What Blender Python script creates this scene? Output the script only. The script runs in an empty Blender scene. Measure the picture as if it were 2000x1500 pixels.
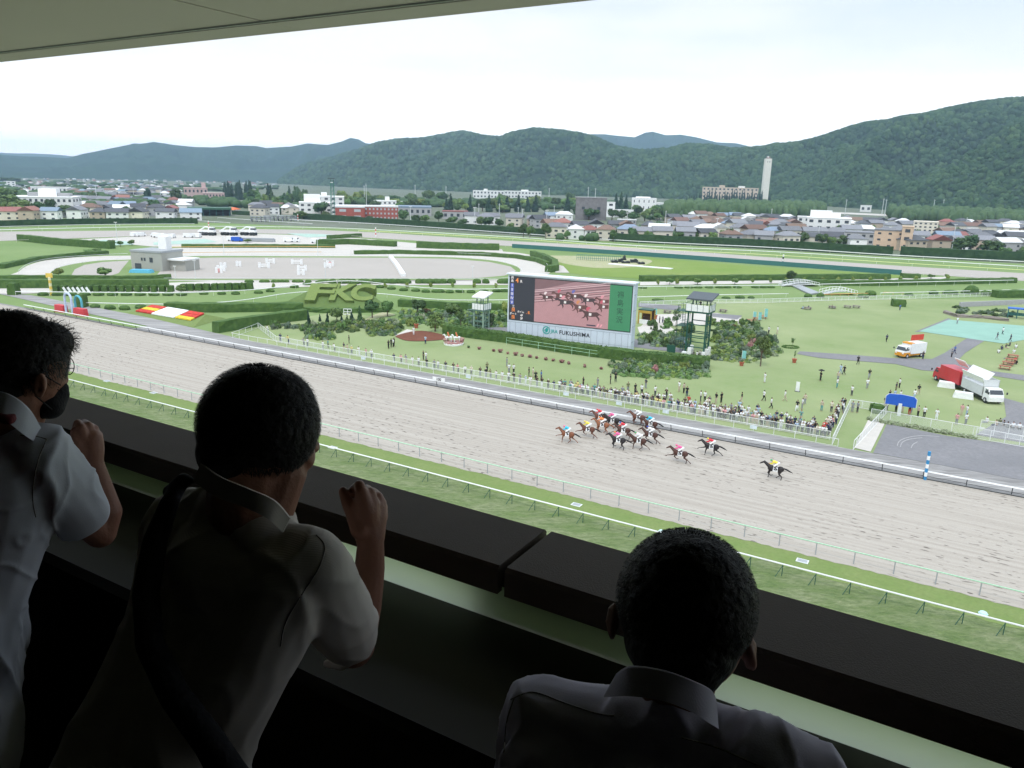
import bpy, math, random
import numpy as np
from mathutils import Vector, Matrix
random.seed(7); rng = np.random.default_rng(7)
S = bpy.context.scene
COL = S.collection
# ------------------------------------------------------------------ camera
FOC, HOR, ROLL, CH = 1490.0, 395.0, 0.025, 31.0      # focal length in photo pixels, horizon offset, roll, eye height
TH = math.atan(HOR / FOC)
FW = Vector((0, math.cos(TH), -math.sin(TH))); RT = Vector((1, 0, 0)); UP = RT.cross(FW)
CXA = RT * math.cos(ROLL) + UP * math.sin(ROLL); CYA = -RT * math.sin(ROLL) + UP * math.cos(ROLL)
EYE = Vector((0, 0, CH))
cam = bpy.data.objects.new('camera', bpy.data.cameras.new('camera')); COL.objects.link(cam)
cam.data.sensor_width = 36; cam.data.lens = 36 * FOC / 2000
cam.data.clip_start = 0.05; cam.data.clip_end = 40000
m = Matrix((CXA, CYA, -FW)).transposed().to_4x4(); m.translation = EYE
cam.matrix_world = m; S.camera = cam
# ------------------------------------------------------------------ world, sun, exposure
W = bpy.data.worlds.new('World'); S.world = W; W.use_nodes = True
nt_ = W.node_tree; nt_.nodes.clear()
def wn(t, **k):
    n = nt_.nodes.new(t)
    for a, b in k.items(): setattr(n, a, b)
    return n
SUN_EL, SUN_AZ = math.radians(58), math.radians(200)
sky = wn('ShaderNodeTexSky', sky_type='NISHITA'); sky.sun_disc = False
sky.sun_elevation = SUN_EL; sky.sun_rotation = SUN_AZ
tc = wn('ShaderNodeTexCoord'); sx = wn('ShaderNodeSeparateXYZ'); nt_.links.new(tc.outputs['Generated'], sx.inputs[0])
rm = wn('ShaderNodeMapRange'); rm.inputs[1].default_value = 0.42; rm.inputs[2].default_value = 0.95
rm.inputs[3].default_value = 1.0; rm.inputs[4].default_value = 2.1; nt_.links.new(sx.outputs[2], rm.inputs[0])
mp = wn('ShaderNodeMapping'); mp.inputs['Scale'].default_value = (1.2, 1.2, 5.0); nt_.links.new(tc.outputs['Generated'], mp.inputs[0])
nz = wn('ShaderNodeTexNoise'); nz.inputs['Scale'].default_value = 1.7; nz.inputs['Detail'].default_value = 5; nz.inputs['Roughness'].default_value = 0.5
nt_.links.new(mp.outputs[0], nz.inputs['Vector'])
cr = wn('ShaderNodeValToRGB'); cr.color_ramp.elements[0].position = 0.42; cr.color_ramp.elements[0].color = (0.61, 0.73, 0.90, 1)
cr.color_ramp.elements[1].position = 0.58; cr.color_ramp.elements[1].color = (0.89, 0.92, 0.97, 1); nt_.links.new(nz.outputs[0], cr.inputs[0])
# clouds are whiter towards the horizon
hz = wn('ShaderNodeMapRange'); hz.inputs[1].default_value = 0.06; hz.inputs[2].default_value = 0.24; nt_.links.new(sx.outputs[2], hz.inputs[0])
mh = wn('ShaderNodeMix', data_type='RGBA'); mh.inputs['A'].default_value = (1.15, 1.13, 1.11, 1)
nt_.links.new(hz.outputs[0], mh.inputs['Factor']); nt_.links.new(cr.outputs[0], mh.inputs['B'])
ml = wn('ShaderNodeVectorMath', operation='SCALE'); hb = wn('ShaderNodeMapRange'); hb.inputs[1].default_value = 0.0; hb.inputs[2].default_value = 0.13; hb.inputs[3].default_value = 1.75; hb.inputs[4].default_value = 1.0; nt_.links.new(sx.outputs[2], hb.inputs[0])
hm = wn('ShaderNodeMath', operation='MULTIPLY'); nt_.links.new(hb.outputs[0], hm.inputs[0]); nt_.links.new(rm.outputs[0], hm.inputs[1])
nt_.links.new(mh.outputs['Result'], ml.inputs[0]); nt_.links.new(hm.outputs[0], ml.inputs['Scale'])
sk = wn('ShaderNodeVectorMath', operation='SCALE'); sk.inputs['Scale'].default_value = 0.1; nt_.links.new(sky.outputs[0], sk.inputs[0])
mx = wn('ShaderNodeMix', data_type='RGBA'); mx.inputs['Factor'].default_value = 0.9
nt_.links.new(sk.outputs[0], mx.inputs['A']); nt_.links.new(ml.outputs[0], mx.inputs['B'])
bg = wn('ShaderNodeBackground'); bg.inputs[1].default_value = 1.0; nt_.links.new(mx.outputs['Result'], bg.inputs[0])
wo = wn('ShaderNodeOutputWorld'); nt_.links.new(bg.outputs[0], wo.inputs[0])
sl = bpy.data.lights.new('sun', 'SUN'); sl.energy = 1.5; sl.angle = math.radians(10); sl.color = (1, .97, .92)
so = bpy.data.objects.new('sun', sl); COL.objects.link(so)
so.rotation_euler = Vector((math.sin(SUN_AZ) * math.cos(SUN_EL), math.cos(SUN_AZ) * math.cos(SUN_EL), math.sin(SUN_EL))).to_track_quat('Z', 'Y').to_euler()
S.view_settings.view_transform = 'Standard'; S.view_settings.look = 'None'; S.view_settings.gamma = 1
S.view_settings.exposure = 0.30
S.cycles.max_bounces = 8; S.cycles.diffuse_bounces = 4; S.cycles.transparent_max_bounces = 8; S.cycles.volume_bounces = 0
# ------------------------------------------------------------------ coordinates
NV = Vector((0.507264, 0.86179, 0)); TV = Vector((-0.86179, 0.507264, 0))   # across / along the home straight
YAW = math.atan2(TV.y, TV.x)
def NT(n, t, z=0.0): return NV * n + TV * t + Vector((0, 0, z))
def ray(x, y): return (FW * FOC + CXA * (x - 1000) - CYA * (y - 750)).normalized()
def G(x, y, z=0.0):                       # the place on the ground that the photo shows at x, y
    d = ray(x, y); k = (z - CH) / d.z; p = EYE + d * k; p.z = z; return p
def C(x, y, d):                            # a place d metres in front of the eye
    r = FW * FOC + CXA * (x - 1000) - CYA * (y - 750); return EYE + r * (d / FOC)
def PX(p):
    q = Vector(p) - EYE; z = q.dot(FW); return 1000 + FOC * q.dot(CXA) / z, 750 - FOC * q.dot(CYA) / z
def mpp(p): return (Vector(p) - EYE).dot(FW) / FOC      # metres per photo pixel there
# ------------------------------------------------------------------ materials
MATS = {}
def mat(key, col, rough=.85, var=.12, scale=3., spec=.3, metal=0, bump=0, bscale=None, col2=None, emit=0, orand=0, coat=0):
    if key in MATS: return MATS[key]
    M = bpy.data.materials.new(key); M.use_nodes = True; N = M.node_tree.nodes; L = M.node_tree.links
    b = N['Principled BSDF']; b.inputs['Roughness'].default_value = rough; b.inputs['Metallic'].default_value = metal
    b.inputs['Specular IOR Level'].default_value = spec
    if coat: b.inputs['Coat Weight'].default_value = coat
    tc = N.new('ShaderNodeTexCoord'); nz = N.new('ShaderNodeTexNoise'); nz.inputs['Scale'].default_value = scale
    nz.inputs['Detail'].default_value = 4; L.new(tc.outputs['Object'], nz.inputs['Vector'])
    mr = N.new('ShaderNodeMapRange'); mr.inputs[1].default_value = .3; mr.inputs[2].default_value = .7; L.new(nz.outputs[0], mr.inputs[0])
    mi = N.new('ShaderNodeMix'); mi.data_type = 'RGBA'
    c = np.array(col); c2 = np.array(col2) if col2 is not None else np.clip(c * (1 + var), 0, 1)
    a = c if col2 is not None else c * (1 - var)
    mi.inputs['A'].default_value = (*a, 1); mi.inputs['B'].default_value = (*c2, 1); L.new(mr.outputs[0], mi.inputs['Factor'])
    out = mi.outputs['Result']
    if orand:
        oi = N.new('ShaderNodeObjectInfo'); hs = N.new('ShaderNodeHueSaturation')
        r1 = N.new('ShaderNodeMapRange'); r1.inputs[3].default_value = 1 - orand; r1.inputs[4].default_value = 1 + orand
        L.new(oi.outputs['Random'], r1.inputs[0]); L.new(r1.outputs[0], hs.inputs['Value'])
        r2 = N.new('ShaderNodeMapRange'); r2.inputs[3].default_value = .5 - orand * .07; r2.inputs[4].default_value = .5 + orand * .07
        ma = N.new('ShaderNodeMath'); ma.operation = 'FRACT'; mb = N.new('ShaderNodeMath'); mb.operation = 'MULTIPLY'; mb.inputs[1].default_value = 7.3
        L.new(oi.outputs['Random'], mb.inputs[0]); L.new(mb.outputs[0], ma.inputs[0]); L.new(ma.outputs[0], r2.inputs[0]); L.new(r2.outputs[0], hs.inputs['Hue'])
        L.new(out, hs.inputs['Color']); out = hs.outputs[0]
    L.new(out, b.inputs['Base Color'])
    if emit: L.new(out, b.inputs['Emission Color']); b.inputs['Emission Strength'].default_value = emit
    if bump:
        n2 = N.new('ShaderNodeTexNoise'); n2.inputs['Scale'].default_value = bscale or scale * 6; n2.inputs['Detail'].default_value = 3; L.new(tc.outputs['Object'], n2.inputs['Vector'])
        bu = N.new('ShaderNodeBump'); bu.inputs['Strength'].default_value = bump; bu.inputs['Distance'].default_value = .02
        L.new(n2.outputs[0], bu.inputs['Height']); L.new(bu.outputs[0], b.inputs['Normal'])
    MATS[key] = M; return M
def rgb(r, g, b):                          # sRGB 0-255 -> linear
    f = lambda v: ((v / 255 + .055) / 1.055) ** 2.4 if v > 10 else v / 255 / 12.92
    return (f(r), f(g), f(b))
# ------------------------------------------------------------------ mesh builder
class MB:
    def __init__(s): s.v = []; s.f = []; s.m = []
    def add(s, vs, fs, mi=0):
        o = len(s.v); s.v.extend(tuple(v) for v in vs); s.f.extend([tuple(o + i for i in f) for f in fs]); s.m.extend([mi] * len(fs)); return s
    def box(s, c, sz, ax=None, mi=0, taper=1.):
        X, Y, Z = ax or (Vector((1, 0, 0)), Vector((0, 1, 0)), Vector((0, 0, 1))); c = Vector(c); vs = []
        for k in (-1, 1):
            t = taper if k > 0 else 1
            for i, j in ((-1, -1), (1, -1), (1, 1), (-1, 1)): vs.append(c + X * (i * sz[0] / 2 * t) + Y * (j * sz[1] / 2 * t) + Z * (k * sz[2] / 2))
        return s.add(vs, [(0, 3, 2, 1), (4, 5, 6, 7), (0, 1, 5, 4), (1, 2, 6, 5), (2, 3, 7, 6), (3, 0, 4, 7)], mi)
    def tube(s, pts, r, seg=6, mi=0, cap=True):
        pts = [Vector(p) for p in pts]; n = len(pts); rs = r if isinstance(r, (list, tuple)) else [r] * n; vs = []; pu = None
        for i, p in enumerate(pts):
            d = (pts[min(i + 1, n - 1)] - pts[max(i - 1, 0)]).normalized()
            u = (Vector((0, 0, 1)) if abs(d.z) < .95 else Vector((1, 0, 0))) if pu is None else pu
            a = d.cross(u)
            if a.length < 1e-4: a = d.cross(Vector((1, .3, .2)))
            a.normalize(); b = a.cross(d).normalized(); pu = b
            for k in range(seg):
                t = 2 * math.pi * (k + .5) / seg; vs.append(p + (a * math.cos(t) + b * math.sin(t)) * rs[i])
        fs = [(i * seg + k, i * seg + (k + 1) % seg, (i + 1) * seg + (k + 1) % seg, (i + 1) * seg + k) for i in range(n - 1) for k in range(seg)]
        if cap: fs += [tuple(range(seg))[::-1], tuple((n - 1) * seg + k for k in range(seg))]
        return s.add(vs, fs, mi)
    def ell(s, c, r, seg=10, rings=6, ax=None, mi=0, noise=0.):
        X, Y, Z = ax or (Vector((1, 0, 0)), Vector((0, 1, 0)), Vector((0, 0, 1))); c = Vector(c)
        if not isinstance(r, (list, tuple)): r = (r, r, r)
        vs = [c - Z * r[2]]
        for i in range(1, rings):
            ph = -math.pi / 2 + math.pi * i / rings
            for k in range(seg):
                t = 2 * math.pi * k / seg; q = 1 + (random.uniform(-noise, noise) if noise else 0)
                vs.append(c + X * (r[0] * math.cos(ph) * math.cos(t) * q) + Y * (r[1] * math.cos(ph) * math.sin(t) * q) + Z * (r[2] * math.sin(ph) * q))
        vs.append(c + Z * r[2]); T = len(vs) - 1
        fs = [(0, 1 + (k + 1) % seg, 1 + k) for k in range(seg)] + [(T, T - seg + k, T - seg + (k + 1) % seg) for k in range(seg)]
        for i in range(rings - 2):
            a = 1 + i * seg
            fs += [(a + k, a + (k + 1) % seg, a + seg + (k + 1) % seg, a + seg + k) for k in range(seg)]
        return s.add(vs, fs, mi)
    def capsule(s, p0, p1, r0, r1, seg=12):
        s.ell(p0, r0, seg, 8); s.ell(p1, r1, seg, 8)
        if (Vector(p1) - Vector(p0)).length > 1e-4: s.tube([p0, p1], [r0, r1], seg)
        return s
    def chain(s, pts, seg=12):              # pts: (vector, radius)
        for (a, ra), (b, rb) in zip(pts, pts[1:]): s.capsule(a, b, ra, rb, seg)
        return s
    def prism(s, poly, z0, z1, mi=0):
        n = len(poly); vs = [(p[0], p[1], z0 if len(p) < 3 else p[2] + z0) for p in poly] + [(p[0], p[1], z1 if len(p) < 3 else p[2] + z1) for p in poly]
        return s.add(vs, [tuple(range(n))[::-1], tuple(range(n, 2 * n))] + [(i, (i + 1) % n, n + (i + 1) % n, n + i) for i in range(n)], mi)
    def sheet(s, pts, mi=0): return s.add(pts, [tuple(range(len(pts)))], mi)
    def wall(s, pts, w, h, mi=0, jit=0, seglen=None, top=None):      # a wall/hedge swept along ground points
        pts = [Vector(p) for p in pts]
        if seglen:
            q = [pts[0]]
            for a, b in zip(pts, pts[1:]):
                k = max(1, int((b - a).length / seglen)); q += [a.lerp(b, i / k) for i in range(1, k + 1)]
            pts = q
        vs = []; n = len(pts); K = 6
        for i, p in enumerate(pts):
            d = (pts[min(i + 1, n - 1)] - pts[max(i - 1, 0)]).normalized(); a = Vector((-d.y, d.x, 0)) * (w / 2)
            for (x, z) in ((-1, 0), (-1, .5), (-.92, 1), (.92, 1), (1, .5), (1, 0)):
                j = Vector([random.uniform(-jit, jit) for _ in range(3)]) if jit and z > 0 else Vector((0, 0, 0))
                vs.append(p + a * x + Vector((0, 0, z * h)) + j)
        fs = [(i * K + k, i * K + k + 1, (i + 1) * K + k + 1, (i + 1) * K + k) for i in range(n - 1) for k in range(K - 1)]
        fs += [tuple(range(K))[::-1], tuple((n - 1) * K + k for k in range(K))]
        return s.add(vs, fs, mi)
    def mesh(s, name, mats, smooth=False, off=Vector((0, 0, 0))):
        me = bpy.data.meshes.new(name); o = tuple(off)
        me.from_pydata([(v[0] - o[0], v[1] - o[1], v[2] - o[2]) for v in s.v], [], s.f)
        for M in (mats if isinstance(mats, (list, tuple)) else [mats]): me.materials.append(M)
        if len(me.materials) > 1: me.polygons.foreach_set('material_index', s.m)
        if smooth: me.polygons.foreach_set('use_smooth', [True] * len(me.polygons))
        me.update(); return me
    def build(s, name, mats, parent=None, smooth=False, **tags):
        off = Vector((0, 0, 0)); q = parent
        while q: off = off + q.matrix_basis.translation; q = q.parent
        o = bpy.data.objects.new(name, s.mesh(name, mats, smooth, off)); COL.objects.link(o)
        if parent: o.parent = parent
        return tag(o, **tags)
def tag(o, label=None, cat=None, group=None, kind=None):
    if label: o['label'] = label
    if cat: o['category'] = cat
    if group: o['group'] = group
    if kind: o['kind'] = kind
    return o
def thing(name, label, cat, loc=(0, 0, 0), group=None, rz=0):
    o = bpy.data.objects.new(name, None); COL.objects.link(o); o.location = loc; o.rotation_euler = (0, 0, rz); o.empty_display_size = .1
    return tag(o, label, cat, group)
KIDS = {}
def copy_tree(o, parent=None, mm=None):
    c = o.copy(); COL.objects.link(c)
    if parent: c.parent = parent
    if mm and o.data and o.name.split('.')[0] in mm:
        c.data = o.data                      # shared mesh, own material
        for i, sl_ in enumerate(c.material_slots): sl_.link = 'OBJECT'; sl_.material = mm[o.name.split('.')[0]]
    for ch in o.children: copy_tree(ch, c, mm)
    return c
def remesh(mb, voxel, smooth=4, fac=.5):
    me = mb.mesh('tmp', [mat('tmp', (1, 1, 1))]); o = bpy.data.objects.new('tmp', me); COL.objects.link(o)
    r = o.modifiers.new('r', 'REMESH'); r.mode = 'VOXEL'; r.voxel_size = voxel; r.use_smooth_shade = True
    if smooth: q = o.modifiers.new('s', 'SMOOTH'); q.iterations = smooth; q.factor = fac
    bpy.context.view_layer.update(); dg = bpy.context.evaluated_depsgraph_get()
    out = bpy.data.meshes.new_from_object(o.evaluated_get(dg), depsgraph=dg)
    bpy.data.objects.remove(o); bpy.data.meshes.remove(me)
    out.materials.clear(); return out
def organic(name, mb, voxel, M, parent=None, smooth=4, **tags):
    me = remesh(mb, voxel, smooth); me.name = name; me.materials.append(M)
    me.polygons.foreach_set('use_smooth', [True] * len(me.polygons))
    o = bpy.data.objects.new(name, me); COL.objects.link(o)
    if parent:
        o.parent = parent
        if parent.matrix_basis.translation.length > 0: me.transform(Matrix.Translation(-parent.matrix_basis.translation))
    return tag(o, **tags)
def smoothpts(p, k=6, closed=False):
    p = [Vector(q) for q in p]; n = len(p); out = []
    for i in range(n if closed else n - 1):
        a, b, c, d = (p[(i - 1) % n], p[i], p[(i + 1) % n], p[(i + 2) % n]) if closed else (p[max(i - 1, 0)], p[i], p[i + 1], p[min(i + 2, n - 1)])
        for j in range(k):
            t = j / k; out.append(.5 * ((2 * b) + (c - a) * t + (2 * a - 5 * b + 4 * c - d) * t * t + (3 * b - a - 3 * c + d) * t ** 3))
    if not closed: out.append(p[-1])
    return out
def textmesh(body, size, ext=0.0, space=1.0, bold=0.0):
    cu = bpy.data.curves.new('txt', 'FONT'); cu.body = body; cu.size = size; cu.extrude = ext; cu.align_x = 'CENTER'; cu.align_y = 'CENTER'; cu.space_character = space; cu.offset = bold
    o = bpy.data.objects.new('txt', cu); COL.objects.link(o); bpy.context.view_layer.update()
    dg = bpy.context.evaluated_depsgraph_get(); me = bpy.data.meshes.new_from_object(o.evaluated_get(dg), depsgraph=dg)
    bpy.data.objects.remove(o); bpy.data.curves.remove(cu); return me
def put_text(name, body, size, origin, xdir, zdir, M, parent=None, ext=0.01, bold=0.0, space=1.0, **tags):
    me = textmesh(body, size, ext, space, bold); x = xdir.normalized(); z = zdir.normalized(); y = -x.cross(z)   # x right, z up, y = text normal
    nrm = x.cross(z); mt = Matrix((x, z, nrm)).transposed().to_4x4(); mt.translation = origin
    me.transform(mt)
    me.materials.clear(); me.materials.append(M)
    if parent: me.transform(Matrix.Translation(-parent.matrix_basis.translation))
    o = bpy.data.objects.new(name, me); COL.objects.link(o)
    if parent: o.parent = parent
    return tag(o, **tags)
WHITE = mat('white_paint', (.78, .79, .78), .5, .05)
DARK = mat('dark_metal', (.03, .035, .035), .5, .1)
GREENM = mat('green_metal', (.02, .085, .06), .5, .12)
GREY = mat('grey_metal', (.33, .35, .36), .5, .08)
# ================================================================== GROUND AND COURSE
def gmat(key, c1, c2, c3, s1, s2, stretch=None, bump=.3, mowing=0, bd=.05):
    M = bpy.data.materials.new(key); M.use_nodes = True; N = M.node_tree.nodes; L = M.node_tree.links; b = N['Principled BSDF']
    b.inputs['Roughness'].default_value = .95; b.inputs['Specular IOR Level'].default_value = .1
    tc = N.new('ShaderNodeTexCoord'); mp = N.new('ShaderNodeMapping'); mp.inputs['Rotation'].default_value = (0, 0, -YAW)
    if stretch: mp.inputs['Scale'].default_value = stretch
    L.new(tc.outputs['Object'], mp.inputs[0])
    def noise(s, d=5, ro=.6):
        n = N.new('ShaderNodeTexNoise'); n.inputs['Scale'].default_value = s; n.inputs['Detail'].default_value = d; n.inputs['Roughness'].default_value = ro
        L.new(mp.outputs[0], n.inputs['Vector']); r = N.new('ShaderNodeMapRange'); r.inputs[1].default_value = .32; r.inputs[2].default_value = .68; L.new(n.outputs[0], r.inputs[0]); return r.outputs[0]
    n1, n2 = noise(s1), noise(s2, 6, .7)
    a = N.new('ShaderNodeMix'); a.data_type = 'RGBA'; a.inputs['A'].default_value = (*c1, 1); a.inputs['B'].default_value = (*c2, 1); L.new(n1, a.inputs['Factor'])
    c = N.new('ShaderNodeMix'); c.data_type = 'RGBA'; c.inputs['B'].default_value = (*c3, 1); L.new(a.outputs['Result'], c.inputs['A'])
    mu = N.new('ShaderNodeMath'); mu.operation = 'MULTIPLY'; mu.inputs[1].default_value = .75; L.new(n2, mu.inputs[0]); L.new(mu.outputs[0], c.inputs['Factor'])
    L.new(c.outputs['Result'], b.inputs['Base Color'])
    bu = N.new('ShaderNodeBump'); bu.inputs['Strength'].default_value = bump; bu.inputs['Distance'].default_value = bd
    L.new(n2, bu.inputs['Height']); L.new(bu.outputs[0], b.inputs['Normal'])
    MATS[key] = M; return M
M_LAWN = gmat('lawn', (.19, .262, .10), (.315, .355, .185), (.235, .285, .14), .05, .8)
M_TURF = gmat('near_turf', (.165, .235, .08), (.32, .345, .195), (.09, .145, .05), .5, 2.3, (.5, 1.2, 1), 1., 0, .15)
M_MOSS = gmat('mossy_turf', (.16, .235, .07), (.215, .265, .10), (.14, .19, .065), .4, 3.)
M_FARTURF = gmat('far_turf', (.155, .24, .08), (.225, .30, .125), (.175, .245, .095), .03, .4)
M_INFIELD = gmat('infield', (.16, .26, .05), (.25, .30, .10), (.17, .24, .06), .03, .3)
M_TOWN = gmat('town_ground', (.12, .14, .09), (.22, .22, .20), (.09, .13, .06), .02, .15)
M_SAND = gmat('arena_sand', (.40, .37, .33), (.44, .405, .365), (.36, .335, .30), .05, 1.)
M_ROAD = gmat('pale_road', (.52, .49, .44), (.58, .55, .50), (.47, .45, .41), .1, 1.)
M_ASPH = gmat('asphalt', (.20, .20, .205), (.26, .255, .26), (.17, .17, .175), .15, 2.)
M_CONC = gmat('concrete_apron', (.15, .145, .14), (.46, .45, .43), (.27, .265, .255), .9, 1.0, (.12, 1.7, 1))
M_GUT = gmat('grey_apron', (.16, .155, .15), (.34, .33, .32), (.24, .235, .225), .5, 1.3, (.3, 2.6, 1))
def dirt_mat():
    M = bpy.data.materials.new('track_dirt'); M.use_nodes = True; N = M.node_tree.nodes; L = M.node_tree.links; b = N['Principled BSDF']
    b.inputs['Roughness'].default_value = 1; b.inputs['Specular IOR Level'].default_value = .05
    tc = N.new('ShaderNodeTexCoord'); mp = N.new('ShaderNodeMapping'); mp.inputs['Rotation'].default_value = (0, 0, -YAW); L.new(tc.outputs['Object'], mp.inputs[0])
    def scl(v, x):
        q = N.new('ShaderNodeVectorMath'); q.operation = 'MULTIPLY'; q.inputs[1].default_value = v; L.new(x, q.inputs[0]); return q.outputs[0]
    def noise(v, s, d, lo, hi):
        n = N.new('ShaderNodeTexNoise'); n.inputs['Scale'].default_value = s; n.inputs['Detail'].default_value = d; L.new(v, n.inputs['Vector'])
        r = N.new('ShaderNodeMapRange'); r.inputs[1].default_value = lo; r.inputs[2].default_value = hi; L.new(n.outputs[0], r.inputs[0]); return r.outputs[0]
    st = noise(scl((.012, 1, 1), mp.outputs[0]), 1.9, 7, .33, .62)      # harrow lines along the course
    hf = noise(scl((.75, 2.4, 1), mp.outputs[0]), 1.25, 1.5, .635, .68)     # hoof marks
    pt = noise(scl((.05, .09, 1), mp.outputs[0]), 1.0, 3, .33, .58)     # patches where horses have run
    fi = noise(mp.outputs[0], 9, 3, .3, .7)
    a = N.new('ShaderNodeMix'); a.data_type = 'RGBA'; a.inputs['A'].default_value = (.355, .322, .275, 1); a.inputs['B'].default_value = (.43, .395, .342, 1); L.new(st, a.inputs['Factor'])
    c = N.new('ShaderNodeMix'); c.data_type = 'RGBA'; c.inputs['B'].default_value = (.17, .15, .128, 1); L.new(a.outputs['Result'], c.inputs['A'])
    mu = N.new('ShaderNodeMath'); mu.operation = 'MULTIPLY'; L.new(hf, mu.inputs[0]); L.new(pt, mu.inputs[1])
    L.new(mu.outputs[0], c.inputs['Factor'])
    e = N.new('ShaderNodeMix'); e.data_type = 'RGBA'; e.blend_type = 'MULTIPLY'; e.inputs['B'].default_value = (.9, .9, .9, 1); L.new(c.outputs['Result'], e.inputs['A']); L.new(fi, e.inputs['Factor'])
    L.new(e.outputs['Result'], b.inputs['Base Color'])
    bu = N.new('ShaderNodeBump'); bu.inputs['Strength'].default_value = .5; bu.inputs['Distance'].default_value = .1; bu.invert = True; L.new(mu.outputs[0], bu.inputs['Height']); L.new(bu.outputs[0], b.inputs['Normal'])
    return M
M_DIRT = dirt_mat()
def structure(name, pts, M, z): return MB().sheet([(p[0], p[1], z) for p in pts]).build(name, M, kind='structure')
def strip(name, n0, n1, t0, t1, M, z): return structure(name, [NT(n0, t0), NT(n1, t0), NT(n1, t1), NT(n0, t1)], M, z)
def pxsheet(name, pts, M, z, smooth=0):
    p = [G(x, y) for x, y in pts]
    if smooth: p = smoothpts(p, smooth, True)
    return structure(name, p, M, z)
structure('ground', [(-9000, -500), (9000, -500), (9000, 9000), (-9000, 9000)], M_TOWN, 0)
structure('racecourse_lawn', [NT(10, -160), NT(445, -160), NT(385, 300), NT(345, 420), NT(235, 640), NT(10, 760)], M_FARTURF, .02)
strip('home_turf', 10, 68, -120, 420, M_TURF, .04)
structure('mossy_verge', [NT(62.4 + .15 * math.sin(i * .11) + .12 * math.sin(i * .053 + 1) + random.uniform(-.22, .22), -120 + i * .7) for i in range(772)] + [NT(66.3, 420), NT(66.3, -120)], M_MOSS, .055)
# ragged dirt edge
eg = []
for i in range(1000):
    t = -120 + i * .56; eg.append(NT(65.6 + .1 * math.sin(i * .07) + .08 * math.sin(i * .031) + random.uniform(-.13, .13), t))
structure('dirt_track', eg + [NT(92.2, 440), NT(92.2, -120)], M_DIRT, .07)
strip('apron', 93.0, 98.3, -120, 145, M_CONC, .082)
strip('apron_kerb_line', 92.2, 93.0, -120, 200, M_GUT, .09)
strip('apron_edge', 96.4, 98.0, -120, 145, M_GUT, .09)
strip('public_lawn', 98.4, 134, -30, 128, M_LAWN, .05)
pxsheet('infield_lawn', [(1250, 600), (1400, 588), (1750, 583), (2100, 590), (2300, 640), (2300, 1000), (1700, 950), (1400, 760), (1000, 700), (1000, 640)], M_LAWN, .06)
# far dirt of the backstretch
pxsheet('backstretch_dirt', [(-250, 458), (0, 452.5), (250, 450.5), (375, 448), (500, 447.5), (625, 449.5), (750, 455), (875, 463), (1000, 471), (1250, 484), (1500, 502.5), (1750, 519), (2000, 534), (2300, 552),
    (2300, 569), (2000, 549), (1750, 532.5), (1500, 515.5), (1250, 497.5), (1000, 481), (875, 474), (750, 466.5), (625, 459), (500, 456), (375, 458), (250, 462), (0, 471), (-250, 485)], M_SAND, .07)
pxsheet('service_yard', [(150, 468), (330, 459), (500, 457), (640, 461), (730, 468), (830, 477), (815, 483), (700, 481), (640, 480), (460, 482), (300, 482)], M_ROAD, .08)
pxsheet('yard_road', [(640, 480), (700, 471), (780, 473), (830, 478), (980, 487), (985, 495), (860, 492), (730, 486), (640, 486)], M_ROAD, .09)
pxsheet('riding_loop', [(30, 547), (38, 530), (62, 516), (110, 506), (200, 500.5), (300, 498), (330, 485), (630, 482.5), (725, 479), (800, 482), (900, 488), (1000, 493), (1050, 502), (1072, 515), (1076, 532), (1030, 545), (900, 549), (300, 549)], M_ROAD, .10, 5)
pxsheet('loop_grass', [(98, 541), (106, 527), (140, 517), (195, 509.5), (260, 507), (330, 502), (420, 500.5), (620, 501), (770, 501.5), (880, 503), (960, 509), (1004, 519), (1016, 530), (995, 541), (930, 547), (300, 547.5), (120, 547)], M_FARTURF, .115, 5)
pxsheet('small_arena', [(138, 541), (146, 527), (165, 518), (200, 512.5), (252, 509.5), (243, 520), (232, 534), (205, 543)], M_SAND, .13)
pxsheet('main_arena', [(300, 545), (322, 520), (345, 506), (420, 503.5), (620, 503.5), (770, 504), (880, 506), (955, 512), (997, 521), (1008, 530), (985, 539), (930, 544), (600, 545.5)], M_SAND, .13)
pxsheet('shrub_walk', [(-60, 563), (0, 560), (100, 553), (330, 553), (420, 549), (620, 548.5), (1000, 548), (1000, 557), (700, 557), (560, 562), (430, 569), (330, 572), (100, 572), (30, 575), (-60, 572)], M_ROAD, .10)
pxsheet('shrub_walk', [(1250, 551), (1450, 549), (1700, 546), (1850, 541), (1850, 546), (1650, 552), (1450, 555), (1250, 558)], M_ROAD, .10)
pxsheet('course_crossing', [(-60, 572), (30, 575), (60, 577), (170, 598), (290, 621), (420, 651), (545, 680), (430, 668), (300, 640), (130, 604), (0, 575)], M_CONC, .098)
pxsheet('infield_turf', [(1000, 494), (1075, 500), (1090, 505), (1250, 503), (1500, 522), (1750, 538), (1780, 543), (1500, 545), (1250, 545), (1140, 538), (1090, 530), (1080, 512)], M_INFIELD, .09)
M_BARE = gmat('bare_patch', (.40, .37, .25), (.46, .42, .30), (.26, .32, .12), .06, .5)
pxsheet('worn_patch', [(1060, 500), (1180, 502), (1270, 508), (1250, 520), (1180, 524), (1130, 520), (1090, 512)], M_BARE, .105, 4)
pxsheet('infield_path', [(1078, 515), (1100, 520), (1112, 533), (1085, 533)], M_ROAD, .105)
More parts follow.
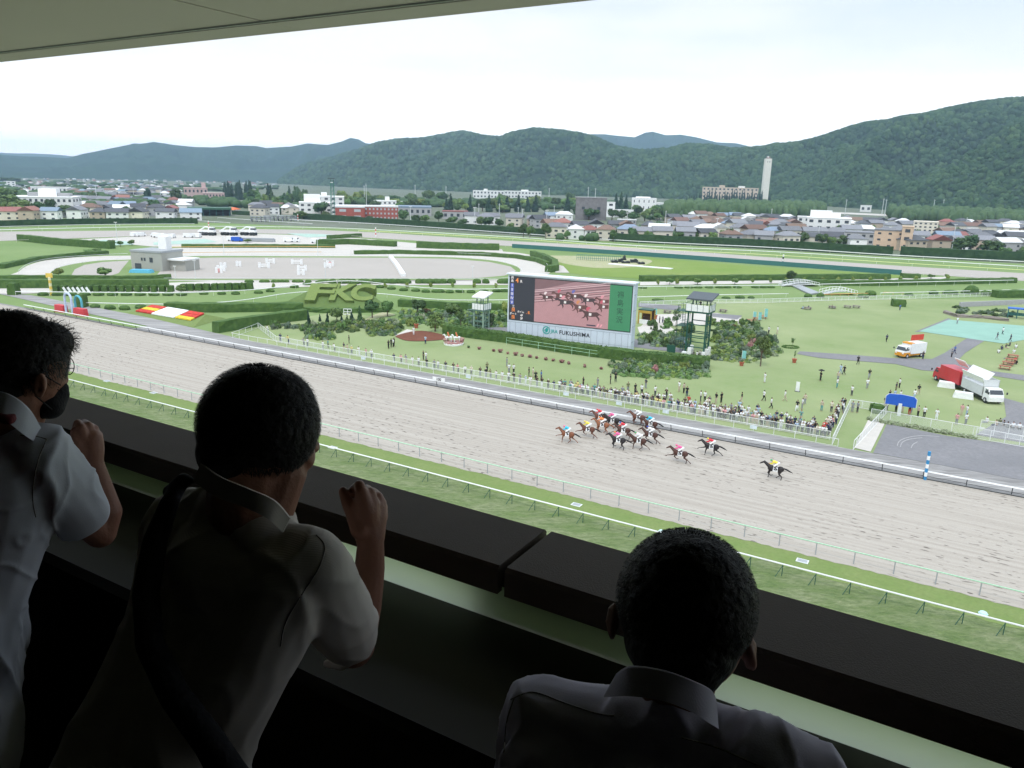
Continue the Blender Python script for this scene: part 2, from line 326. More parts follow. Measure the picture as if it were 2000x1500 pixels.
# play court, paths
M_TEAL = mat('teal_court', (.24, .41, .33), .8, .06, .3)
pxsheet('teal_court', [(1853, 625), (2010, 638), (2080, 650), (1960, 672), (1795, 648)], M_TEAL, .12)
pxsheet('court_border', [(1786, 649), (1852, 622), (1858, 624), (1798, 649)], M_ASPH, .11)
pxsheet('asphalt_path', [(1562, 687), (1640, 692), (1740, 700), (1820, 702), (1845, 690), (1890, 660), (1925, 665), (1885, 690), (1870, 706), (1930, 725), (2010, 735), (2010, 746), (1940, 735), (1880, 730), (1800, 724), (1750, 712), (1600, 700), (1556, 692)], M_ASPH, .11)
pxsheet('paved_yard', [(1732, 829), (1852, 853), (2060, 880), (2200, 905), (2150, 960), (2010, 942), (1705, 886)], M_ASPH, .11)
pxsheet('paved_apron', [(1960, 778), (2040, 800), (2060, 876), (1950, 858), (1905, 850), (1965, 815)], M_ASPH, .10)
pxsheet('ramp_path', [(1695, 822), (1728, 828), (1700, 884), (1668, 876)], M_ROAD, .12)
pxsheet('garden_road', [(880, 641), (960, 645), (1330, 690), (1340, 684), (1260, 665), (990, 640)], M_ASPH, .115)
pxsheet('garden_path', [(1245, 640), (1290, 628), (1310, 640), (1330, 655), (1250, 655)], M_ROAD, .12)
pxsheet('kiosk_forecourt', [(1275, 615), (1400, 612), (1450, 622), (1448, 634), (1330, 636), (1250, 640)], M_ROAD, .115)
pxsheet('back_path', [(1247, 592), (1330, 598), (1330, 608), (1247, 600)], M_ASPH, .12)
pxsheet('back_path', [(1385, 612), (1450, 617), (1440, 625), (1385, 619)], M_ASPH, .12)
M_SOIL = gmat('bark_soil', (.16, .065, .04), (.22, .09, .055), (.12, .05, .035), .6, 3.)
pxsheet('bark_bed', [(775, 656), (815, 647), (850, 651), (878, 660), (850, 666), (800, 667), (778, 661)], M_SOIL, .13, 4)
pxsheet('bed_path', [(772, 656), (795, 644), (812, 647), (782, 661)], M_ROAD, .12)
pxsheet('winding_path', [(703, 632), (725, 618), (748, 611), (770, 614), (768, 617), (735, 622), (715, 632)], M_BARE, .12, 3)
M_PAD = mat('pale_tarp', (.36, .50, .42), .7, .08, .2)
for pl in ([(165, 473), (205, 469), (250, 472), (262, 478), (215, 480), (175, 477)], [(300, 474), (400, 467), (425, 473), (395, 476), (300, 479)], [(560, 456), (640, 458), (665, 462), (600, 464)]):
    pxsheet('sheeted_ground', pl, M_PAD, .15)
# ------------------------------------------------------------------ fences and rails
def rail_fence(name, label, cat, pts, h, rails, step, pr, pm, group=None, lean=None, infill=None, brace=None, maxp=100):
    pts = [Vector(p) for p in pts]; L = [0]
    for a, b in zip(pts, pts[1:]): L.append(L[-1] + (b - a).length)
    root = thing(name, label, cat, pts[0], group)
    for (z, r, M, nm) in rails:
        MB().tube([p + Vector((0, 0, z)) for p in pts], r, 6).build(nm, M, root, True)
    if infill: MB_ = MB(); [MB_.add([a + Vector((0, 0, infill[0])), b + Vector((0, 0, infill[0])), b + Vector((0, 0, infill[1])), a + Vector((0, 0, infill[1]))], [(0, 1, 2, 3)]) for a, b in zip(pts, pts[1:])]; MB_.build('mesh_panel', infill[2], root)
    n = int(L[-1] / step); pos = []
    for i in range(n + 1):
        d = i * step
        for k in range(len(L) - 1):
            if L[k] <= d <= L[k + 1] + 1e-6:
                f = (d - L[k]) / max(1e-6, L[k + 1] - L[k]); dr = (pts[k + 1] - pts[k]).normalized(); pos.append((pts[k].lerp(pts[k + 1], f), dr)); break
    def post(mb, p, dr):
        nn = Vector((-dr.y, dr.x, 0))
        if lean: mb.tube([p + nn * lean, p + nn * lean * .6 + Vector((0, 0, h * .6)), p + Vector((0, 0, h))], pr, 5)
        else: mb.tube([p, p + Vector((0, 0, h))], pr, 5)
        if brace: mb.tube([p + nn * brace + dr * .45, p + Vector((0, 0, h * .95))], pr * .8, 5)
    vis = [q for q in pos if -30 < PX(q[0])[0] < 2030]; rest = [q for q in pos if q not in vis]
    vis.sort(key=lambda q: (q[0] - EYE).length)
    proto = None
    for q in vis[:maxp]:
        dr = q[1]; a = math.atan2(dr.y, dr.x)
        if proto is None:
            mb = MB(); post(mb, Vector((0, 0, 0)), Vector((1, 0, 0))); me = mb.mesh('post', pm)
            proto = me
        o = bpy.data.objects.new('post', proto); COL.objects.link(o); o.parent = root; o.location = q[0] - pts[0]; o.rotation_euler = (0, 0, a)
    if len(vis) > maxp or rest:
        mb = MB(); [post(mb, q[0], q[1]) for q in vis[maxp:] + rest]; mb.build('post_run', pm, root, kind='stuff')
    return root
PALEG = mat('pale_green_rail', (.42, .66, .46), .45, .05)
r_ = rail_fence('turf_rail', 'thick white running rail on dark green angled posts in the near turf', 'running rail', [NT(60.7, -14), NT(60.7, 160)], 1.05, [(1.1, .075, WHITE, 'rail')], 2.6, .035, GREENM, brace=.45)
rail_fence('dirt_rail', 'thin pale green tubular rail between near turf and dirt track', 'running rail', [NT(66.2, -14), NT(66.2, 160)], 1.2, [(1.22, .06, PALEG, 'rail')], 3.1, .05, GREY)
# inner dirt rail with white cover board
nr = [NT(92.3, -16), NT(92.3, 185)]
rt_ = rail_fence('inner_dirt_rail', 'long white-topped rail on dark curved posts at the far side of the dirt track', 'running rail', nr, 1.0, [(.42, .03, DARK, 'lower_rail')], 4.2, .045, DARK, lean=-.35)
mb = MB(); a, b = nr; off = NV * .28
mb.add([a + NV * -.05 + Vector((0, 0, 1.06)), b + NV * -.05 + Vector((0, 0, 1.06)), b + off + Vector((0, 0, .98)), a + off + Vector((0, 0, .98)), a + NV * -.09 + Vector((0, 0, .93)), b + NV * -.09 + Vector((0, 0, .93)), b + off + Vector((0, 0, .90)), a + off + Vector((0, 0, .90))],
       [(0, 1, 2, 3), (4, 7, 6, 5), (0, 4, 5, 1), (3, 2, 6, 7), (0, 3, 7, 4), (1, 5, 6, 2)]).build('cover_board', WHITE, rt_)
MB().box(NT(92.25, 84, .07), (200, .12, .14), (TV, NV, Vector((0, 0, 1)))).build('base_kerb', DARK, rt_)
# white mesh panel material for public fences
def grille():
    M = bpy.data.materials.new('white_wire'); M.use_nodes = True; N = M.node_tree.nodes; L = M.node_tree.links
    b = N['Principled BSDF']; b.inputs['Base Color'].default_value = (.75, .78, .76, 1)
    tc = N.new('ShaderNodeTexCoord'); sp = N.new('ShaderNodeSeparateXYZ'); L.new(tc.outputs['Object'], sp.inputs[0])
    f = N.new('ShaderNodeMath'); f.operation = 'MULTIPLY'; f.inputs[1].default_value = 8; L.new(sp.outputs[2], f.inputs[0])
    g = N.new('ShaderNodeMath'); g.operation = 'FRACT'; L.new(f.outputs[0], g.inputs[0]); h = N.new('ShaderNodeMath'); h.operation = 'LESS_THAN'; h.inputs[1].default_value = .22; L.new(g.outputs[0], h.inputs[0])
    L.new(h.outputs[0], b.inputs['Alpha']); return M
M_WIRE = grille()
rail_fence('spectator_fence', 'white wire fence with spectators leaning along it above the apron', 'fence', [NT(100.7, 11.9), NT(100.7, 112), G(504, 641)], 1.2, [(1.2, .04, WHITE, 'rail'), (.15, .025, WHITE, 'rail')], 2.1, .035, WHITE, infill=(.15, 1.18, M_WIRE))
rail_fence('apron_fence', 'lower white fence running beside the grey apron in front of the crowd', 'fence', [NT(98.4, 10.6), NT(98.4, 122), G(504, 641)], 1.05, [(1.05, .04, WHITE, 'rail'), (.12, .025, WHITE, 'rail')], 2.6, .035, WHITE)
PALE = mat('pale_metal', (.66, .69, .70), .5, .05)
def panelfence(name, label, p, h, step=1.6):
    r = rail_fence(name, label, 'fence', p, h, [(h, .04, WHITE, 'rail'), (.12, .03, WHITE, 'rail')], step, .035, WHITE, infill=(.12, h - .02, M_WIRE)); return r
panelfence('ramp_fence', 'pale slanting barrier on the left side of the grass ramp', [NT(98.5, 11.3), NT(118.5, 11.9)], 1.3)
panelfence('ramp_fence', 'pale slanting barrier on the right side of the grass ramp', [NT(98.2, 8.8), NT(118.8, 6.9)], 1.3)
panelfence('gate_fence', 'white gate section closing the top of the grass ramp', [NT(118.9, 11.9), NT(118.9, 7)], 1.2)
panelfence('planter_fence', 'white fence behind the hydrangea bed beside the paved yard', [G(1700, 817), G(1920, 856)], 1.4, 2.5)
panelfence('white_barrier', 'double white barrier right of the paved yard near the trucks', [G(1905, 857), G(2060, 886)], 1.5)
panelfence('white_barrier', 'white barrier behind the seated people right of the trucks', [G(1912, 848), G(2060, 872)], 2.0)
# infield course rails (px points of the rail line, z=1.1)
def pxrail(name, label, pts, z=1.1, r=.09, step=8., pm=WHITE, M=WHITE, k=5, pr=.03, group='white running rails of the inner courses', sm=True):
    p = [G(x, y, z) for x, y in pts]; p = [Vector((q.x, q.y, 0)) for q in p]
    if sm: p = smoothpts(p, k)
    return rail_fence(name, label, 'running rail', p, z - .03, [(z, r, M, 'rail')], step, pr, pm, group)
pxrail('running_rail', 'white curving rail of the upper jump course behind the cube shrubs', [(30, 569.5), (200, 571), (340, 572), (420, 569.5), (490, 566), (560, 559), (640, 550), (700, 549), (760, 555), (830, 562), (900, 565), (990, 563.5), (1100, 562), (1250, 560), (1400, 558), (1530, 557), (1610, 555)], r=.10)
pxrail('running_rail', 'white curving rail of the lower jump course above the topiary letters', [(165, 591), (320, 594), (420, 591), (490, 584), (560, 573), (620, 569), (680, 569.5), (760, 575), (850, 584.5), (960, 586), (1100, 583), (1250, 580), (1400, 576), (1540, 573.5)], r=.10)
pxrail('running_rail', 'white rail on top of the long trimmed hedge at the right', [(1603, 555), (1750, 551.5), (1980, 547)], z=1.6, r=.11)
pxrail('running_rail', 'short straight white rail behind the round bushes at the right', [(1720, 572), (1860, 569), (2010, 565)], r=.1)
pxrail('running_rail', 'white rail ringing the outer edge of the backstretch turf beside the tall hedge', [(565, 428.5), (750, 438), (1000, 455), (1250, 471.5), (1500, 483), (1750, 498.5), (2010, 511.5)], r=.2, pr=.05, step=14)
pxrail('running_rail', 'white outer rail of the far left bend under the hedge', [(-40, 443.5), (190, 438.5), (380, 437)], r=.13, pr=.05, step=14)
pxrail('running_rail', 'white inner rail of the backstretch turf, far side of the pair', [(-40, 450), (190, 444.5), (400, 442), (600, 444), (750, 449.5), (1000, 463), (1250, 480), (1500, 491), (1750, 505.5), (2010, 521)], r=.17, pr=.05, step=14)
YEL = mat('yellow_rail', (.72, .78, .35), .5, .05)
pxrail('running_rail', 'yellowish inner rail of the backstretch turf, near side of the pair', [(700, 450), (1000, 466), (1250, 485), (1500, 497.5), (1750, 513), (2010, 528)], r=.12, M=YEL, pr=.05, step=14)
PINKR = mat('pinkish_rail', (.62, .57, .56), .6, .05)
pxrail('running_rail', 'pale pinkish rail on thin posts at the near edge of the backstretch dirt', [(-40, 472), (250, 460.5), (375, 456.5), (500, 454), (625, 457), (750, 464.5), (875, 472), (1000, 479), (1250, 494), (1500, 512), (1750, 529), (2010, 546)], r=.07, M=PINKR, pm=PINKR, pr=.05, step=7)
pxrail('running_rail', 'white diagonal wing rail inside the turf bend', [(425, 425), (500, 430), (610, 437)], r=.14, pr=.04, step=14)
pxrail('running_rail', 'second white diagonal wing rail near the far stand', [(390, 431), (450, 435)], r=.12, pr=.04, step=14)
ORG = mat('orange_rail', (.62, .38, .12), .6, .08)
pxrail('running_rail', 'orange-brown rail along the far edge of the sand arena', [(322, 482.5), (500, 481), (655, 482)], r=.12, M=ORG, step=9, z=1.3)
pxrail('running_rail', 'short orange-brown rail left of the arena gate', [(345, 493.5), (500, 492), (628, 492)], r=.09, M=ORG, step=9, z=1.2)
pxrail('running_rail', 'white-grey arena rail on the far long side', [(345, 502), (420, 499), (620, 499), (650, 499)], r=.05, M=PALE, pm=GREY, step=7, z=1.2)
pxrail('running_rail', 'white-grey arena rail around the right bend', [(650, 497), (770, 498), (880, 500), (960, 506), (1006, 517), (1020, 530), (1000, 540), (930, 544), (600, 543), (320, 543)], r=.05, M=PALE, pm=GREY, step=7, z=1.2)
pxrail('running_rail', 'outer rail of the riding loop beyond its right bend', [(720, 485), (900, 494), (1020, 499), (1055, 507), (1070, 518), (1068, 530)], r=.05, M=PALE, pm=GREY, step=7, z=1.2)
pxrail('running_rail', 'pale rail ringing the small left arena', [(102, 540), (108, 524), (145, 514), (195, 507), (255, 504)], r=.05, M=PALE, pm=GREY, step=7, z=1.2)
pxrail('running_rail', 'outer pale rail of the riding loop at far left', [(36, 528), (60, 513), (110, 503), (200, 497), (250, 495)], r=.05, M=PALE, pm=GREY, step=7, z=1.2)
rail_fence('picket_fence', 'long white picket fence along the far edge of the public lawn', 'fence', [G(1250, 598), G(1350, 594), G(1500, 592), G(1650, 587), G(1750, 585), G(1938, 579)], 1.2, [(1.2, .05, WHITE, 'rail'), (.2, .04, WHITE, 'rail')], 2.4, .05, WHITE, infill=(.2, 1.15, M_WIRE))
TEALW = mat('teal_screen', (.05, .16, .15), .6, .08)
mb = MB(); mb.wall([G(*p) for p in [(1000, 484), (1250, 500), (1500, 518), (1650, 529), (1760, 537)]], .1, 1.9, seglen=20)
mb.build('windbreak_fence', TEALW, None, label='low dark teal screen fence along the near side of the backstretch', cat='fence')
# ================================================================== VEGETATION
LEAF = [mat('leaf_dark', (.042, .088, .03), .7, .3, 1.2, .2, orand=.3, col2=(.09, .15, .055)), mat('leaf_mid', (.08, .145, .04), .7, .3, 1.2, .2, orand=.3, col2=(.15, .23, .075)),
        mat('leaf_light', (.14, .21, .045), .7, .3, 1.2, .2, orand=.2, col2=(.24, .30, .09)), mat('leaf_blue', (.10, .15, .10), .7, .3, 1.2, .2, orand=.25, col2=(.20, .25, .17)),
        mat('conifer', (.018, .045, .028), .8, .3, 1.5, .2, orand=.25, col2=(.04, .08, .045))]
BARK = mat('bark', (.12, .09, .065), .9, .3, 6)
HEDGE = mat('hedge_leaf', (.045, .095, .025), .8, .3, 1.1, .15, bump=1, bscale=4, col2=(.09, .155, .04))
HEDGED = mat('hedge_dark', (.02, .05, .02), .8, .3, .5, .15, bump=1, bscale=2.5, col2=(.045, .085, .035))
def leaves(mb, n, clumps, s, zmin=None):
    cs = [c for c, r in clumps]; w = np.array([r ** 2 for c, r in clumps]); w = w / w.sum(); idx = rng.choice(len(cs), n, p=w)
    for i in idx:
        c, r = clumps[i]; d = Vector(rng.normal(size=3)).normalized(); p = Vector(c) + d * (r * (1 - abs(rng.normal()) * .18))
        if zmin is not None and p.z < zmin: continue
        t = d + Vector(rng.normal(size=3)) * .6; t.normalize(); a = t.orthogonal().normalized(); b = t.cross(a); q = s * rng.uniform(.6, 1.4)
        mb.add([p - a * q, p - b * q * .7, p + a * q, p + b * q * .7], [(0, 1, 2, 3)])
def crown_mesh(kind, seed):
    r = random.Random(seed); mb = MB()
    if kind == 'round':
        cl = []
        for i in range(9):
            a = r.uniform(0, 6.28); h = r.uniform(-.35, .55); q = math.sqrt(max(0, 1 - h * h)) * r.uniform(.3, .62); cl.append(((q * math.cos(a), q * math.sin(a), h), r.uniform(.34, .52)))
        cl.append(((0, 0, .05), .6)); leaves(mb, 1000, cl, .10)
        for c, q in cl: mb.ell(c, q * .76, 8, 6, noise=.2)
    if kind == 'cone':
        cl = []
        for k in range(16):
            z = k / 16 * 2.2; q = .5 * (1 - z / 2.3); a = r.uniform(0, 6.28); cl.append(((q * .3 * math.cos(a), q * .3 * math.sin(a), z), q * .9 + .06))
        leaves(mb, 650, cl, .08)
        for c, q in cl: mb.ell(c, q * .8, 7, 5, noise=.15)
    if kind == 'shrub':
        cl = [((r.uniform(-.65, .65), r.uniform(-.65, .65), r.uniform(.1, .6)), r.uniform(.18, .42)) for i in range(11)]
        leaves(mb, 620, cl, .10, 0)
        for c, q in cl: mb.ell(c, q * .72, 7, 5, noise=.2)
    if kind == 'sparse':
        cl = [((r.uniform(-.6, .6), r.uniform(-.6, .6), r.uniform(-.5, .9)), r.uniform(.2, .36)) for i in range(14)]
        leaves(mb, 900, cl, .07)
    return mb.mesh('crown', LEAF[1])
CROWN = {k: [crown_mesh(k, i * 7 + hash(k) % 5 * 0 + len(k)) for i in range(n)] for k, n in dict(round=6, cone=3, shrub=5, sparse=2).items()}
tm = MB(); tm.tube([(0, 0, -1.3), (0, .02, -.4), (0.03, 0, .3)], [.09, .07, .03], 6)
for a in range(4): tm.tube([(0, 0, -.5), (.4 * math.cos(a * 1.6), .4 * math.sin(a * 1.6), .15)], [.045, .02], 4)
TRUNK = tm.mesh('trunk', BARK)
def link(me, name, parent, M=None, loc=(0, 0, 0), sc=(1, 1, 1), rz=0.):
    o = bpy.data.objects.new(name, me); COL.objects.link(o)
    if parent: o.parent = parent
    o.location = loc; o.scale = sc; o.rotation_euler = (0, 0, rz)
    if M: o.material_slots[0].link = 'OBJECT'; o.material_slots[0].material = M
    return o
TREEW = {0: 'dark green', 1: 'green', 2: 'light green', 3: 'grey-green', 4: 'dark'}
def tree(p, r, h=None, m=1, kind='round', label=None, group='trees', where=''):
    h = h or r * 2.4; nm = 'conifer_tree' if kind == 'cone' else 'broadleaf_tree'
    lab = label or (TREEW[m] + (' pointed conifer ' if kind == 'cone' else ' rounded tree ') + where)
    root = thing(nm, lab, 'tree', p, group)
    if kind == 'cone':
        s = h / 2.3; link(random.choice(CROWN['cone']), 'crown', root, LEAF[m], (0, 0, h * .06), (r * 2, r * 2, s * .98), random.uniform(0, 6))
        link(TRUNK, 'trunk', root, None, (0, 0, h * .18), (r, r, h * .16))
    else:
        rz = (h * .5) * .82; c = h - rz
        link(random.choice(CROWN[kind]), 'crown', root, LEAF[m], (0, 0, c), (r, r, rz), random.uniform(0, 6))
        link(TRUNK, 'trunk', root, None, (0, 0, c), (r * .8, r * .8, c / 1.3))
    return root
def pxtree(x, yb, rpx, hpx, m=1, kind='round', where='', label=None, group='trees beyond the course'):
    p = G(x, yb); k = mpp(p); return tree(p, rpx * k, hpx * k, m, kind, label, group, where)
def shrub(p, r, h, m=1, label=None, name='shrub', cat='shrub', group=None, where=''):
    root = bpy.data.objects.new(name, random.choice(CROWN['shrub'])); COL.objects.link(root); root.location = p
    root.scale = (r * 1.15, r * 1.15, h * 1.25); root.rotation_euler = (0, 0, random.uniform(0, 6))
    root.material_slots[0].link = 'OBJECT'; root.material_slots[0].material = LEAF[m]
    return tag(root, label or (TREEW[m] + ' leafy shrub ' + where), cat, group)
def hedge(pts, w, h, label, M=None, jit=.12, seglen=1., px=True, leafy=0, name='hedge'):
    p = [G(x, y) for x, y in pts] if px else pts
    mb = MB(); mb.wall(p, w, h, 0, jit, seglen)
    if leafy:
        L = sum((b - a).length for a, b in zip(p, p[1:]))
        for i in range(int(L * leafy)):
            d = random.uniform(0, L)
            for a, b in zip(p, p[1:]):
                l = (b - a).length
                if d <= l: break
                d -= l
            dr = (b - a).normalized(); nn = Vector((-dr.y, dr.x, 0)); q = a + dr * d; f = random.random()
            if f < .4: q = q + nn * random.uniform(-w / 2, w / 2) + Vector((0, 0, h * random.uniform(.96, 1.06))); t = Vector((0, 0, 1))
            else: s = random.choice((-1, 1)); q = q + nn * (w / 2 * s * random.uniform(.95, 1.08)) + Vector((0, 0, random.uniform(0, h))); t = nn * s
            t = (t + Vector(rng.normal(size=3)) * .5).normalized(); u = t.orthogonal().normalized(); v = t.cross(u); z = .12 * random.uniform(.7, 1.5)
            mb.add([q - u * z, q - v * z * .7, q + u * z, q + v * z * .7], [(0, 1, 2, 3)])
    return mb.build(name, M or HEDGE, None, label=label, cat='hedge')
# --- tall boundary hedges
hedge([(-120, 445), (0, 443.5), (190, 438.5), (386, 437)], 2.5, 3.6, 'tall dark boundary hedge behind the far left bend', HEDGED, .2, 5)
hedge([(455, 419), (500, 421)], 2.5, 3, 'short dark hedge by the far stand roof', HEDGED, .2, 5)
hedge([(575, 427), (650, 431.5), (750, 439), (880, 448), (1000, 457), (1148, 468)], 2.5, 4.3, 'tall dark boundary hedge below the red brick school', HEDGED, .25, 5)
hedge([(1153, 468), (1250, 474.5), (1400, 481), (1500, 486), (1743, 500)], 2.5, 4.6, 'tall dark boundary hedge along the middle houses', HEDGED, .25, 5)
hedge([(1757, 500.5), (1900, 508), (2080, 516)], 2.5, 4.8, 'tall dark boundary hedge below the far right houses', HEDGED, .25, 5)
# --- infield hedges
for a in (([(40, 470), (110, 478), (220, 486)], 3, 2.8, 'long dark hedge edging the left green field'),
          ([(0, 525), (70, 510), (160, 500), (210, 497)], 2.5, 1.5, 'curved low hedge in front of the left green field'),
          ([(640, 467), (705, 463)], 2, 2, 'short hedge in the service yard left of the gate road'),
          ([(620, 479), (680, 477), (773, 482)], 3, 2.6, 'trimmed hedge left of the sandy gate road'),
          ([(815, 484), (860, 486), (975, 489)], 3, 3., 'trimmed hedge right of the sandy gate road'),
          ([(355, 484), (500, 484), (655, 484.5)], 2, 1.6, 'dark hedge behind the orange arena rail'),
          ([(692, 497), (780, 496), (860, 498), (940, 500), (1010, 505), (1050, 512), (1070, 520)], 2, 1.7, 'dark curved hedge around the arena right bend'),
          ([(1040, 500), (1065, 508), (1083, 518), (1085, 529), (1070, 532)], 2.5, 2.3, 'hedge curving round the riding loop beside the screen'),
          ([(-60, 547.5), (90, 547), (250, 547.5), (335, 545)], 2, 1.4, 'thin dark hedge behind the broad hedge at left'),
          ([(-60, 563), (90, 562), (250, 562), (330, 561)], 3.0, 2.3, 'broad trimmed hedge behind the cube shrubs at left'),
          ([(1250, 549), (1400, 548), (1560, 546), (1735, 545)], 2.5, 1.9, 'low bushy hedge across the infield right of the screen'),
          ([(1760, 543), (1795, 544)], 2.5, 1.7, 'short bushy hedge piece left of the far right gap'),
          ([(1530, 556), (1700, 558), (1850, 555), (1980, 552)], 2.5, 1.8, 'long trimmed hedge carrying a white rail at the right'),
          ([(1942, 581), (2060, 580)], 3, 2.2, 'dark hedge right of the picket fence end'),
          ([(325, 607), (420, 609), (500, 608), (592, 607)], 2.5, 2.0, 'long dark green hedge behind the red flowerbed mound'),
          ([(421, 650), (500, 637), (560, 628), (597, 624)], 2.2, 2.3, 'dark green hedge slanting away from the crossing'),
          ([(780, 598), (900, 605), (1000, 609)], 2, 1.8, 'dark hedge behind the small camera tower'),
          ([(1742, 598), (1766, 599)], 2.2, 1.9, 'small box hedge alone on the far lawn')):
    hedge(a[0], a[1], a[2], a[3], HEDGE, .12, 2)
hedge([(871, 651), (930, 660), (990, 668), (1100, 687), (1240, 706), (1270, 708), (1385, 718)], 2.4, 1.9, 'dense clipped hedge along the foot of the giant screen', HEDGE, .14, .8, leafy=90)
# --- cube and mound shrubs in rows
def cube_shrub(p, s, h, label, M=HEDGE, group='clipped cube shrubs in a row', name='clipped_shrub'):
    mb = MB(); mb.box(p + Vector((0, 0, h / 2)), (s, s, h), None, 0, .9); mb.box(p + Vector((0, 0, h * .94)), (s * .8, s * .8, h * .16)); 
    for i in range(40):
        q = p + Vector((random.uniform(-.5, .5) * s, random.uniform(-.5, .5) * s, h * random.uniform(.1, 1.02))); mb.ell(q, s * .12, 5, 4)
    return mb.build(name, M, None, label=label, cat='clipped shrub', group=group)
x = 110
while x < 335:
    p = G(x, 570); cube_shrub(p, 1.5, 1.7, 'clipped cube shrub before the broad left hedge'); x += 16
for x in (360, 373, 389, 404, 420, 434, 448, 462, 475, 488):
    p = G(x, 568.5 - (x - 360) * .02); cube_shrub(p, 1.7, 1.9, 'clipped cube shrub on the pale walk by the rail')
def mound(x, y, rpx, hpx, label, m=HEDGE, group='low domed shrubs beside the rails', flat=1.):
    p = G(x, y); k = mpp(p); r = rpx * k; mb = MB(); mb.ell(p + Vector((0, 0, hpx * k * .35)), (r, r * .8, hpx * k * .65), 12, 8, (RT, Vector((0, 1, 0)), Vector((0, 0, 1))), noise=.07)
    return mb.build('domed_shrub', m, None, label=label, cat='domed shrub', group=group)
x = 85
while x < 380:
    mound(x, 577, 11, 7, 'low domed shrub under the left white rail'); x += 27
for x, y in ((398, 575), (433, 575), (460, 575), (505, 573), (528, 570), (575, 562), (600, 557), (625, 553), (648, 553), (670, 553), (693, 555), (715, 557), (742, 562), (765, 565), (788, 568), (812, 569), (832, 571), (851, 571), (860, 571), (878, 572), (898, 571), (920, 572), (945, 571), (970, 570), (985, 570)):
    mound(x, y, 9, 6, 'low domed shrub under the curving upper rail')
for x in (1255, 1325, 1345, 1363, 1385, 1405, 1420, 1440, 1475, 1490, 1505): mound(x, 563 - (x - 1255) * .004, 9, 4, 'low domed shrub under the rail right of the screen')
for x, y, r_2, h in ((186, 601, 10, 8), (215, 604, 11, 9), (244, 605, 11, 9), (275, 602, 11, 8), (655, 577, 14, 11)): mound(x, y, r_2, h, 'round clipped bush near the flowerbed mound' if x < 300 else 'round clipped bush above the topiary letters', group=None)
cube_shrub(G(160, 600), 2.2, 3, 'clipped block at the left end of the lower rail', group=None)
cube_shrub(G(28, 576), 2.2, 3, 'clipped block at the far left rail end', group=None)
for x, y, r_2, h in ((1578, 581, 8, 8), (1602, 581, 8, 9), (1686, 581, 11, 8), (1700, 577, 11, 10), (1823, 575, 9, 8), (1856, 574, 15, 8), (1897, 574, 14, 17), (1925, 576, 10, 9), (1882, 573, 6, 7), (1775, 577, 9, 5), (1445, 583, 10, 6), (1467, 583, 7, 5), (1418, 583, 9, 4), (1285, 587, 12, 4)):
    mound(x, y, r_2, h, 'dark round bush by the picket fence', group='round bushes behind the picket fence')
# arena-edge bushes and lime cones
for i in range(34):
    x = random.uniform(650, 995); mound(x, 554, random.uniform(6, 11), 10, 'dark leafy bush along the arena edge', group='bushes along the arena edge')
for i in range(16):
    x = random.uniform(470, 650); mound(x, 552, random.uniform(5, 8), 6, 'small dark bush on the arena edge', group='bushes along the arena edge')
for x in (534, 752, 795, 841, 884, 926, 968, 1284, 1322, 1396, 1469, 1504, 1535, 1570, 1606, 1636, 1665, 1699, 1728, 1758, 1788, 1850):
    yb = 563 if x < 1000 else 556 - (x - 1284) * .012; p = G(x, yb); k = mpp(p)
    link(random.choice(CROWN['round']), 'topiary_tree', None, LEAF[2], p + Vector((0, 0, 5.5 * k)), (4.2 * k, 4.2 * k, 6.5 * k), random.uniform(0, 6)); tag(COL.objects[-1], 'lime green clipped topiary by the pale walk', 'topiary shrub', 'lime topiary shrubs')
# infield and garden trees
for x, y, r_2, h, m in ((206, 545, 17, 24, 1), (115, 543, 14, 20, 2), (186, 480, 8, 13, 1), (218, 482, 10, 14, 1), (235, 482, 8, 12, 1), (258, 480, 8, 13, 1), (172, 494, 12, 7, 1), (190, 493, 12, 8, 1), (354, 574, 12, 18, 1), (484, 474, 9, 8, 1), (1545, 548, 11, 20, 0), (1308, 556, 9, 13, 1), (1362, 556, 9, 13, 1), (1435, 556, 8, 13, 1), (1818, 545, 9, 10, 1), (1848, 546, 6, 12, 1)):
    pxtree(x, y, r_2, h, m, where='standing in the infield', group='infield trees')
for x, y, r_2, h, m, k in ((727, 622, 18, 38, 0, 'round'), (757, 618, 16, 32, 1, 'round'), (815, 615, 18, 32, 0, 'round'), (850, 648, 22, 36, 1, 'sparse'), (880, 618, 17, 28, 1, 'round'), (985, 612, 10, 26, 2, 'round'), (658, 628, 14, 28, 1, 'round'),
                     (603, 640, 5, 35, 4, 'cone'), (625, 628, 3, 16, 4, 'cone'), (640, 630, 4, 22, 4, 'cone'), (667, 628, 3, 16, 4, 'cone'), (687, 626, 5, 18, 4, 'cone'), (703, 630, 6, 34, 0, 'cone'), (678, 629, 3, 16, 4, 'cone'),
                     (1320, 640, 12, 38, 0, 'sparse'), (1345, 668, 15, 42, 0, 'round'), (1485, 716, 19, 62, 1, 'sparse'), (1448, 645, 7, 26, 1, 'round'), (1470, 640, 5, 18, 0, 'cone'), (1500, 680, 12, 30, 0, 'round'), (1548, 676, 5, 16, 1, 'sparse'), (1280, 645, 5, 16, 0, 'cone'), (960, 640, 9, 30, 0, 'round'), (900, 640, 12, 30, 1, 'sparse')):
    pxtree(x, y, r_2, h, m, k, where='in the garden near the screen', group='garden trees')
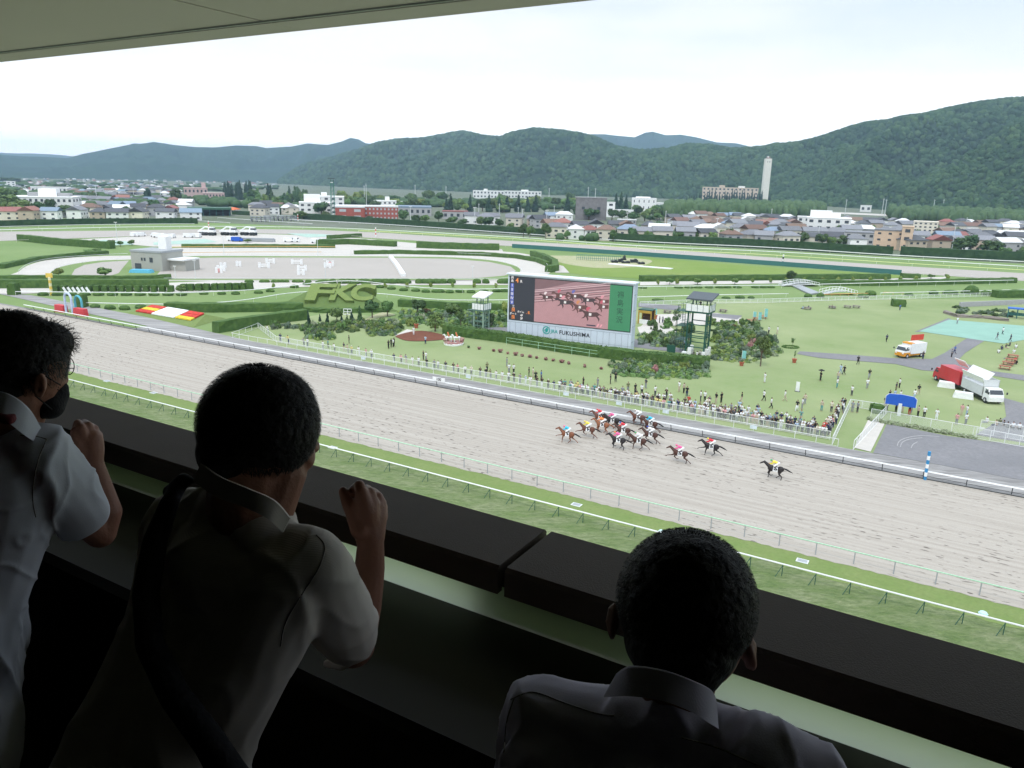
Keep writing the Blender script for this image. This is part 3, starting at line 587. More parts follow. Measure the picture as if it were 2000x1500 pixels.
# shrubs in garden beds: (polygon box, count, size px, palette)
PINK = mat('pink_flowers', (.42, .15, .18), .8, .4, 3, col2=(.30, .26, .18)); PALEF = mat('pale_flowers', (.42, .44, .32), .8, .2, 3, col2=(.16, .24, .09)); REDF = mat('red_foliage', (.16, .05, .04), .8, .3, 8, col2=(.10, .12, .05))
def scatter(x0, x1, y0, y1, n, r0, r1, where, pal=(0, 1, 2, 3), extra=(), sl=0.):
    for i in range(n):
        x = random.uniform(x0, x1); y = random.uniform(y0, y1) + sl * (x - x0); p = G(x, y); k = mpp(p); r = random.uniform(r0, r1) * k
        s = shrub(p, r, r * random.uniform(.8, 1.5), random.choice(pal), group='garden shrubs', where=where)
        if extra and random.random() < .14:
            e = random.choice(extra); s.material_slots[0].material = e[0]; s['label'] = e[1] + ' ' + where
EX = [(PINK, 'pink flowering bush'), (PALEF, 'pale cream flowering bush'), (REDF, 'reddish leaved bush')]
scatter(1190, 1380, 706, 733, 45, 6, 12, 'in the oval bed below the screen', extra=EX[:2])
scatter(1250, 1345, 655, 678, 20, 6, 11, 'between the screen and the green tower', (0, 1, 0, 3))
scatter(1395, 1500, 650, 705, 50, 5, 11, 'in the bed right of the green tower', extra=EX)
scatter(1380, 1470, 632, 655, 20, 6, 11, 'behind the green tower', (0, 1, 0), extra=EX)
scatter(1455, 1515, 662, 700, 10, 8, 12, 'around the tree at the bed edge', extra=EX)
scatter(1270, 1345, 636, 655, 10, 6, 11, 'by the garden path', (0, 1), extra=EX[2:])
scatter(780, 990, 606, 640, 50, 6, 12, 'in the garden left of the screen', extra=EX[1:], sl=.06)
scatter(590, 775, 636, 652, 32, 5, 10, 'in the long flower border left', (0, 1, 3, 1), extra=EX[1:2], sl=-.06)
scatter(598, 655, 648, 664, 12, 7, 11, 'in the small oval bed on the lawn', (0, 1, 3))
scatter(715, 785, 640, 655, 14, 6, 10, 'on the green mound left of the bark bed', (1, 2, 1))
scatter(530, 600, 636, 644, 12, 5, 9, 'behind the left corner of the fence', (0, 1, 3))
for i in range(26):
    f = i / 25; x = 1703 + f * 195 + random.uniform(-3, 3); y = 822 + f * 35; p = G(x, y); k = mpp(p); s = shrub(p, 9 * k, 7 * k, 2, 'pale hydrangea bush behind the paved yard fence', 'hydrangea_bush', 'hydrangea', 'hydrangea row'); s.material_slots[0].material = PALEF
for i in range(20):
    x = random.uniform(1855, 1980); y = 603 + (x - 1855) * .07 + random.uniform(-2, 9); p = G(x, y); k = mpp(p); shrub(p, 8 * k, 6 * k, random.choice((3, 0)), where='by the play area', group='playground planting')
cube_shrub(G(1712, 806), 1.6, 1.2, 'small dark box bush inside the white gate fence', group=None)
def undergrowth(label, poly, n, pal=((.06, .12, .03), (.14, .20, .06))):
    p = [G(*q) for q in poly]; mb = MB(); xs = [q.x for q in p]; ys = [q.y for q in p]; k = 0; g = 0
    while k < n and g < n * 30:
        g += 1; x, y = random.uniform(min(xs), max(xs)), random.uniform(min(ys), max(ys)); c = False; j = len(p) - 1
        for i in range(len(p)):
            if (p[i].y > y) != (p[j].y > y) and x < (p[j].x - p[i].x) * (y - p[i].y) / (p[j].y - p[i].y) + p[i].x: c = not c
            j = i
        if not c: continue
        k += 1; h = random.uniform(.25, .9); r = random.uniform(.35, .8); mi = random.randrange(4); q = Vector((x, y, .1))
        for t in range(26):
            d = Vector(rng.normal(size=3)).normalized(); d.z = abs(d.z); s = q + Vector((d.x * r, d.y * r, d.z * h)); a = (d + Vector(rng.normal(size=3)) * .6).normalized().orthogonal().normalized(); b = d.cross(a); z = random.uniform(.08, .16)
            mb.add([s - a * z, s - b * z, s + a * z, s + b * z], [(0, 1, 2, 3)], mi)
        mb.ell(q, (r * .8, r * .8, h * .8), 6, 4, None, mi, .2)
    return mb.build('undergrowth', [LEAF[0], LEAF[1], LEAF[2], LEAF[3]], None, label=label, cat='planting', kind='stuff')
undergrowth('mixed low planting filling the oval bed below the screen', [(1185, 722), (1230, 706), (1380, 716), (1386, 736), (1330, 744), (1220, 736)], 260)
undergrowth('mixed low planting around the green tower', [(1245, 655), (1345, 650), (1345, 682), (1250, 676)], 160); undergrowth('mixed low planting right of the green tower', [(1395, 632), (1480, 632), (1525, 690), (1460, 712), (1398, 706)], 420)
undergrowth('mixed low planting left of the screen', [(780, 606), (990, 610), (990, 640), (880, 640), (780, 632)], 420); undergrowth('mixed low planting of the long left border', [(590, 640), (700, 626), (775, 632), (770, 644), (600, 655)], 260); undergrowth('mixed low planting on the small lawn bed', [(595, 660), (620, 650), (655, 655), (650, 665), (610, 666)], 70); undergrowth('green mound planting left of the bark bed', [(710, 650), (745, 638), (785, 645), (770, 656), (725, 657)], 120)
# FKC topiary on its mound
P0 = G(648, 604); k0 = mpp(P0); ux = Vector((1, 0.0, 0)); inc = math.radians(24); uz = Vector((0, math.cos(inc), math.sin(inc)))
mb = MB(); prof = []
for j in range(9):
    f = j / 8; 
    for i in range(21):
        u = (i / 20 * 2 - 1); w = 10 + 36 * k0 * 1.0; xx = u * (135 * k0 * (1 - .55 * f) ) ; q = P0 + ux * xx + Vector((0, 1, 0)) * (-1 + f * 12.5); z = min(f * 12.5, 7.9) * math.tan(inc) * (1 - abs(u) ** 6)
        if f == 1: z = 0
        mb.v.append((q.x, q.y, z + .1)); 
mb.f = [(j * 21 + i, j * 21 + i + 1, (j + 1) * 21 + i + 1, (j + 1) * 21 + i) for j in range(8) for i in range(20)]; mb.m = [0] * len(mb.f)
mb.build('grass_mound', gmat('mound_grass', (.105, .165, .05), (.14, .20, .065), (.09, .14, .045), .1, 1.), None, True, label='broad grassy mound carrying three topiary letters', cat='mound')
LIME = mat('topiary_lime', (.125, .185, .045), .8, .25, 3, bump=.8, bscale=6, col2=(.19, .245, .07))
for ch, xp, ww in (('F', 619, 62), ('K', 663, 58), ('C', 704, 56)):
    me = textmesh(ch, 1, 0.0, 1, .02); xs = [v.co.x for v in me.vertices]; ys = [v.co.y for v in me.vertices]
    cu_w = max(xs) - min(xs); cu_h = max(ys) - min(ys); bpy.data.meshes.remove(me)
    base = G(xp, 602); hh = 7.4
    me = textmesh(ch, 1, .04, 1, .035); ww_ = ww * k0 * .80
    for v in me.vertices:
        q = base + ux * (v.co.x / cu_w * ww_) + uz * ((v.co.y / cu_h + .5) * hh) + Vector((0, 0, .9)) + Vector((0, -math.sin(inc), math.cos(inc))) * (v.co.z / .04 * 1.1); v.co = q
    me.materials.clear(); me.materials.append(LIME); o = bpy.data.objects.new('topiary_letter', me); COL.objects.link(o)
    tag(o, 'giant clipped lime hedge letter %s on the grassy mound' % ch, 'topiary', 'topiary letters')
hedge([(580, 607), (640, 611), (760, 609)], 1.6, 1., 'low clipped hedge at the foot of the topiary letters')
# flowerbed mound
Pm = G(330, 622); km = mpp(Pm); mb = MB()
a0, a1, a2, a3 = G(262, 612), G(372, 634), G(402, 618), G(295, 600)

H_ = {0: .4, 1: .4, 2: 1.5, 3: 1.5}; B = [G(262, 609, .4), G(374, 628, .4), G(402, 614, 1.5), G(297, 597, 1.5)]
tp = [Vector((p.x, p.y, H_[i])) for i, p in enumerate(B)]; outer = [G(240, 612), G(378, 640), G(440, 622), G(296, 599)]
mb.add([Vector((p.x, p.y, .05)) for p in outer] + tp, [(4, 5, 6, 7), (0, 1, 5, 4), (1, 2, 6, 5), (2, 3, 7, 6), (3, 0, 4, 7)])
fm = mb.build('flowerbed_mound', M_MOSS, None, label='sloping grass mound planted with red, yellow and white rectangles', cat='flowerbed')
RED = mat('red_flowers', (.50, .045, .03), .8, .3, 2); YELF = mat('yellow_flowers', (.68, .50, .04), .8, .2, 2); WHF = mat('white_board', (.82, .83, .85), .6, .05)
def bil(u, v, z=.1): return tp[0].lerp(tp[1], u).lerp(tp[3].lerp(tp[2], u), v) + Vector((0, 0, z))
def patch(u0, u1, v0, v1, M, nm, z=.1): MB().prism([tuple(bil(u0, v0)), tuple(bil(u1, v0)), tuple(bil(u1, v1)), tuple(bil(u0, v1))], -.02, .15 + z).build(nm, M, fm)
patch(.31, .70, .02, .98, WHF, 'white_panel')
for a, b in ((.02, .29), (.72, .98)):
    patch(a, b, .03, .30, YELF if a > .5 else RED, 'flower_strip'); patch(a, b, .34, .62, RED if a > .5 else YELF, 'flower_strip'); patch(a, b, .66, .97, RED, 'flower_strip')
# ================================================================== TOWN, HILLS, HAZE
GLASS = mat('window_glass', (.05, .06, .07), .25, .1, spec=.5)
ROOFC = {'grey': mat('roof_grey', (.20, .205, .22), .8, .12, 1.5, orand=.2), 'dark': mat('roof_dark', (.09, .095, .105), .8, .12, 1.5, orand=.2), 'brown': mat('roof_brown', (.20, .13, .10), .8, .15, 1.5, orand=.2),
         'red': mat('roof_red', (.27, .12, .10), .8, .15, 1.5, orand=.15), 'blue': mat('roof_blue', (.20, .26, .33), .7, .12, 1.5, orand=.15), 'pale': mat('roof_pale', (.66, .66, .65), .7, .08, 1.5, orand=.1)}
WALLC = {'white': mat('wall_white', (.80, .80, .78), .9, .05, 2, orand=.1), 'cream': mat('wall_cream', (.68, .63, .53), .9, .06, 2, orand=.12), 'beige': mat('wall_beige', (.48, .40, .31), .9, .08, 2, orand=.12),
         'grey': mat('wall_grey', (.38, .38, .38), .9, .08, 2, orand=.15), 'tan': mat('wall_tan', (.38, .27, .20), .9, .08, 2, orand=.12)}
def house(p, w, d, h, roof, wall, yaw, storeys=2, hip=False, win=True, where='', detail=True):
    X = Vector((math.cos(yaw), math.sin(yaw), 0)); Y = Vector((-X.y, X.x, 0)); Z = Vector((0, 0, 1)); ax = (X, Y, Z)
    root = thing('house', '%s house with %s %s roof %s' % (wall, roof, 'hipped' if hip else 'gabled', where), 'house', p, 'houses of the town')
    mb = MB(); mb.box(p + Z * h / 2, (w, d, h), ax)
    rh = min(w, d) * .27; e = .5
    if not hip: mb.add([p + X * (s * w / 2) + Y * (t * d / 2) + Z * h for s in (-1, 1) for t in (-1, 1)] + [p + X * (s * w / 2) + Z * (h + rh * .93) for s in (-1, 1)], [(0, 4, 1), (2, 3, 5)])
    mb.build('wall', WALLC[wall], root)
    mb = MB(); q = p + Z * h; W_, D_ = w / 2 + e, d / 2 + e; r = 0 if not hip else min(D_, W_) * .8
    vs = [q + X * -W_ + Y * -D_, q + X * W_ + Y * -D_, q + X * W_ + Y * D_, q + X * -W_ + Y * D_, q + X * (-W_ + r) + Z * rh, q + X * (W_ - r) + Z * rh]
    vs += [v + Z * .22 for v in vs]
    mb.add(vs, [(6, 7, 11, 10), (8, 9, 10, 11), (9, 6, 10), (7, 8, 11), (0, 4, 5, 1), (2, 5, 4, 3), (3, 4, 0), (1, 5, 2), (0, 1, 7, 6), (1, 2, 8, 7), (2, 3, 9, 8), (3, 0, 6, 9)]); mb.build('roof', ROOFC[roof], root)
    if win:
        for s in range(storeys):
            n = max(2, int(w / 3.6))
            for i in range(n):
                if random.random() < .2: continue
                xx = (i + .5) / n * w - w / 2; MB().box(p + X * xx + Y * (-d / 2 - .02) + Z * (1.5 + s * 2.7), (1.3 + .5 * random.random(), .1, 1.1), ax).build('window', GLASS, root)
            MB().box(p + X * (w / 2 + .02) + Y * random.uniform(-1, 1) + Z * (1.5 + s * 2.7), (.1, 1.2, 1.), ax).build('window', GLASS, root)
            MB().box(p + X * (-w / 2 - .02) + Y * random.uniform(-1, 1) + Z * (1.5 + s * 2.7), (.1, 1.2, 1.), ax).build('window', GLASS, root)
    return root
def block(xl, xr, yb, yt, M, label, name='building', cat='building', depth=14, cols=8, rows=3, yaw=0., roofM=None, wM=None, extras=(), par=.5, wfrac=(.45, .42), sidewin=True):
    pl, pr = G(xl, yb), G(xr, yb); c = pl.lerp(pr, .5); k = mpp(c); w = (pr - pl).length; h = (yb - yt) * k * .985
    a = math.atan2(pr.y - pl.y, pr.x - pl.x) * 0 + math.atan2(-c.x, c.y) * 1.0 + yaw; X = Vector((math.cos(a), math.sin(a), 0)); Y = Vector((-X.y, X.x, 0)); Z = Vector((0, 0, 1)); ax = (X, Y, Z)
    w = (xr - xl) * k / max(.5, math.cos(yaw)) - abs(math.sin(yaw)) * depth * .6; w = max(w, 4)
    c = c + Y * depth / 2; root = thing(name, label, cat, c)
    MB().box(c + Z * h / 2, (w, depth, h), ax).build('wall', M, root)
    MB().box(c + Z * (h + par / 2), (w + .5, depth + .5, par), ax).build('roof', roofM or M, root)
    wM = wM or GLASS
    for r in range(rows):
        for i in range(cols):
            MB().box(c + X * ((i + .5) / cols * w - w / 2) + Y * (-depth / 2 - .03) + Z * ((r + .55) / rows * h), (w / cols * wfrac[0], .16, h / rows * wfrac[1]), ax).build('window', wM, root)
        if sidewin:
            for sgn in (-1, 1):
                for i in range(3): MB().box(c + Y * ((i + .5) / 3 * depth - depth / 2) + X * (sgn * (w / 2 + .03)) + Z * ((r + .55) / rows * h), (.16, depth / 8, h / rows * .4), ax).build('window', wM, root)
    for (dx, dy, ww, dd, hh, MM, nm) in extras:
        MB().box(c + X * (dx * w) + Y * (dy * depth) + Z * (h + par + hh / 2 - .01), (ww * w, dd * depth, hh), ax).build(nm, MM, root)
    return root, c, ax, w, h
BRICK = mat('red_brick', (.36, .10, .075), .9, .12, 1); PEACH = mat('peach_wall', (.62, .46, .33), .9, .05, 1); PINKW = mat('pink_wall', (.52, .38, .36), .9, .05, 1); WW = WALLC['white']; CONCW = mat('grey_concrete', (.20, .19, .19), .9, .15, .4)
BEIGEW = mat('beige_wall', (.58, .48, .38), .9, .06, 1); BLUR = ROOFC['blue']; CREAMW = mat('offwhite_tower', (.72, .70, .62), .9, .04, .5)
block(28, 142, 424, 386, WW, 'large white three-storey hospital among trees at the far left', cols=11, rows=3, yaw=-.22, depth=30, extras=[(.05, 0, .3, .4, 5, WW, 'penthouse'), (-.18, 0, .22, .3, 2.6, WALLC['grey'], 'plant_room'), (.3, .0, .22, .35, 2.2, WALLC['grey'], 'plant_room')])
block(66, 134, 378, 366, WW, 'long low white factory behind the white hospital', cols=9, rows=1, depth=20)
block(362, 405, 392, 368, PINKW, 'pink apartment block left half with dark windows', cols=6, rows=2, depth=30, extras=[(.35, 0, .18, .3, 6, PINKW, 'stair_tower')])
block(398, 438, 396, 378, PINKW, 'pink lower wing beside the pink apartment block', cols=7, rows=2, depth=25)
block(142, 212, 410, 395, PINKW, 'long pinkish low school wing right of the white hospital', cols=8, rows=2, depth=14, roofM=ROOFC['red'])
block(15, 30, 366, 355, WW, 'small white tower block with red stripe at the far left', cols=2, rows=3, depth=20)
block(586, 648, 424, 397, WW, 'white irregular building with balconies left of the brick school', cols=5, rows=3, depth=25, extras=[(-.1, 0, .5, .5, 6, WW, 'penthouse')])
block(618, 672, 419, 385, WW, 'tall white block with a white water tank', cols=4, rows=4, depth=25, extras=[(-.2, 0, .2, .2, 3, WHITE, 'water_tank')])
rb = block(656, 712, 430, 406, BRICK, 'red brick school wing with white band windows facing the course', cols=2, rows=2, depth=40, roofM=ROOFC['pale'], par=1.0, wM=mat('pale_glass', (.45, .48, .50), .3, .1), yaw=0)
block(712, 777, 430, 405, BRICK, 'red brick school wing with two rows of pale windows', cols=9, rows=3, depth=18, roofM=ROOFC['pale'], par=1.0, wM=mat('pale_glass', (.45, .48, .50), .3, .1))
block(730, 774, 408, 393, WW, 'white block standing behind the red brick school', cols=5, rows=2, depth=20, extras=[(.1, 0, .2, .4, 4, WW, 'penthouse')])
block(778, 802, 404, 394, WW, 'small white block right of the white school block', cols=3, rows=1, depth=20)
block(778, 842, 421, 406, WALLC['grey'], 'low hall with blue flat roof right of the brick school', cols=6, rows=1, depth=30, roofM=BLUR, par=1.2)
block(864, 913, 428, 414, WALLC['grey'], 'low shed with thin red roof edge', cols=4, rows=1, depth=14, roofM=ROOFC['red'], par=.8)
block(923, 984, 388, 373, WW, 'long white two-storey building at the foot of the hills, left half', cols=9, rows=2, depth=20, extras=[(-.1, 0, .12, .3, 3, WW, 'penthouse')])
block(984, 1056, 388, 374, WW, 'long white two-storey building at the foot of the hills, right half', cols=11, rows=2, depth=20, extras=[(.05, 0, .2, .3, 2.5, WW, 'penthouse')])
block(1123, 1183, 430, 388, CONCW, 'dark grey windowless concrete block among trees', cols=2, rows=1, depth=25, wfrac=(.2, .12))
block(1184, 1200, 424, 396, WW, 'narrow white stair tower beside the grey block', cols=1, rows=3, depth=10)
block(1196, 1236, 424, 411, WW, 'low white wing with a row of windows', cols=7, rows=1, depth=12)
block(1233, 1280, 412, 388, WW, 'white four-storey block with slit windows', cols=5, rows=2, depth=20, wfrac=(.18, .4), extras=[(-.05, 0, .6, .5, 1.5, WW, 'penthouse')])
block(1278, 1295, 408, 397, WW, 'white annexe right of the slit-window block', cols=2, rows=1, depth=20)
block(1206, 1242, 437, 430, WALLC['grey'], 'low shed with red edged roof behind the hedge trees', cols=5, rows=1, depth=10, roofM=ROOFC['pale'])
hb_ = block(1369, 1474, 396, 367, BEIGEW, 'long beige hospital behind dark conifers', cols=14, rows=4, depth=25, extras=[(-.15, 0, .1, .4, 4, BEIGEW, 'plant_room'), (.2, 0, .12, .4, 3, WW, 'plant_room')])
block(1556, 1580, 446, 424, WW, 'white modern block left part with flat roof', cols=2, rows=2, depth=14)
block(1576, 1656, 452, 427, WW, 'white modern building with dark framed glazing', cols=5, rows=2, depth=25, extras=[(-.2, .1, .5, .5, 5, WW, 'upper_floor'), (.15, .1, .2, .4, 3, WW, 'plant_room')])
block(1706, 1762, 487, 451, PEACH, 'peach coloured three-storey apartment house', cols=3, rows=3, depth=14, roofM=ROOFC['grey'], par=.6, wfrac=(.3, .3))
block(1757, 1777, 490, 444, PEACH, 'peach stair tower with dark openings', cols=1, rows=3, depth=8)
block(1650, 1704, 478, 455, WALLC['grey'], 'grey building with flat roof left of the peach apartments', cols=4, rows=2, depth=14, roofM=ROOFC['grey'])
block(1783, 1826, 460, 434, WALLC['cream'], 'tall cream apartment slab behind the blue-grey houses', cols=5, rows=4, depth=14)
block(1680, 1700, 414, 402, WW, 'small pale shed by the road at the hill foot', cols=2, rows=1, depth=20)
# dome on the white building
p = G(620, 419); k = mpp(p); dm = thing('radar_dome', 'small white dome on the roof of the white building', 'dome', p + Vector((0, 20, 37.5 * k))); MB().ell(p + Vector((0, 20, 38 * k)), 2.6 * k, 12, 8).build('dome', WHITE, dm, True); MB().tube([p + Vector((0, 20, 30 * k)), p + Vector((0, 20, 36 * k))], 1.2 * k, 8).build('base', WHITE, dm)
# chimney
p = G(1491, 400); k = mpp(p); ch = thing('chimney_tower', 'tall pale square chimney tower rising behind the conifers', 'chimney', p); h = 86.5 * k
MB().box(p + Vector((0, 0, h / 2)), (12 * k, 10 * k, h), (RT, Vector((0, 1, 0)), Vector((0, 0, 1)))).build('shaft', CREAMW, ch)
for s in (-1, 1): MB().box(p + Vector((s * 2 * k, -5.03 * k, h * .93)), (1.2 * k, .3, 2 * k)).build('vent', GLASS, ch)
MB().tube([p + Vector((0, 0, h)), p + Vector((0, 0, h + 4 * k))], [4 * k, 3.4 * k], 10).build('flue', mat('flue', (.30, .20, .17), .8), ch); MB().ell(p + Vector((-1.5 * k, -3 * k, h + 3 * k)), 1.6 * k).build('warning_lamp', WHITE, ch)
# far stand with green roof, orange hut
p = G(410, 421); k = mpp(p); st = thing('viewing_stand', 'low far stand with dark green flat roof on posts', 'stand', p); A = math.atan2(-p.x, p.y); X = Vector((math.cos(A), math.sin(A), 0)); Y = Vector((-X.y, X.x, 0)); ax = (X, Y, Vector((0, 0, 1)))
MB().box(p + Vector((0, 0, 14 * k)), (80 * k, 20, 1.4), ax).build('roof', mat('stand_green', (.045, .12, .075), .6), st)
for i in range(7): MB().box(p + X * ((i - 3) * 12 * k) - Y * 8 + Vector((0, 0, 6.7 * k)), (.5, .5, 13.4 * k), ax).build('post', TEALW, st)
MB().box(p + Y * 7 + Vector((0, 0, 6 * k)), (78 * k, .5, 12 * k), ax).build('back_wall', DARK, st)
p = G(448, 413); k = mpp(p); oh = thing('orange_hut', 'bright orange roofed hut beside the far stand', 'hut', p); MB().box(p + Vector((0, 0, 2 * k)), (28 * k, 14, 4 * k)).build('wall', WW, oh); MB().add([p + Vector((a * 16 * k, b * 9, 4 * k)) for a in (-1, 1) for b in (-1, 1)] + [p + Vector((-12 * k, 0, 8 * k)), p + Vector((12 * k, 0, 8 * k))], [(0, 1, 4), (2, 5, 3), (0, 4, 5, 2), (1, 3, 5, 4)]).build('roof', mat('orange_roof', (.75, .16, .05), .6), oh)
# houses: rows in the right and middle town
def hrow(y, x0, x1, dx, where, sl=0, skip=(), wl=('white', 'cream', 'white', 'grey', 'beige', 'white', 'cream'), rf=('grey', 'dark', 'grey', 'brown', 'dark', 'blue', 'grey', 'pale', 'red', 'grey', 'dark', 'grey', 'pale', 'brown'), win=True, hh=(5.0, 6.6)):
    x = x0
    while x < x1:
        xx = x + random.uniform(-.3, .3) * dx; yy = y + sl * (xx - x0) + random.uniform(-1.5, 1.5)
        if not any(a < xx < b for a, b in skip):
            p = G(xx, yy); house(p, random.uniform(9, 14), random.uniform(8, 10), random.uniform(*hh), random.choice(rf), random.choice(wl), math.atan2(-p.x, p.y) * .3 + random.choice((0, .25, -.2, 1.57, .4)), 2, random.random() < .45, win, where)
        x += dx
wr = 'in the near row behind the long hedge'
hrow(465, 1085, 1260, 34, wr, .03); hrow(474, 1300, 1690, 40, wr, .03, skip=[(1380, 1400)]); hrow(488, 1790, 2040, 42, wr, .03)
wr = 'in the second row of the right town'
hrow(452, 1070, 1240, 32, wr, .03); hrow(458, 1262, 1640, 30, wr, .035); hrow(478, 1800, 2040, 36, wr, .03)
wr = 'in the third row of the right town'
hrow(446, 1310, 1560, 22, wr, .05, win=False); hrow(463, 1660, 2040, 30, wr, .03, skip=[(1775, 1830)])
wr = 'in the middle of the right town'
hrow(438, 1310, 1550, 18, wr, .05, win=False); hrow(450, 1660, 2040, 26, wr, .03, skip=[(1775, 1830)], win=False)
wr = 'among the farthest rows of the right town'
hrow(431, 1340, 1560, 15, wr, .04, win=False); hrow(441, 1650, 2040, 22, wr, .02, skip=[(1775, 1830)], win=False); hrow(426, 1400, 1480, 14, wr, .02, win=False)
hrow(433, 1080, 1115, 30, 'near the grey concrete block'); hrow(436, 930, 1070, 40, 'behind the hedge left of the middle', .05); hrow(441, 960, 1060, 46, 'just behind the hedge in the middle', .05)
wr = 'behind the hedge at the far left'
hrow(431, 10, 380, 44, wr, -.006); hrow(423, 150, 360, 30, wr + ', second row', -.01); hrow(412, 150, 360, 26, wr + ', third row', win=False); hrow(404, 205, 360, 22, wr + ', fourth row', win=False)
hrow(420, 505, 590, 24, 'left of the white buildings'); hrow(412, 500, 580, 22, 'left of the white buildings, further back', win=False)
hrow(398, 150, 350, 16, 'in the left town', win=False); hrow(388, 150, 355, 13, 'in the left town, further back', win=False)
hrow(380, 140, 360, 13, 'in the distant left town', win=False)
# very distant town: individual houses too small to show parts
DW = [WALLC['white'], WALLC['grey'], ROOFC['grey'], WALLC['cream'], ROOFC['pale'], ROOFC['red'], ROOFC['blue']]; DN = ['white', 'grey', 'grey-roofed', 'cream', 'pale', 'red-roofed', 'blue-roofed']; DP = [5, 4, 5, 2, 3, 1, 2]
def farhouse(x, y, s):
    p = G(x, y); k = mpp(p); i = random.choices(range(7), DP)[0]; w = s * k * random.uniform(.8, 1.7); h = s * k * .45; mb = MB(); q = p
    mb.box(q + Vector((0, 0, h / 2)), (w, w * .7, h)); mb.add([q + Vector((a * w * .55, b * w * .4, h)) for a in (-1, 1) for b in (-1, 1)] + [q + Vector((a * w * .5, 0, h * 1.5)) for a in (-1, 1)], [(0, 1, 4), (2, 5, 3), (0, 4, 5, 2), (1, 3, 5, 4)])
    mb.build('house', DW[i], None, label=DN[i] + ' small distant house in the hazy town at the far left', cat='house', group='distant houses of the left town')
pts_ = []
for i in range(420):
    f = random.random() ** 1.3; pts_.append((random.uniform(0, 540 if f < .4 else 350), 349 + f * 31, 3.2 + f * 5))
pts_.sort(key=lambda q: -q[2]); rest = MB()
for i, (x, y, s_z) in enumerate(pts_):
    if i < 66: farhouse(x, y + x * .006, s_z); continue
    p = G(x, y + x * .006); k = mpp(p); w = s_z * k * random.uniform(.8, 1.7); h = s_z * k * .45; mi = random.choices(range(7), DP)[0]
    rest.box(p + Vector((0, 0, h / 2)), (w, w * .7, h), None, mi); rest.add([p + Vector((a * w * .55, b * w * .4, h)) for a in (-1, 1) for b in (-1, 1)] + [p + Vector((a * w * .5, 0, h * 1.5)) for a in (-1, 1)], [(0, 1, 4), (2, 5, 3), (0, 4, 5, 2), (1, 3, 5, 4)], random.choice((2, 2, 4, 5, 6, 1)))
rest.build('distant_houses', DW, None, label='mass of tiny pale and grey houses in the hazy far town', cat='houses', kind='stuff')
# trees of the town
GR = 'trees of the town'
for x, y, r_2, h, m in ((1022, 462, 9, 22, 0), (1035, 463, 8, 18, 1), (1066, 464, 10, 24, 0), (1107, 466, 7, 14, 1), (1197, 470, 7, 18, 0), (1232, 470, 10, 22, 0), (1265, 470, 8, 16, 1), (1290, 470, 9, 16, 0), (1325, 472, 9, 18, 1), (1357, 472, 10, 20, 0), (1392, 474, 9, 17, 1), (1425, 475, 12, 23, 0),
                  (1527, 478, 11, 23, 0), (1565, 480, 12, 22, 0), (1605, 482, 12, 21, 0), (1622, 482, 10, 16, 1), (1642, 482, 12, 19, 0), (1665, 483, 10, 12, 1), (1876, 494, 20, 24, 0), (1895, 494, 16, 30, 0), (1935, 497, 18, 22, 0), (1962, 500, 12, 14, 1), (1992, 502, 10, 12, 0)):
    pxtree(x, y + 2.5, r_2 * 1.25, h * 1.4, m, where='just behind the long hedge on the right', group=GR)
for x, y, r_2, h, m in ((787, 436, 12, 22, 0), (812, 438, 9, 16, 0), (830, 438, 10, 16, 1), (857, 438, 9, 22, 0), (885, 440, 12, 16, 0), (905, 442, 10, 14, 0), (940, 444, 10, 18, 1), (955, 446, 11, 20, 0), (975, 448, 10, 18, 0), (998, 450, 8, 14, 1), (722, 430, 6, 8, 0), (590, 428, 10, 14, 1), (575, 428, 8, 8, 0), (628, 424, 15, 26, 0), (636, 426, 9, 12, 1)):
    pxtree(x, y + 1, r_2 * 1.2, h * 1.25, m, where='behind the boundary hedge in the middle', group=GR)
for x, y, r_2, h, m in ((10, 425, 30, 40, 1), (45, 428, 22, 34, 1), (80, 427, 18, 30, 0), (100, 424, 14, 34, 0), (130, 425, 15, 22, 0), (165, 427, 14, 20, 0), (245, 427, 12, 22, 0), (20, 400, 22, 30, 0), (5, 410, 20, 40, 1), (150, 394, 14, 16, 0), (180, 394, 16, 18, 0), (300, 412, 12, 20, 0), (205, 420, 8, 12, 1), (60, 396, 16, 16, 0), (120, 372, 14, 12, 0), (20, 358, 20, 10, 0), (290, 402, 7, 30, 4), (345, 400, 12, 28, 0), (372, 396, 10, 12, 0), (250, 378, 20, 10, 0), (340, 416, 10, 16, 1)):
    pxtree(x, y, r_2 * 1.1, h * 1.15, m, where='in the town at the left', group=GR)
for i in range(26):
    x = random.uniform(438, 492); pxtree(x, 388 + random.uniform(-4, 4), 5, random.uniform(24, 34), 4, 'cone', 'in the dense clump left of the hill', group=GR)
for i in range(34):
    x = random.uniform(480, 600); pxtree(x, random.uniform(392, 410), random.uniform(6, 13), random.uniform(16, 32), random.choice((0, 1, 0)), random.choice(('round', 'cone', 'round')), 'below the wooded hill at the left', group=GR)
for i in range(60):
    x = random.uniform(655, 1120); y = random.uniform(392, 416) + (x - 800) * .02; pxtree(x, y, random.uniform(8, 16), random.uniform(14, 26), random.choice((0, 1, 1, 0, 2)), 'round', 'in the green belt at the hill foot', group=GR)
for x, h in ((880, 36), (918, 34), (955, 34), (975, 30), (990, 32), (1012, 34), (1030, 30), (1046, 34), (1108, 34), (1202, 36), (1212, 40), (1222, 34), (872, 26), (530, 36), (525, 40), (566, 34)):
    pxtree(x, 414 if x > 600 else 398, 7, h, 4, 'cone', 'standing in the green belt', group=GR)
for i in range(26):
    x = random.uniform(1236, 1330); pxtree(x, random.uniform(418, 436), random.uniform(9, 15), random.uniform(14, 24), random.choice((0, 1)), 'round', 'beside the slit-window block', group=GR)
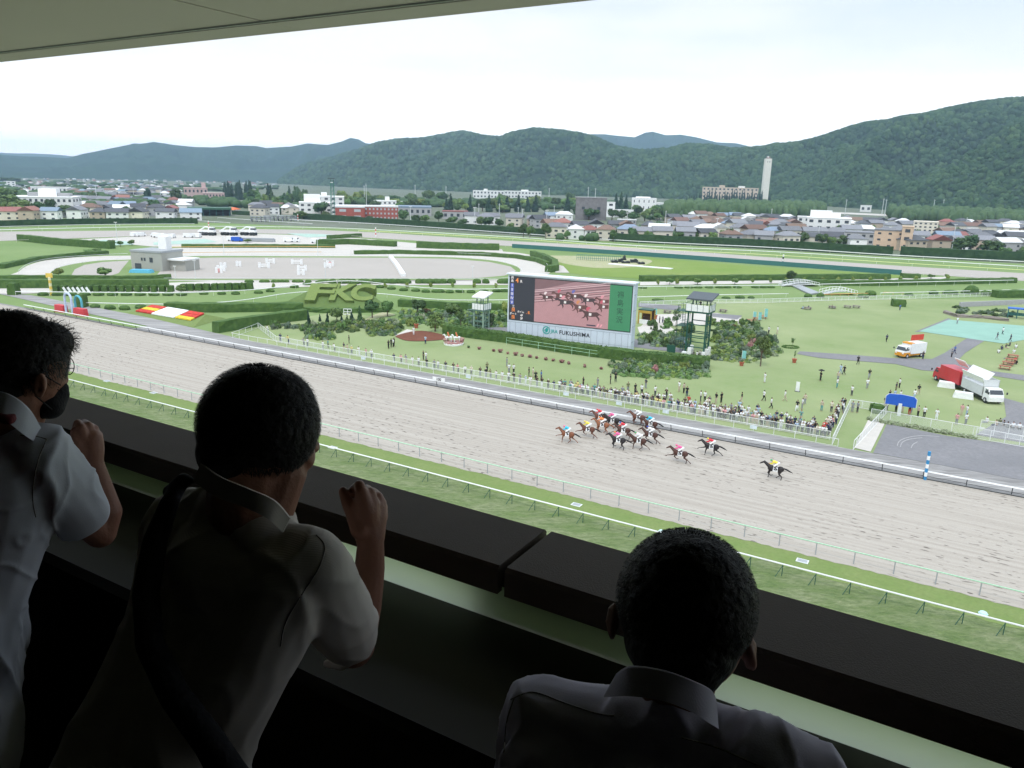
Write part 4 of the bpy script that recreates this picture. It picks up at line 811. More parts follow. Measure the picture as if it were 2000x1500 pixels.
for x, y in ((1130, 428), (1150, 430), (1165, 430), (1215, 432), (1195, 432)): pxtree(x, y, 14, 24, 0, 'round', 'in front of the grey concrete block', group=GR)
for i in range(34):
    x = 1340 + i * 4.9; 
    if abs(x - 1560) < 1: continue
    pxtree(x + random.uniform(-1, 1), 400, 3.6, random.uniform(20, 30) if 1350 < x < 1500 else random.uniform(12, 22), 4, 'cone', 'in the dark row before the beige hospital', group=GR)
for i in range(70):
    x = random.uniform(1300, 2030); f = random.random(); y = 436 + f * 34 + (x - 1300) * .022; pxtree(x, y, 4.5 + 3.5 * f, 12 + 9 * f, random.choice((0, 1, 1)), random.choice(('round', 'round', 'cone')), 'between the houses of the right town', group=GR)
def grove(name, label, poly, n, r, h, M, z0=0):
    xs = [p[0] for p in poly]; ys = [p[1] for p in poly]; mb = MB()
    def inside(x, y):
        c = False; j = len(poly) - 1
        for i in range(len(poly)):
            (x1, y1), (x2, y2) = poly[i], poly[j]
            if (y1 > y) != (y2 > y) and x < (x2 - x1) * (y - y1) / (y2 - y1) + x1: c = not c
            j = i
        return c
    k = 0
    while k < n:
        x, y = random.uniform(min(xs), max(xs)), random.uniform(min(ys), max(ys))
        if not inside(x, y): continue
        p = G(x, y); q = random.uniform(.7, 1.3); mb.ell(p + Vector((0, 0, h * .45 * q)), (r * q, r * q, h * .55 * q), 7, 5, noise=.2); k += 1
    return mb.build(name, M, None, True, label=label, cat='grove', kind='stuff')
M_GROVE = mat('grove_leaf', (.05, .095, .04), .85, .3, .12, .1, bump=1, bscale=1.2, col2=(.10, .155, .07))
grove('bamboo_grove', 'dense feathery bamboo grove in front of the conifers', [(1300, 412), (1600, 410), (1608, 420), (1560, 428), (1300, 432)], 900, 4, 13, M_GROVE)
grove('bamboo_grove', 'dense grove between the road and the right town', [(1735, 420), (1990, 428), (1995, 442), (1860, 440), (1740, 430)], 500, 4, 12, M_GROVE)
M_TOWNG = mat('town_greenery', (.04, .08, .035), .85, .3, .1, .1, bump=1, bscale=1., col2=(.085, .14, .06))
grove('town_greenery', 'hazy belts of greenery among the distant left town', [(0, 352), (540, 356), (540, 372), (370, 376), (0, 376)], 130, 9, 6, M_TOWNG)
grove('town_greenery', 'thick greenery filling the gaps at the left town edge', [(0, 380), (150, 384), (500, 400), (600, 412), (560, 420), (380, 400), (0, 425)], 260, 6, 7, M_TOWNG)
grove('town_greenery', 'thick greenery at the foot of the middle hills', [(560, 390), (1100, 396), (1300, 402), (1300, 412), (640, 402)], 700, 6, 6, M_TOWNG)
grove('town_greenery', 'low greenery in the gardens of the right town', [(1080, 470), (1300, 440), (1650, 436), (2040, 450), (2040, 500), (1700, 482)], 260, 2.5, 4, M_TOWNG)
structure('far_road', [G(x, y) for x, y in ((1580, 412), (2030, 432), (2030, 436), (1580, 415))], M_ROAD, .12)
structure('meadow', [G(x, y) for x, y in ((780, 392), (900, 392), (1110, 397), (1110, 400), (900, 397), (780, 395))], M_INFIELD, .10)
# poles
def pole(x, yb, yt, label='tall thin grey utility pole', lamp=False, arms=True):
    p = G(x, yb); k = mpp(p); h = (yb - yt) * k; r = thing('lamp_mast' if lamp else 'utility_pole', label, 'pole', p, 'poles of the town')
    MB().tube([p, p + Vector((0, 0, h))], [.55 * k, .4 * k], 6).build('shaft', PALE, r)
    if lamp:
        for s in (-1, 0, 1): MB().box(p + Vector((s * 2.2 * k, 0, h)), (1.4 * k, .8 * k, 1.2 * k)).build('lamp', WHITE, r)
        MB().tube([p + Vector((-3 * k, 0, h)), p + Vector((3 * k, 0, h))], .3 * k, 4).build('arm', PALE, r)
    else: MB().tube([p + Vector((-2 * k, 0, h * .93)), p + Vector((2 * k, 0, h * .93))], .25 * k, 4).build('arm', PALE, r)
for x, yb, yt in ((712, 400, 363), (716, 408, 360), (811, 392, 362), (871, 395, 364), (1072, 392, 368), (1148, 396, 366), (1162, 394, 368), (1012, 420, 405), (1020, 424, 408), (1082, 424, 402), (1650, 420, 390), (1722, 420, 388), (1727, 424, 390), (1822, 415, 390), (1840, 415, 390), (1920, 420, 395), (1885, 450, 425), (1505, 436, 408), (1299, 440, 412), (1158, 454, 430), (190, 398, 362), (262, 392, 368), (315, 396, 370), (935, 420, 398), (975, 425, 398), (877, 410, 392)): pole(x, yb, yt)
for x, yb, yt in ((927, 442, 406), (1067, 450, 412), (1223, 457, 417), (1398, 466, 428), (1596, 478, 440), (1858, 492, 440), (802, 432, 404)): pole(x, yb, yt, 'floodlight mast behind the boundary hedge', True)
pole(1112, 0 or 440, 420); 
for x, yb, yt in ((382, 545, 509), (636, 545, 507), (621, 500, 468), (230, 478, 435), (438, 500, 464), (1868 - 945, 544, 520), (343, 545, 520)): pole(x, yb, yt, 'thin lamp post in the infield', True)
# far green lattice tower
p = G(651, 427); k = mpp(p); h = 76 * k; lt = thing('lattice_tower', 'tall slim green lattice camera tower beside the brick school', 'tower', p)
for a, b in ((-1, -1), (1, -1), (1, 1), (-1, 1)): MB().tube([p + Vector((a * 4 * k, b * 4 * k, 0)), p + Vector((a * 2.4 * k, b * 2.4 * k, h * .95))], .45 * k, 5).build('leg', mat('tower_green', (.06, .20, .15), .6), lt)
mb = MB()
for i in range(9):
    z = h * .95 * i / 9; q = 4 - 1.6 * i / 9; z2 = h * .95 * (i + 1) / 9; q2 = 4 - 1.6 * (i + 1) / 9
    for s in (-1, 1): mb.tube([p + Vector((-q * k, s * q * k, z)), p + Vector((q2 * k, s * q2 * k, z2))], .25 * k, 4); mb.tube([p + Vector((s * q * k, q * k, z)), p + Vector((s * q2 * k, -q2 * k, z2))], .25 * k, 4)
mb.build('bracing', MATS['tower_green'], lt); MB().box(p + Vector((0, 0, h * .86)), (8 * k, 8 * k, 1.5 * k)).build('platform', MATS['tower_green'], lt); MB().box(p + Vector((-1 * k, 0, h)), (12 * k, 9 * k, 1.2 * k)).build('roof', DARK, lt); MB().box(p + Vector((0, -3 * k, h * .9)), (5 * k, .4, 1.5 * k)).build('panel', WHITE, lt)
for s in (-1, 1): MB().box(p + Vector((s * 2.5 * k, 0, h * .94)), (.6 * k, 4 * k, 5 * k)).build('post', DARK, lt)
# ------------------------------------------------------------------ hills
def vnoise(x, y, seed=0, octs=4):
    r = np.random.default_rng(seed); tot = np.zeros_like(x); amp = 1.
    for o in range(octs):
        T = r.random((64, 64)); xi = np.floor(x).astype(int); yi = np.floor(y).astype(int); fx = x - xi; fy = y - yi; fx = fx * fx * (3 - 2 * fx); fy = fy * fy * (3 - 2 * fy)
        g = lambda a, b: T[a % 64, b % 64]
        tot += amp * ((g(xi, yi) * (1 - fx) + g(xi + 1, yi) * fx) * (1 - fy) + (g(xi, yi + 1) * (1 - fx) + g(xi + 1, yi + 1) * fx) * fy - .5); x = x * 2.03 + 5; y = y * 2.03 + 3; amp *= .5
    return tot
def hill(name, label, ridge, base, D0, D1, M, nx=420, ny=70, spur=.18, crowns=0, cr=5., seed=1, M2=None, z0=0):
    rx = [p[0] for p in ridge]; ry = [p[1] for p in ridge]; X = np.linspace(rx[0], rx[-1], nx); Y = np.interp(X, rx, ry)
    d0 = np.interp(X, [p[0] for p in D0], [p[1] for p in D0]); d1 = np.interp(X, [p[0] for p in D1], [p[1] for p in D1])
    P_ = np.zeros((ny, nx, 3)); az = []; H1 = []
    for x, y, a, b in zip(X, Y, d0, d1):
        r = ray(x, y); hl = math.hypot(r.x, r.y); az.append((r.x / hl, r.y / hl)); H1.append(CH + b * r.z / hl)
    az = np.array(az); H1 = np.array(H1); S_ = np.linspace(0, 1.25, ny)
    for j, s in enumerate(S_):
        D = d0 + (d1 - d0) * s; px, py = az[:, 0] * D, az[:, 1] * D
        base_ = (np.sin(np.clip(s, 0, 1) * np.pi / 2) ** 1.15 if s <= 1 else 1 - (s - 1) * 1.6)
        nz_ = vnoise(px / 260 + 40, py / 260 + 40, seed, 5); rid = (1 - np.abs(nz_) * 2.6)
        z = H1 * base_ + (H1 - 0) * spur * (rid - .65) * np.sin(np.pi * min(s, 1)) ** 1 * 1.1
        P_[j, :, 0] = px; P_[j, :, 1] = py; P_[j, :, 2] = np.maximum(z, -2) + z0
        if s == S_[0]: P_[j, :, 2] = -2
    # nothing before the ridge may rise above the sight line to the ridge
    me = bpy.data.meshes.new(name); v = P_.reshape(-1, 3); I = np.arange(nx * ny).reshape(ny, nx)
    F = np.stack([I[:-1, :-1], I[:-1, 1:], I[1:, 1:], I[1:, :-1]], -1).reshape(-1, 4)
    lim = (H1 - CH) / d1
    for j in range(ny):
        D = np.hypot(P_[j, :, 0], P_[j, :, 1]); mxz = CH + D * lim - (2 if crowns else 0)
        if S_[j] < 1: P_[j, :, 2] = np.minimum(P_[j, :, 2], mxz)
    v = P_.reshape(-1, 3); me.from_pydata(v.tolist(), [], F.tolist()); me.materials.append(M); me.polygons.foreach_set('use_smooth', [True] * len(F)); me.update()
    o = bpy.data.objects.new(name, me); COL.objects.link(o); tag(o, kind='structure')
    if crowns:
        bv, bf = ICO
        r = np.random.default_rng(seed + 9)
        u = r.random(crowns) * (nx - 2); s = r.random(crowns) ** .75 * (ny * .86); iu = u.astype(int); js = s.astype(int); fu = (u - iu)[:, None]; fs = (s - js)[:, None]
        p = (P_[js, iu] * (1 - fu) + P_[js, iu + 1] * fu) * (1 - fs) + (P_[js + 1, iu] * (1 - fu) + P_[js + 1, iu + 1] * fu) * fs
        D = np.hypot(p[:, 0], p[:, 1]); R = cr * (.55 + .9 * r.random(crowns) ** 1.5) * np.clip(D / 1800, .7, 1.5)
        nb = len(bv); jit = 1 + (r.random((crowns, nb, 1)) - .5) * .45
        V = p[:, None, :] + bv[None] * jit * R[:, None, None] * np.array([1, 1, 1.05]); V = V.reshape(-1, 3)
        FF = (bf[None] + (np.arange(crowns) * nb)[:, None, None]).reshape(-1, 3)
        m2 = bpy.data.meshes.new('forest'); m2.vertices.add(len(V)); m2.vertices.foreach_set('co', V.ravel()); m2.loops.add(FF.size); m2.loops.foreach_set('vertex_index', FF.ravel())
        m2.polygons.add(len(FF)); m2.polygons.foreach_set('loop_start', np.arange(0, FF.size, 3)); m2.polygons.foreach_set('loop_total', np.full(len(FF), 3)); m2.polygons.foreach_set('use_smooth', np.ones(len(FF), bool)); m2.update(calc_edges=True)
        at = m2.attributes.new('tone', 'FLOAT', 'POINT'); at.data.foreach_set('value', np.repeat(r.random(crowns), nb))
        m2.materials.append(M2); f = bpy.data.objects.new('forest', m2); COL.objects.link(f); tag(f, label, 'forest', kind='stuff')
    return o
g_ = MB().ell((0, 0, 0), 1, 7, 5); ICO = (np.array(g_.v), None); tri = []
for f in g_.f: tri += [f] if len(f) == 3 else [(f[0], f[1], f[2]), (f[0], f[2], f[3])]
ICO = (ICO[0], np.array(tri))
def forest_mat(key, c1, c2, c3, tone=True):
    M = bpy.data.materials.new(key); M.use_nodes = True; N = M.node_tree.nodes; L = M.node_tree.links; b = N['Principled BSDF']; b.inputs['Roughness'].default_value = .9; b.inputs['Specular IOR Level'].default_value = .1
    tc = N.new('ShaderNodeTexCoord'); n = N.new('ShaderNodeTexNoise'); n.inputs['Scale'].default_value = .009; n.inputs['Detail'].default_value = 5; L.new(tc.outputs['Object'], n.inputs['Vector'])
    r = N.new('ShaderNodeMapRange'); r.inputs[1].default_value = .38; r.inputs[2].default_value = .66; L.new(n.outputs[0], r.inputs[0])
    a = N.new('ShaderNodeMix'); a.data_type = 'RGBA'; a.inputs['A'].default_value = (*c1, 1); a.inputs['B'].default_value = (*c2, 1); L.new(r.outputs[0], a.inputs['Factor'])
    out = a.outputs['Result']
    if tone:
        at = N.new('ShaderNodeAttribute'); at.attribute_name = 'tone'; c = N.new('ShaderNodeMix'); c.data_type = 'RGBA'; c.inputs['B'].default_value = (*c3, 1); L.new(out, c.inputs['A'])
        p = N.new('ShaderNodeMath'); p.operation = 'POWER'; p.inputs[1].default_value = 2.2; L.new(at.outputs['Fac'], p.inputs[0]); L.new(p.outputs[0], c.inputs['Factor']); out = c.outputs['Result']
    n2 = N.new('ShaderNodeTexNoise'); n2.inputs['Scale'].default_value = .35; n2.inputs['Detail'].default_value = 3; L.new(tc.outputs['Object'], n2.inputs['Vector'])
    bu = N.new('ShaderNodeBump'); bu.inputs['Strength'].default_value = 1; bu.inputs['Distance'].default_value = 2.5; L.new(n2.outputs[0], bu.inputs['Height']); L.new(bu.outputs[0], b.inputs['Normal'])
    L.new(out, b.inputs['Base Color']); return M
M_FOR = forest_mat('forest_canopy', (.017, .046, .017), (.036, .080, .030), (.072, .125, .048)); M_HILL = forest_mat('hill_soil', (.02, .045, .02), (.03, .06, .03), (.1, .1, .1), False)
M_FARH = forest_mat('far_hill', (.02, .05, .035), (.03, .07, .04), (.1, .1, .1), False)
NEAR = [(545, 352), (560, 341), (600, 320), (650, 309), (700, 294), (740, 281), (780, 275), (830, 273), (880, 263), (905, 259), (940, 268), (975, 271), (1000, 263), (1040, 255), (1085, 257), (1130, 264), (1165, 273), (1200, 289), (1250, 297), (1310, 293), (1340, 285), (1380, 286), (1430, 294), (1460, 293), (1490, 291), (1520, 284), (1560, 282), (1600, 272), (1640, 259), (1665, 250), (1700, 242), (1740, 238), (1760, 232), (1800, 228), (1850, 216), (1900, 206), (1950, 199), (2000, 195), (2100, 185)]
hill('hill', 'dense green forest covering the nearer hills', NEAR, None, [(545, 3300), (700, 2600), (1000, 2050), (1300, 1950), (1500, 1850), (1700, 1500), (2100, 1200)], [(545, 4200), (700, 3600), (1000, 3000), (1300, 2400), (1500, 2300), (1700, 2300), (2100, 2100)], M_HILL, 560, 80, .42, 42000, 5.6, 3, M_FOR)
hill('hill', '', [(1100, 275), (1155, 262), (1180, 262), (1205, 265), (1240, 268), (1260, 259), (1275, 257), (1300, 264), (1330, 263), (1360, 268), (1400, 278), (1440, 280), (1475, 289), (1520, 296)], None, [(1100, 4000), (1520, 4000)], [(1100, 6200), (1520, 6200)], M_FARH, 200, 30, .15, seed=5)
hill('hill', '', [(-60, 300), (0, 302), (40, 305), (80, 306), (130, 309), (160, 301), (210, 291), (250, 283), (262, 280), (275, 281), (300, 277), (340, 283), (380, 287), (420, 288), (460, 284), (500, 285), (520, 289), (570, 286), (600, 280), (640, 283), (665, 277), (685, 269), (700, 272), (715, 280), (735, 282), (760, 279), (780, 271), (810, 277), (840, 279), (900, 290)], None, [(-60, 3300), (400, 3600), (900, 3900)], [(-60, 5200), (900, 5600)], M_FARH, 420, 50, .22, seed=8)
hill('hill', '', [(-100, 298), (0, 298), (60, 299), (110, 302), (160, 306), (260, 312)], None, [(-100, 7000), (260, 7000)], [(-100, 8600), (260, 8600)], M_FARH, 60, 12, .1, seed=9)
# a few buildings on the slopes
# ------------------------------------------------------------------ haze
HAZE = True
if HAZE:
    mb = MB(); mb.box((0, 4000, 169), (19000, 10400, 344)); hzo = mb.build('haze', mat('haze_tmp', (1, 1, 1)), None, kind='stuff', label='thin pale summer haze filling the whole valley', cat='haze')
    M = bpy.data.materials.new('haze_air'); M.use_nodes = True; M.node_tree.nodes.clear(); v = M.node_tree.nodes.new('ShaderNodeVolumePrincipled'); v.inputs['Color'].default_value = (.55, .78, 1, 1); v.inputs['Density'].default_value = 1.25e-4; v.inputs['Anisotropy'].default_value = .2
    o_ = M.node_tree.nodes.new('ShaderNodeOutputMaterial'); M.node_tree.links.new(v.outputs[0], o_.inputs['Volume']); hzo.data.materials.clear(); hzo.data.materials.append(M)
# ================================================================== THINGS ON THE COURSE
def zat(b, y):                             # height above b that shows at photo row y
    lo, hi = -2., 120.
    for _ in range(40):
        mid = (lo + hi) / 2
        if PX(b + Vector((0, 0, mid)))[1] > y: lo = mid
        else: hi = mid
    return lo
Z = Vector((0, 0, 1))
# ---------------- giant screen
A_ = G(990, 661); B_ = G(1231, 690); XS = (B_ - A_).normalized(); WD = (B_ - A_).length; NS = Vector((XS.y, -XS.x, 0))
zt = (zat(A_, 534.5) + zat(B_, 556)) / 2
PANEL = mat('screen_panel', (.56, .62, .70), .55, .04, .5); SEAM = mat('panel_seam', (.25, .29, .34), .6)
scr = thing('video_screen', 'giant outdoor screen on a pale blue panelled wall showing a horse race', 'video screen', A_)
AX = (XS, -NS, Z)
MB().box(A_ + XS * WD / 2 - NS * 1.1 + Z * (zt / 2), (WD, 2.2, zt), AX).build('housing', PANEL, scr)
MB().box(A_ + XS * WD / 2 - NS * 1.0 + Z * (zt + .12), (WD + .5, 2.7, .22), AX).build('top_ledge', mat('ledge', (.70, .74, .80), .5, .03), scr)
zb = (zat(A_, 620) + zat(B_, 650.5)) / 2; zl = zt - .45; u0, u1 = .018, .985
def SP(u, z, off=0.): return A_ + XS * (WD * (u0 + (u1 - u0) * u)) + Z * z + NS * off
def SV(v): return zb + (zl - zb) * v
def emis(key, c, s=.85):
    if key in MATS: return MATS[key]
    M = bpy.data.materials.new(key); M.use_nodes = True; b = M.node_tree.nodes['Principled BSDF']; N = M.node_tree.nodes; L = M.node_tree.links
    tc = N.new('ShaderNodeTexCoord'); n = N.new('ShaderNodeTexNoise'); n.inputs['Scale'].default_value = 1.3; n.inputs['Detail'].default_value = 3; L.new(tc.outputs['Object'], n.inputs['Vector'])
    x = N.new('ShaderNodeMix'); x.data_type = 'RGBA'; x.inputs['A'].default_value = (*[q * .9 for q in c], 1); x.inputs['B'].default_value = (*[min(1, q * 1.1) for q in c], 1); L.new(n.outputs[0], x.inputs['Factor']); L.new(x.outputs['Result'], b.inputs['Emission Color'])
    b.inputs['Base Color'].default_value = (.02, .02, .022, 1); b.inputs['Roughness'].default_value = .5; b.inputs['Emission Strength'].default_value = s; MATS[key] = M; return M
def spoly(uv, M, nm, off=.03, par=scr): return MB().add([SP(u, SV(v), off) for u, v in uv], [tuple(range(len(uv)))]).build(nm, M, par)
q1, q2 = .216, .829
E_PINK = emis('led_track', (.46, .25, .265)); E_DK = emis('led_black', (.016, .018, .03)); E_GR = emis('led_green', (.035, .235, .10)); E_GRD = emis('led_deep_green', (.008, .075, .035)); E_OR = emis('led_orange', (.95, .28, .04)); E_WH = emis('led_white', (.8, .78, .76)); E_BL = emis('led_blue', (.10, .15, .55))
fr = MB(); fr.box(SP(.5, SV(.5), .02), (WD * (u1 - u0) + .3, .08, zl - zb + .3), AX).build('screen_frame', DARK, scr)
ip = spoly([(0, 0), (q1, 0), (q1, 1), (0, 1)], E_DK, 'info_display', .07); vp = spoly([(q1, 0), (q2, 0), (q2, 1), (q1, 1)], E_PINK, 'video_display', .07); gp = spoly([(q2, 0), (1, 0), (1, 1), (q2, 1)], E_GR, 'caption_display', .07)
def vq(u, v): return (q1 + (q2 - q1) * u, v)
def sub(me_or_mb, nm, M, par): return me_or_mb.build(nm, M, par)
def layer(polys, M, nm, off):
    mb = MB()
    for uv in polys: mb.add([SP(*((vq(*p)[0]), SV(p[1])), off) for p in uv], [tuple(range(len(uv)))])
    return mb.build(nm, M, vp)
layer([[(0, .68), (.55, .99), (.55, 1), (0, 1)]], emis('led_wall', (.20, .11, .12)), 'picture_wall', .08)
layer([[(0, .62), (1, .90), (1, 1), (.55, 1), (0, .72)]], emis('led_rail_bg', (.36, .21, .23)), 'picture_apron', .085)
layer([[(0, a), (1, a + .30), (1, a + .315), (0, a + .012)] for a in (.45, .50, .55, .60, .66)], emis('led_rail', (.13, .07, .08)), 'picture_rails', .09)
layer([[(0, a), (1, a + .30), (1, a + .312), (0, a + .012)] for a in (.475, .565, .69, .73)], emis('led_rail_light', (.70, .50, .52)), 'picture_light_rails', .09)
hs = []; js = []; wl_ = []
sil = [(-.5, .02), (-.46, .10), (-.40, .20), (-.36, .24), (-.30, .16), (-.12, .12), (.10, .10), (.30, .12), (.42, .06), (.55, .02), (.44, .0), (.36, -.05), (.44, -.2), (.38, -.28), (.36, -.2), (.28, -.08), (.1, -.10), (-.1, -.09), (-.14, -.2), (-.26, -.3), (-.2, -.18), (-.22, -.07), (-.30, .0), (-.40, .10), (-.47, .0)]
sil = [(-.55, .08), (-.50, .16), (-.42, .20), (-.30, .14), (-.10, .10), (.12, .10), (.32, .12), (.46, .04), (.60, -.04), (.44, 0), (.36, -.05), (.46, -.16), (.42, -.30), (.38, -.18), (.28, -.08), (.08, -.11), (-.10, -.10), (-.06, -.22), (-.12, -.32), (-.14, -.20), (-.20, -.12), (-.30, -.20), (-.42, -.22), (-.28, -.12), (-.26, 0), (-.36, .09), (-.50, .06)]
jock = [(-.12, .12), (-.02, .24), (.02, .30), (-.06, .33), (-.16, .30), (-.20, .22), (-.18, .16)]
for (u, v, s, c) in ((.17, .60, .15, 0), (.36, .66, .18, 1), (.42, .52, .19, 2), (.55, .68, .17, 3), (.62, .44, .19, 4), (.72, .62, .17, 5), (.76, .30, .21, 6), (.93, .62, .17, 7), (.93, .50, .18, 1)):
    s *= 1.4
    f = lambda P_: [(min(.995, u + x * s * .95), v + y * s * 1.75) for x, y in P_]
    layer([f(sil)], emis('led_horse%d' % (c % 3), [(.075, .03, .03), (.12, .045, .04), (.045, .025, .03)][c % 3]), 'picture_horse', .1 + .002 * c); layer([f(jock)], emis('led_silk%d' % (c % 5), [(.8, .7, .7), (.55, .1, .14), (.7, .3, .35), (.12, .14, .45), (.6, .25, .1)][c % 5]), 'picture_jockey', .125)
    layer([f([(-.06, -.06), (.06, -.06), (.07, .05), (-.05, .06)])], E_WH, 'picture_saddlecloth', .127)
layer([[(.72, .035), (.84, .035), (.84, .065), (.72, .065)]], emis('led_caption', (.03, .02, .05)), 'picture_caption_box', .1)
layer([[(.85, .03), (.87, .03), (.89, .10), (.87, .11)], [(.89, .03), (.91, .03), (.93, .09), (.91, .10)]], emis('led_mark', (.8, .35, .4)), 'picture_mark', .1)
def stext(s, u, v, size, M, par, nm='lettering', off=.11, bold=0.): put_text(nm, s, size, SP(u, SV(v), off), XS, Z, M, None, 0, bold).parent = par
def stext(s, u, v, size, M, par, nm='lettering', off=.11, bold=0.):
    o = put_text(nm, s, size, SP(u, SV(v), off), XS, Z, M, None, 0.0, bold); o.data.transform(Matrix.Translation(-A_)); o.parent = par; return o
H_L = zl - zb
stext('ライブ', 0, 0, .01, E_WH, ip) if False else None
for i, chx in enumerate('福島実況'): stext(chx, .915, .79 - .185 * i, 1.38, E_GRD, gp, bold=.012)
stext('4', .062, .92, 1.35, E_OR, ip, bold=.02); stext('R', .098, .905, .75, E_WH, ip, bold=.02)
stext('福', .02, .975, .62, E_WH, ip, bold=.01); stext('島', .02, .90, .62, E_WH, ip, bold=.01)
for i, chx in enumerate(('Ⅰ', 'Ⅱ', 'Ⅲ', 'Ⅳ', 'Ⅴ')):
    v = .80 - .10 * i; spoly([(.006, v - .045), (.034, v - .045), (.034, v + .045), (.006, v + .045)], E_BL, 'number_tile', .08, ip); stext(chx, .02, v, .68, E_WH, ip, bold=.02)
stext('芝', .034, .305, .62, E_WH, ip); stext('良', .034, .225, .9, E_OR, ip, bold=.01); stext('ダート', .034, .13, .55, E_WH, ip, bold=.01); stext('良', .034, .05, .9, E_OR, ip, bold=.01)
stext('タイム', .10, .19, .52, E_WH, ip, bold=.01); stext('4F', .108, .11, .6, E_WH, ip, bold=.02); stext('3F', .108, .035, .6, E_WH, ip, bold=.02); stext('. 8.', .165, .19, .8, E_OR, ip, bold=.01)
JR = mat('teal_sign', (.03, .33, .30), .6, .05); BLK = mat('black_sign', (.015, .015, .02), .6, .05)
o = put_text('lettering', 'JRA', .98, SP(.392, zb - 1.6, .03), XS, Z, JR, scr, .03, .004, label='teal lettering JRA'); o = put_text('lettering', 'FUKUSHIMA', 1.12, SP(.56, zb - 1.65, .03), XS, Z, BLK, scr, .03, .006, 1.08, label='black lettering FUKUSHIMA')
mb = MB(); cx_ = SP(.325, zb - 1.5, .04)
def cpt(r, a): return cx_ + XS * (r * math.cos(a)) + Z * (r * math.sin(a))
for k in range(28):
    a, b = 2 * math.pi * k / 28, 2 * math.pi * (k + 1) / 28; mb.add([cpt(.62, a), cpt(.82, a), cpt(.82, b), cpt(.62, b)], [(0, 1, 2, 3)])
for dz, r in ((-.3, .6), (.0, .72), (.28, .55)): mb.add([cx_ + XS * -r * .9 + Z * (dz - .25), cx_ + XS * r * .3 + Z * (dz - .12), cx_ + XS * r * .75 + Z * (dz + .3), cx_ + XS * r * .1 + Z * (dz + .22)], [(0, 1, 2, 3)])
mb.build('round_emblem', JR, scr)
mb = MB()
for i in range(21): mb.box(A_ + XS * (WD * (i + .5) / 21) + NS * .012 + Z * (zb - .6) / 2, (.05, .03, zb - .6), AX)
mb.box(A_ + XS * WD / 2 + NS * .012 + Z * (zb - .55), (WD, .03, .05), AX); mb.box(A_ + XS * WD / 2 + NS * .012 + Z * (zb - 2.9), (WD, .03, .04), AX)
for k in range(4): mb.box(A_ + XS * (WD + .01) - NS * 1.1 + Z * (2 + k * 3), (.03, 2.1, .05), AX)
mb.build('panel_seams', SEAM, scr)
rail_fence('handrail', 'pale green handrail standing in front of the screen hedge', 'handrail', [G(989, 674), G(1166, 701)], 1.5, [(1.5, .03, PALEG, 'rail'), (.9, .03, PALEG, 'rail')], 3.6, .035, PALEG)
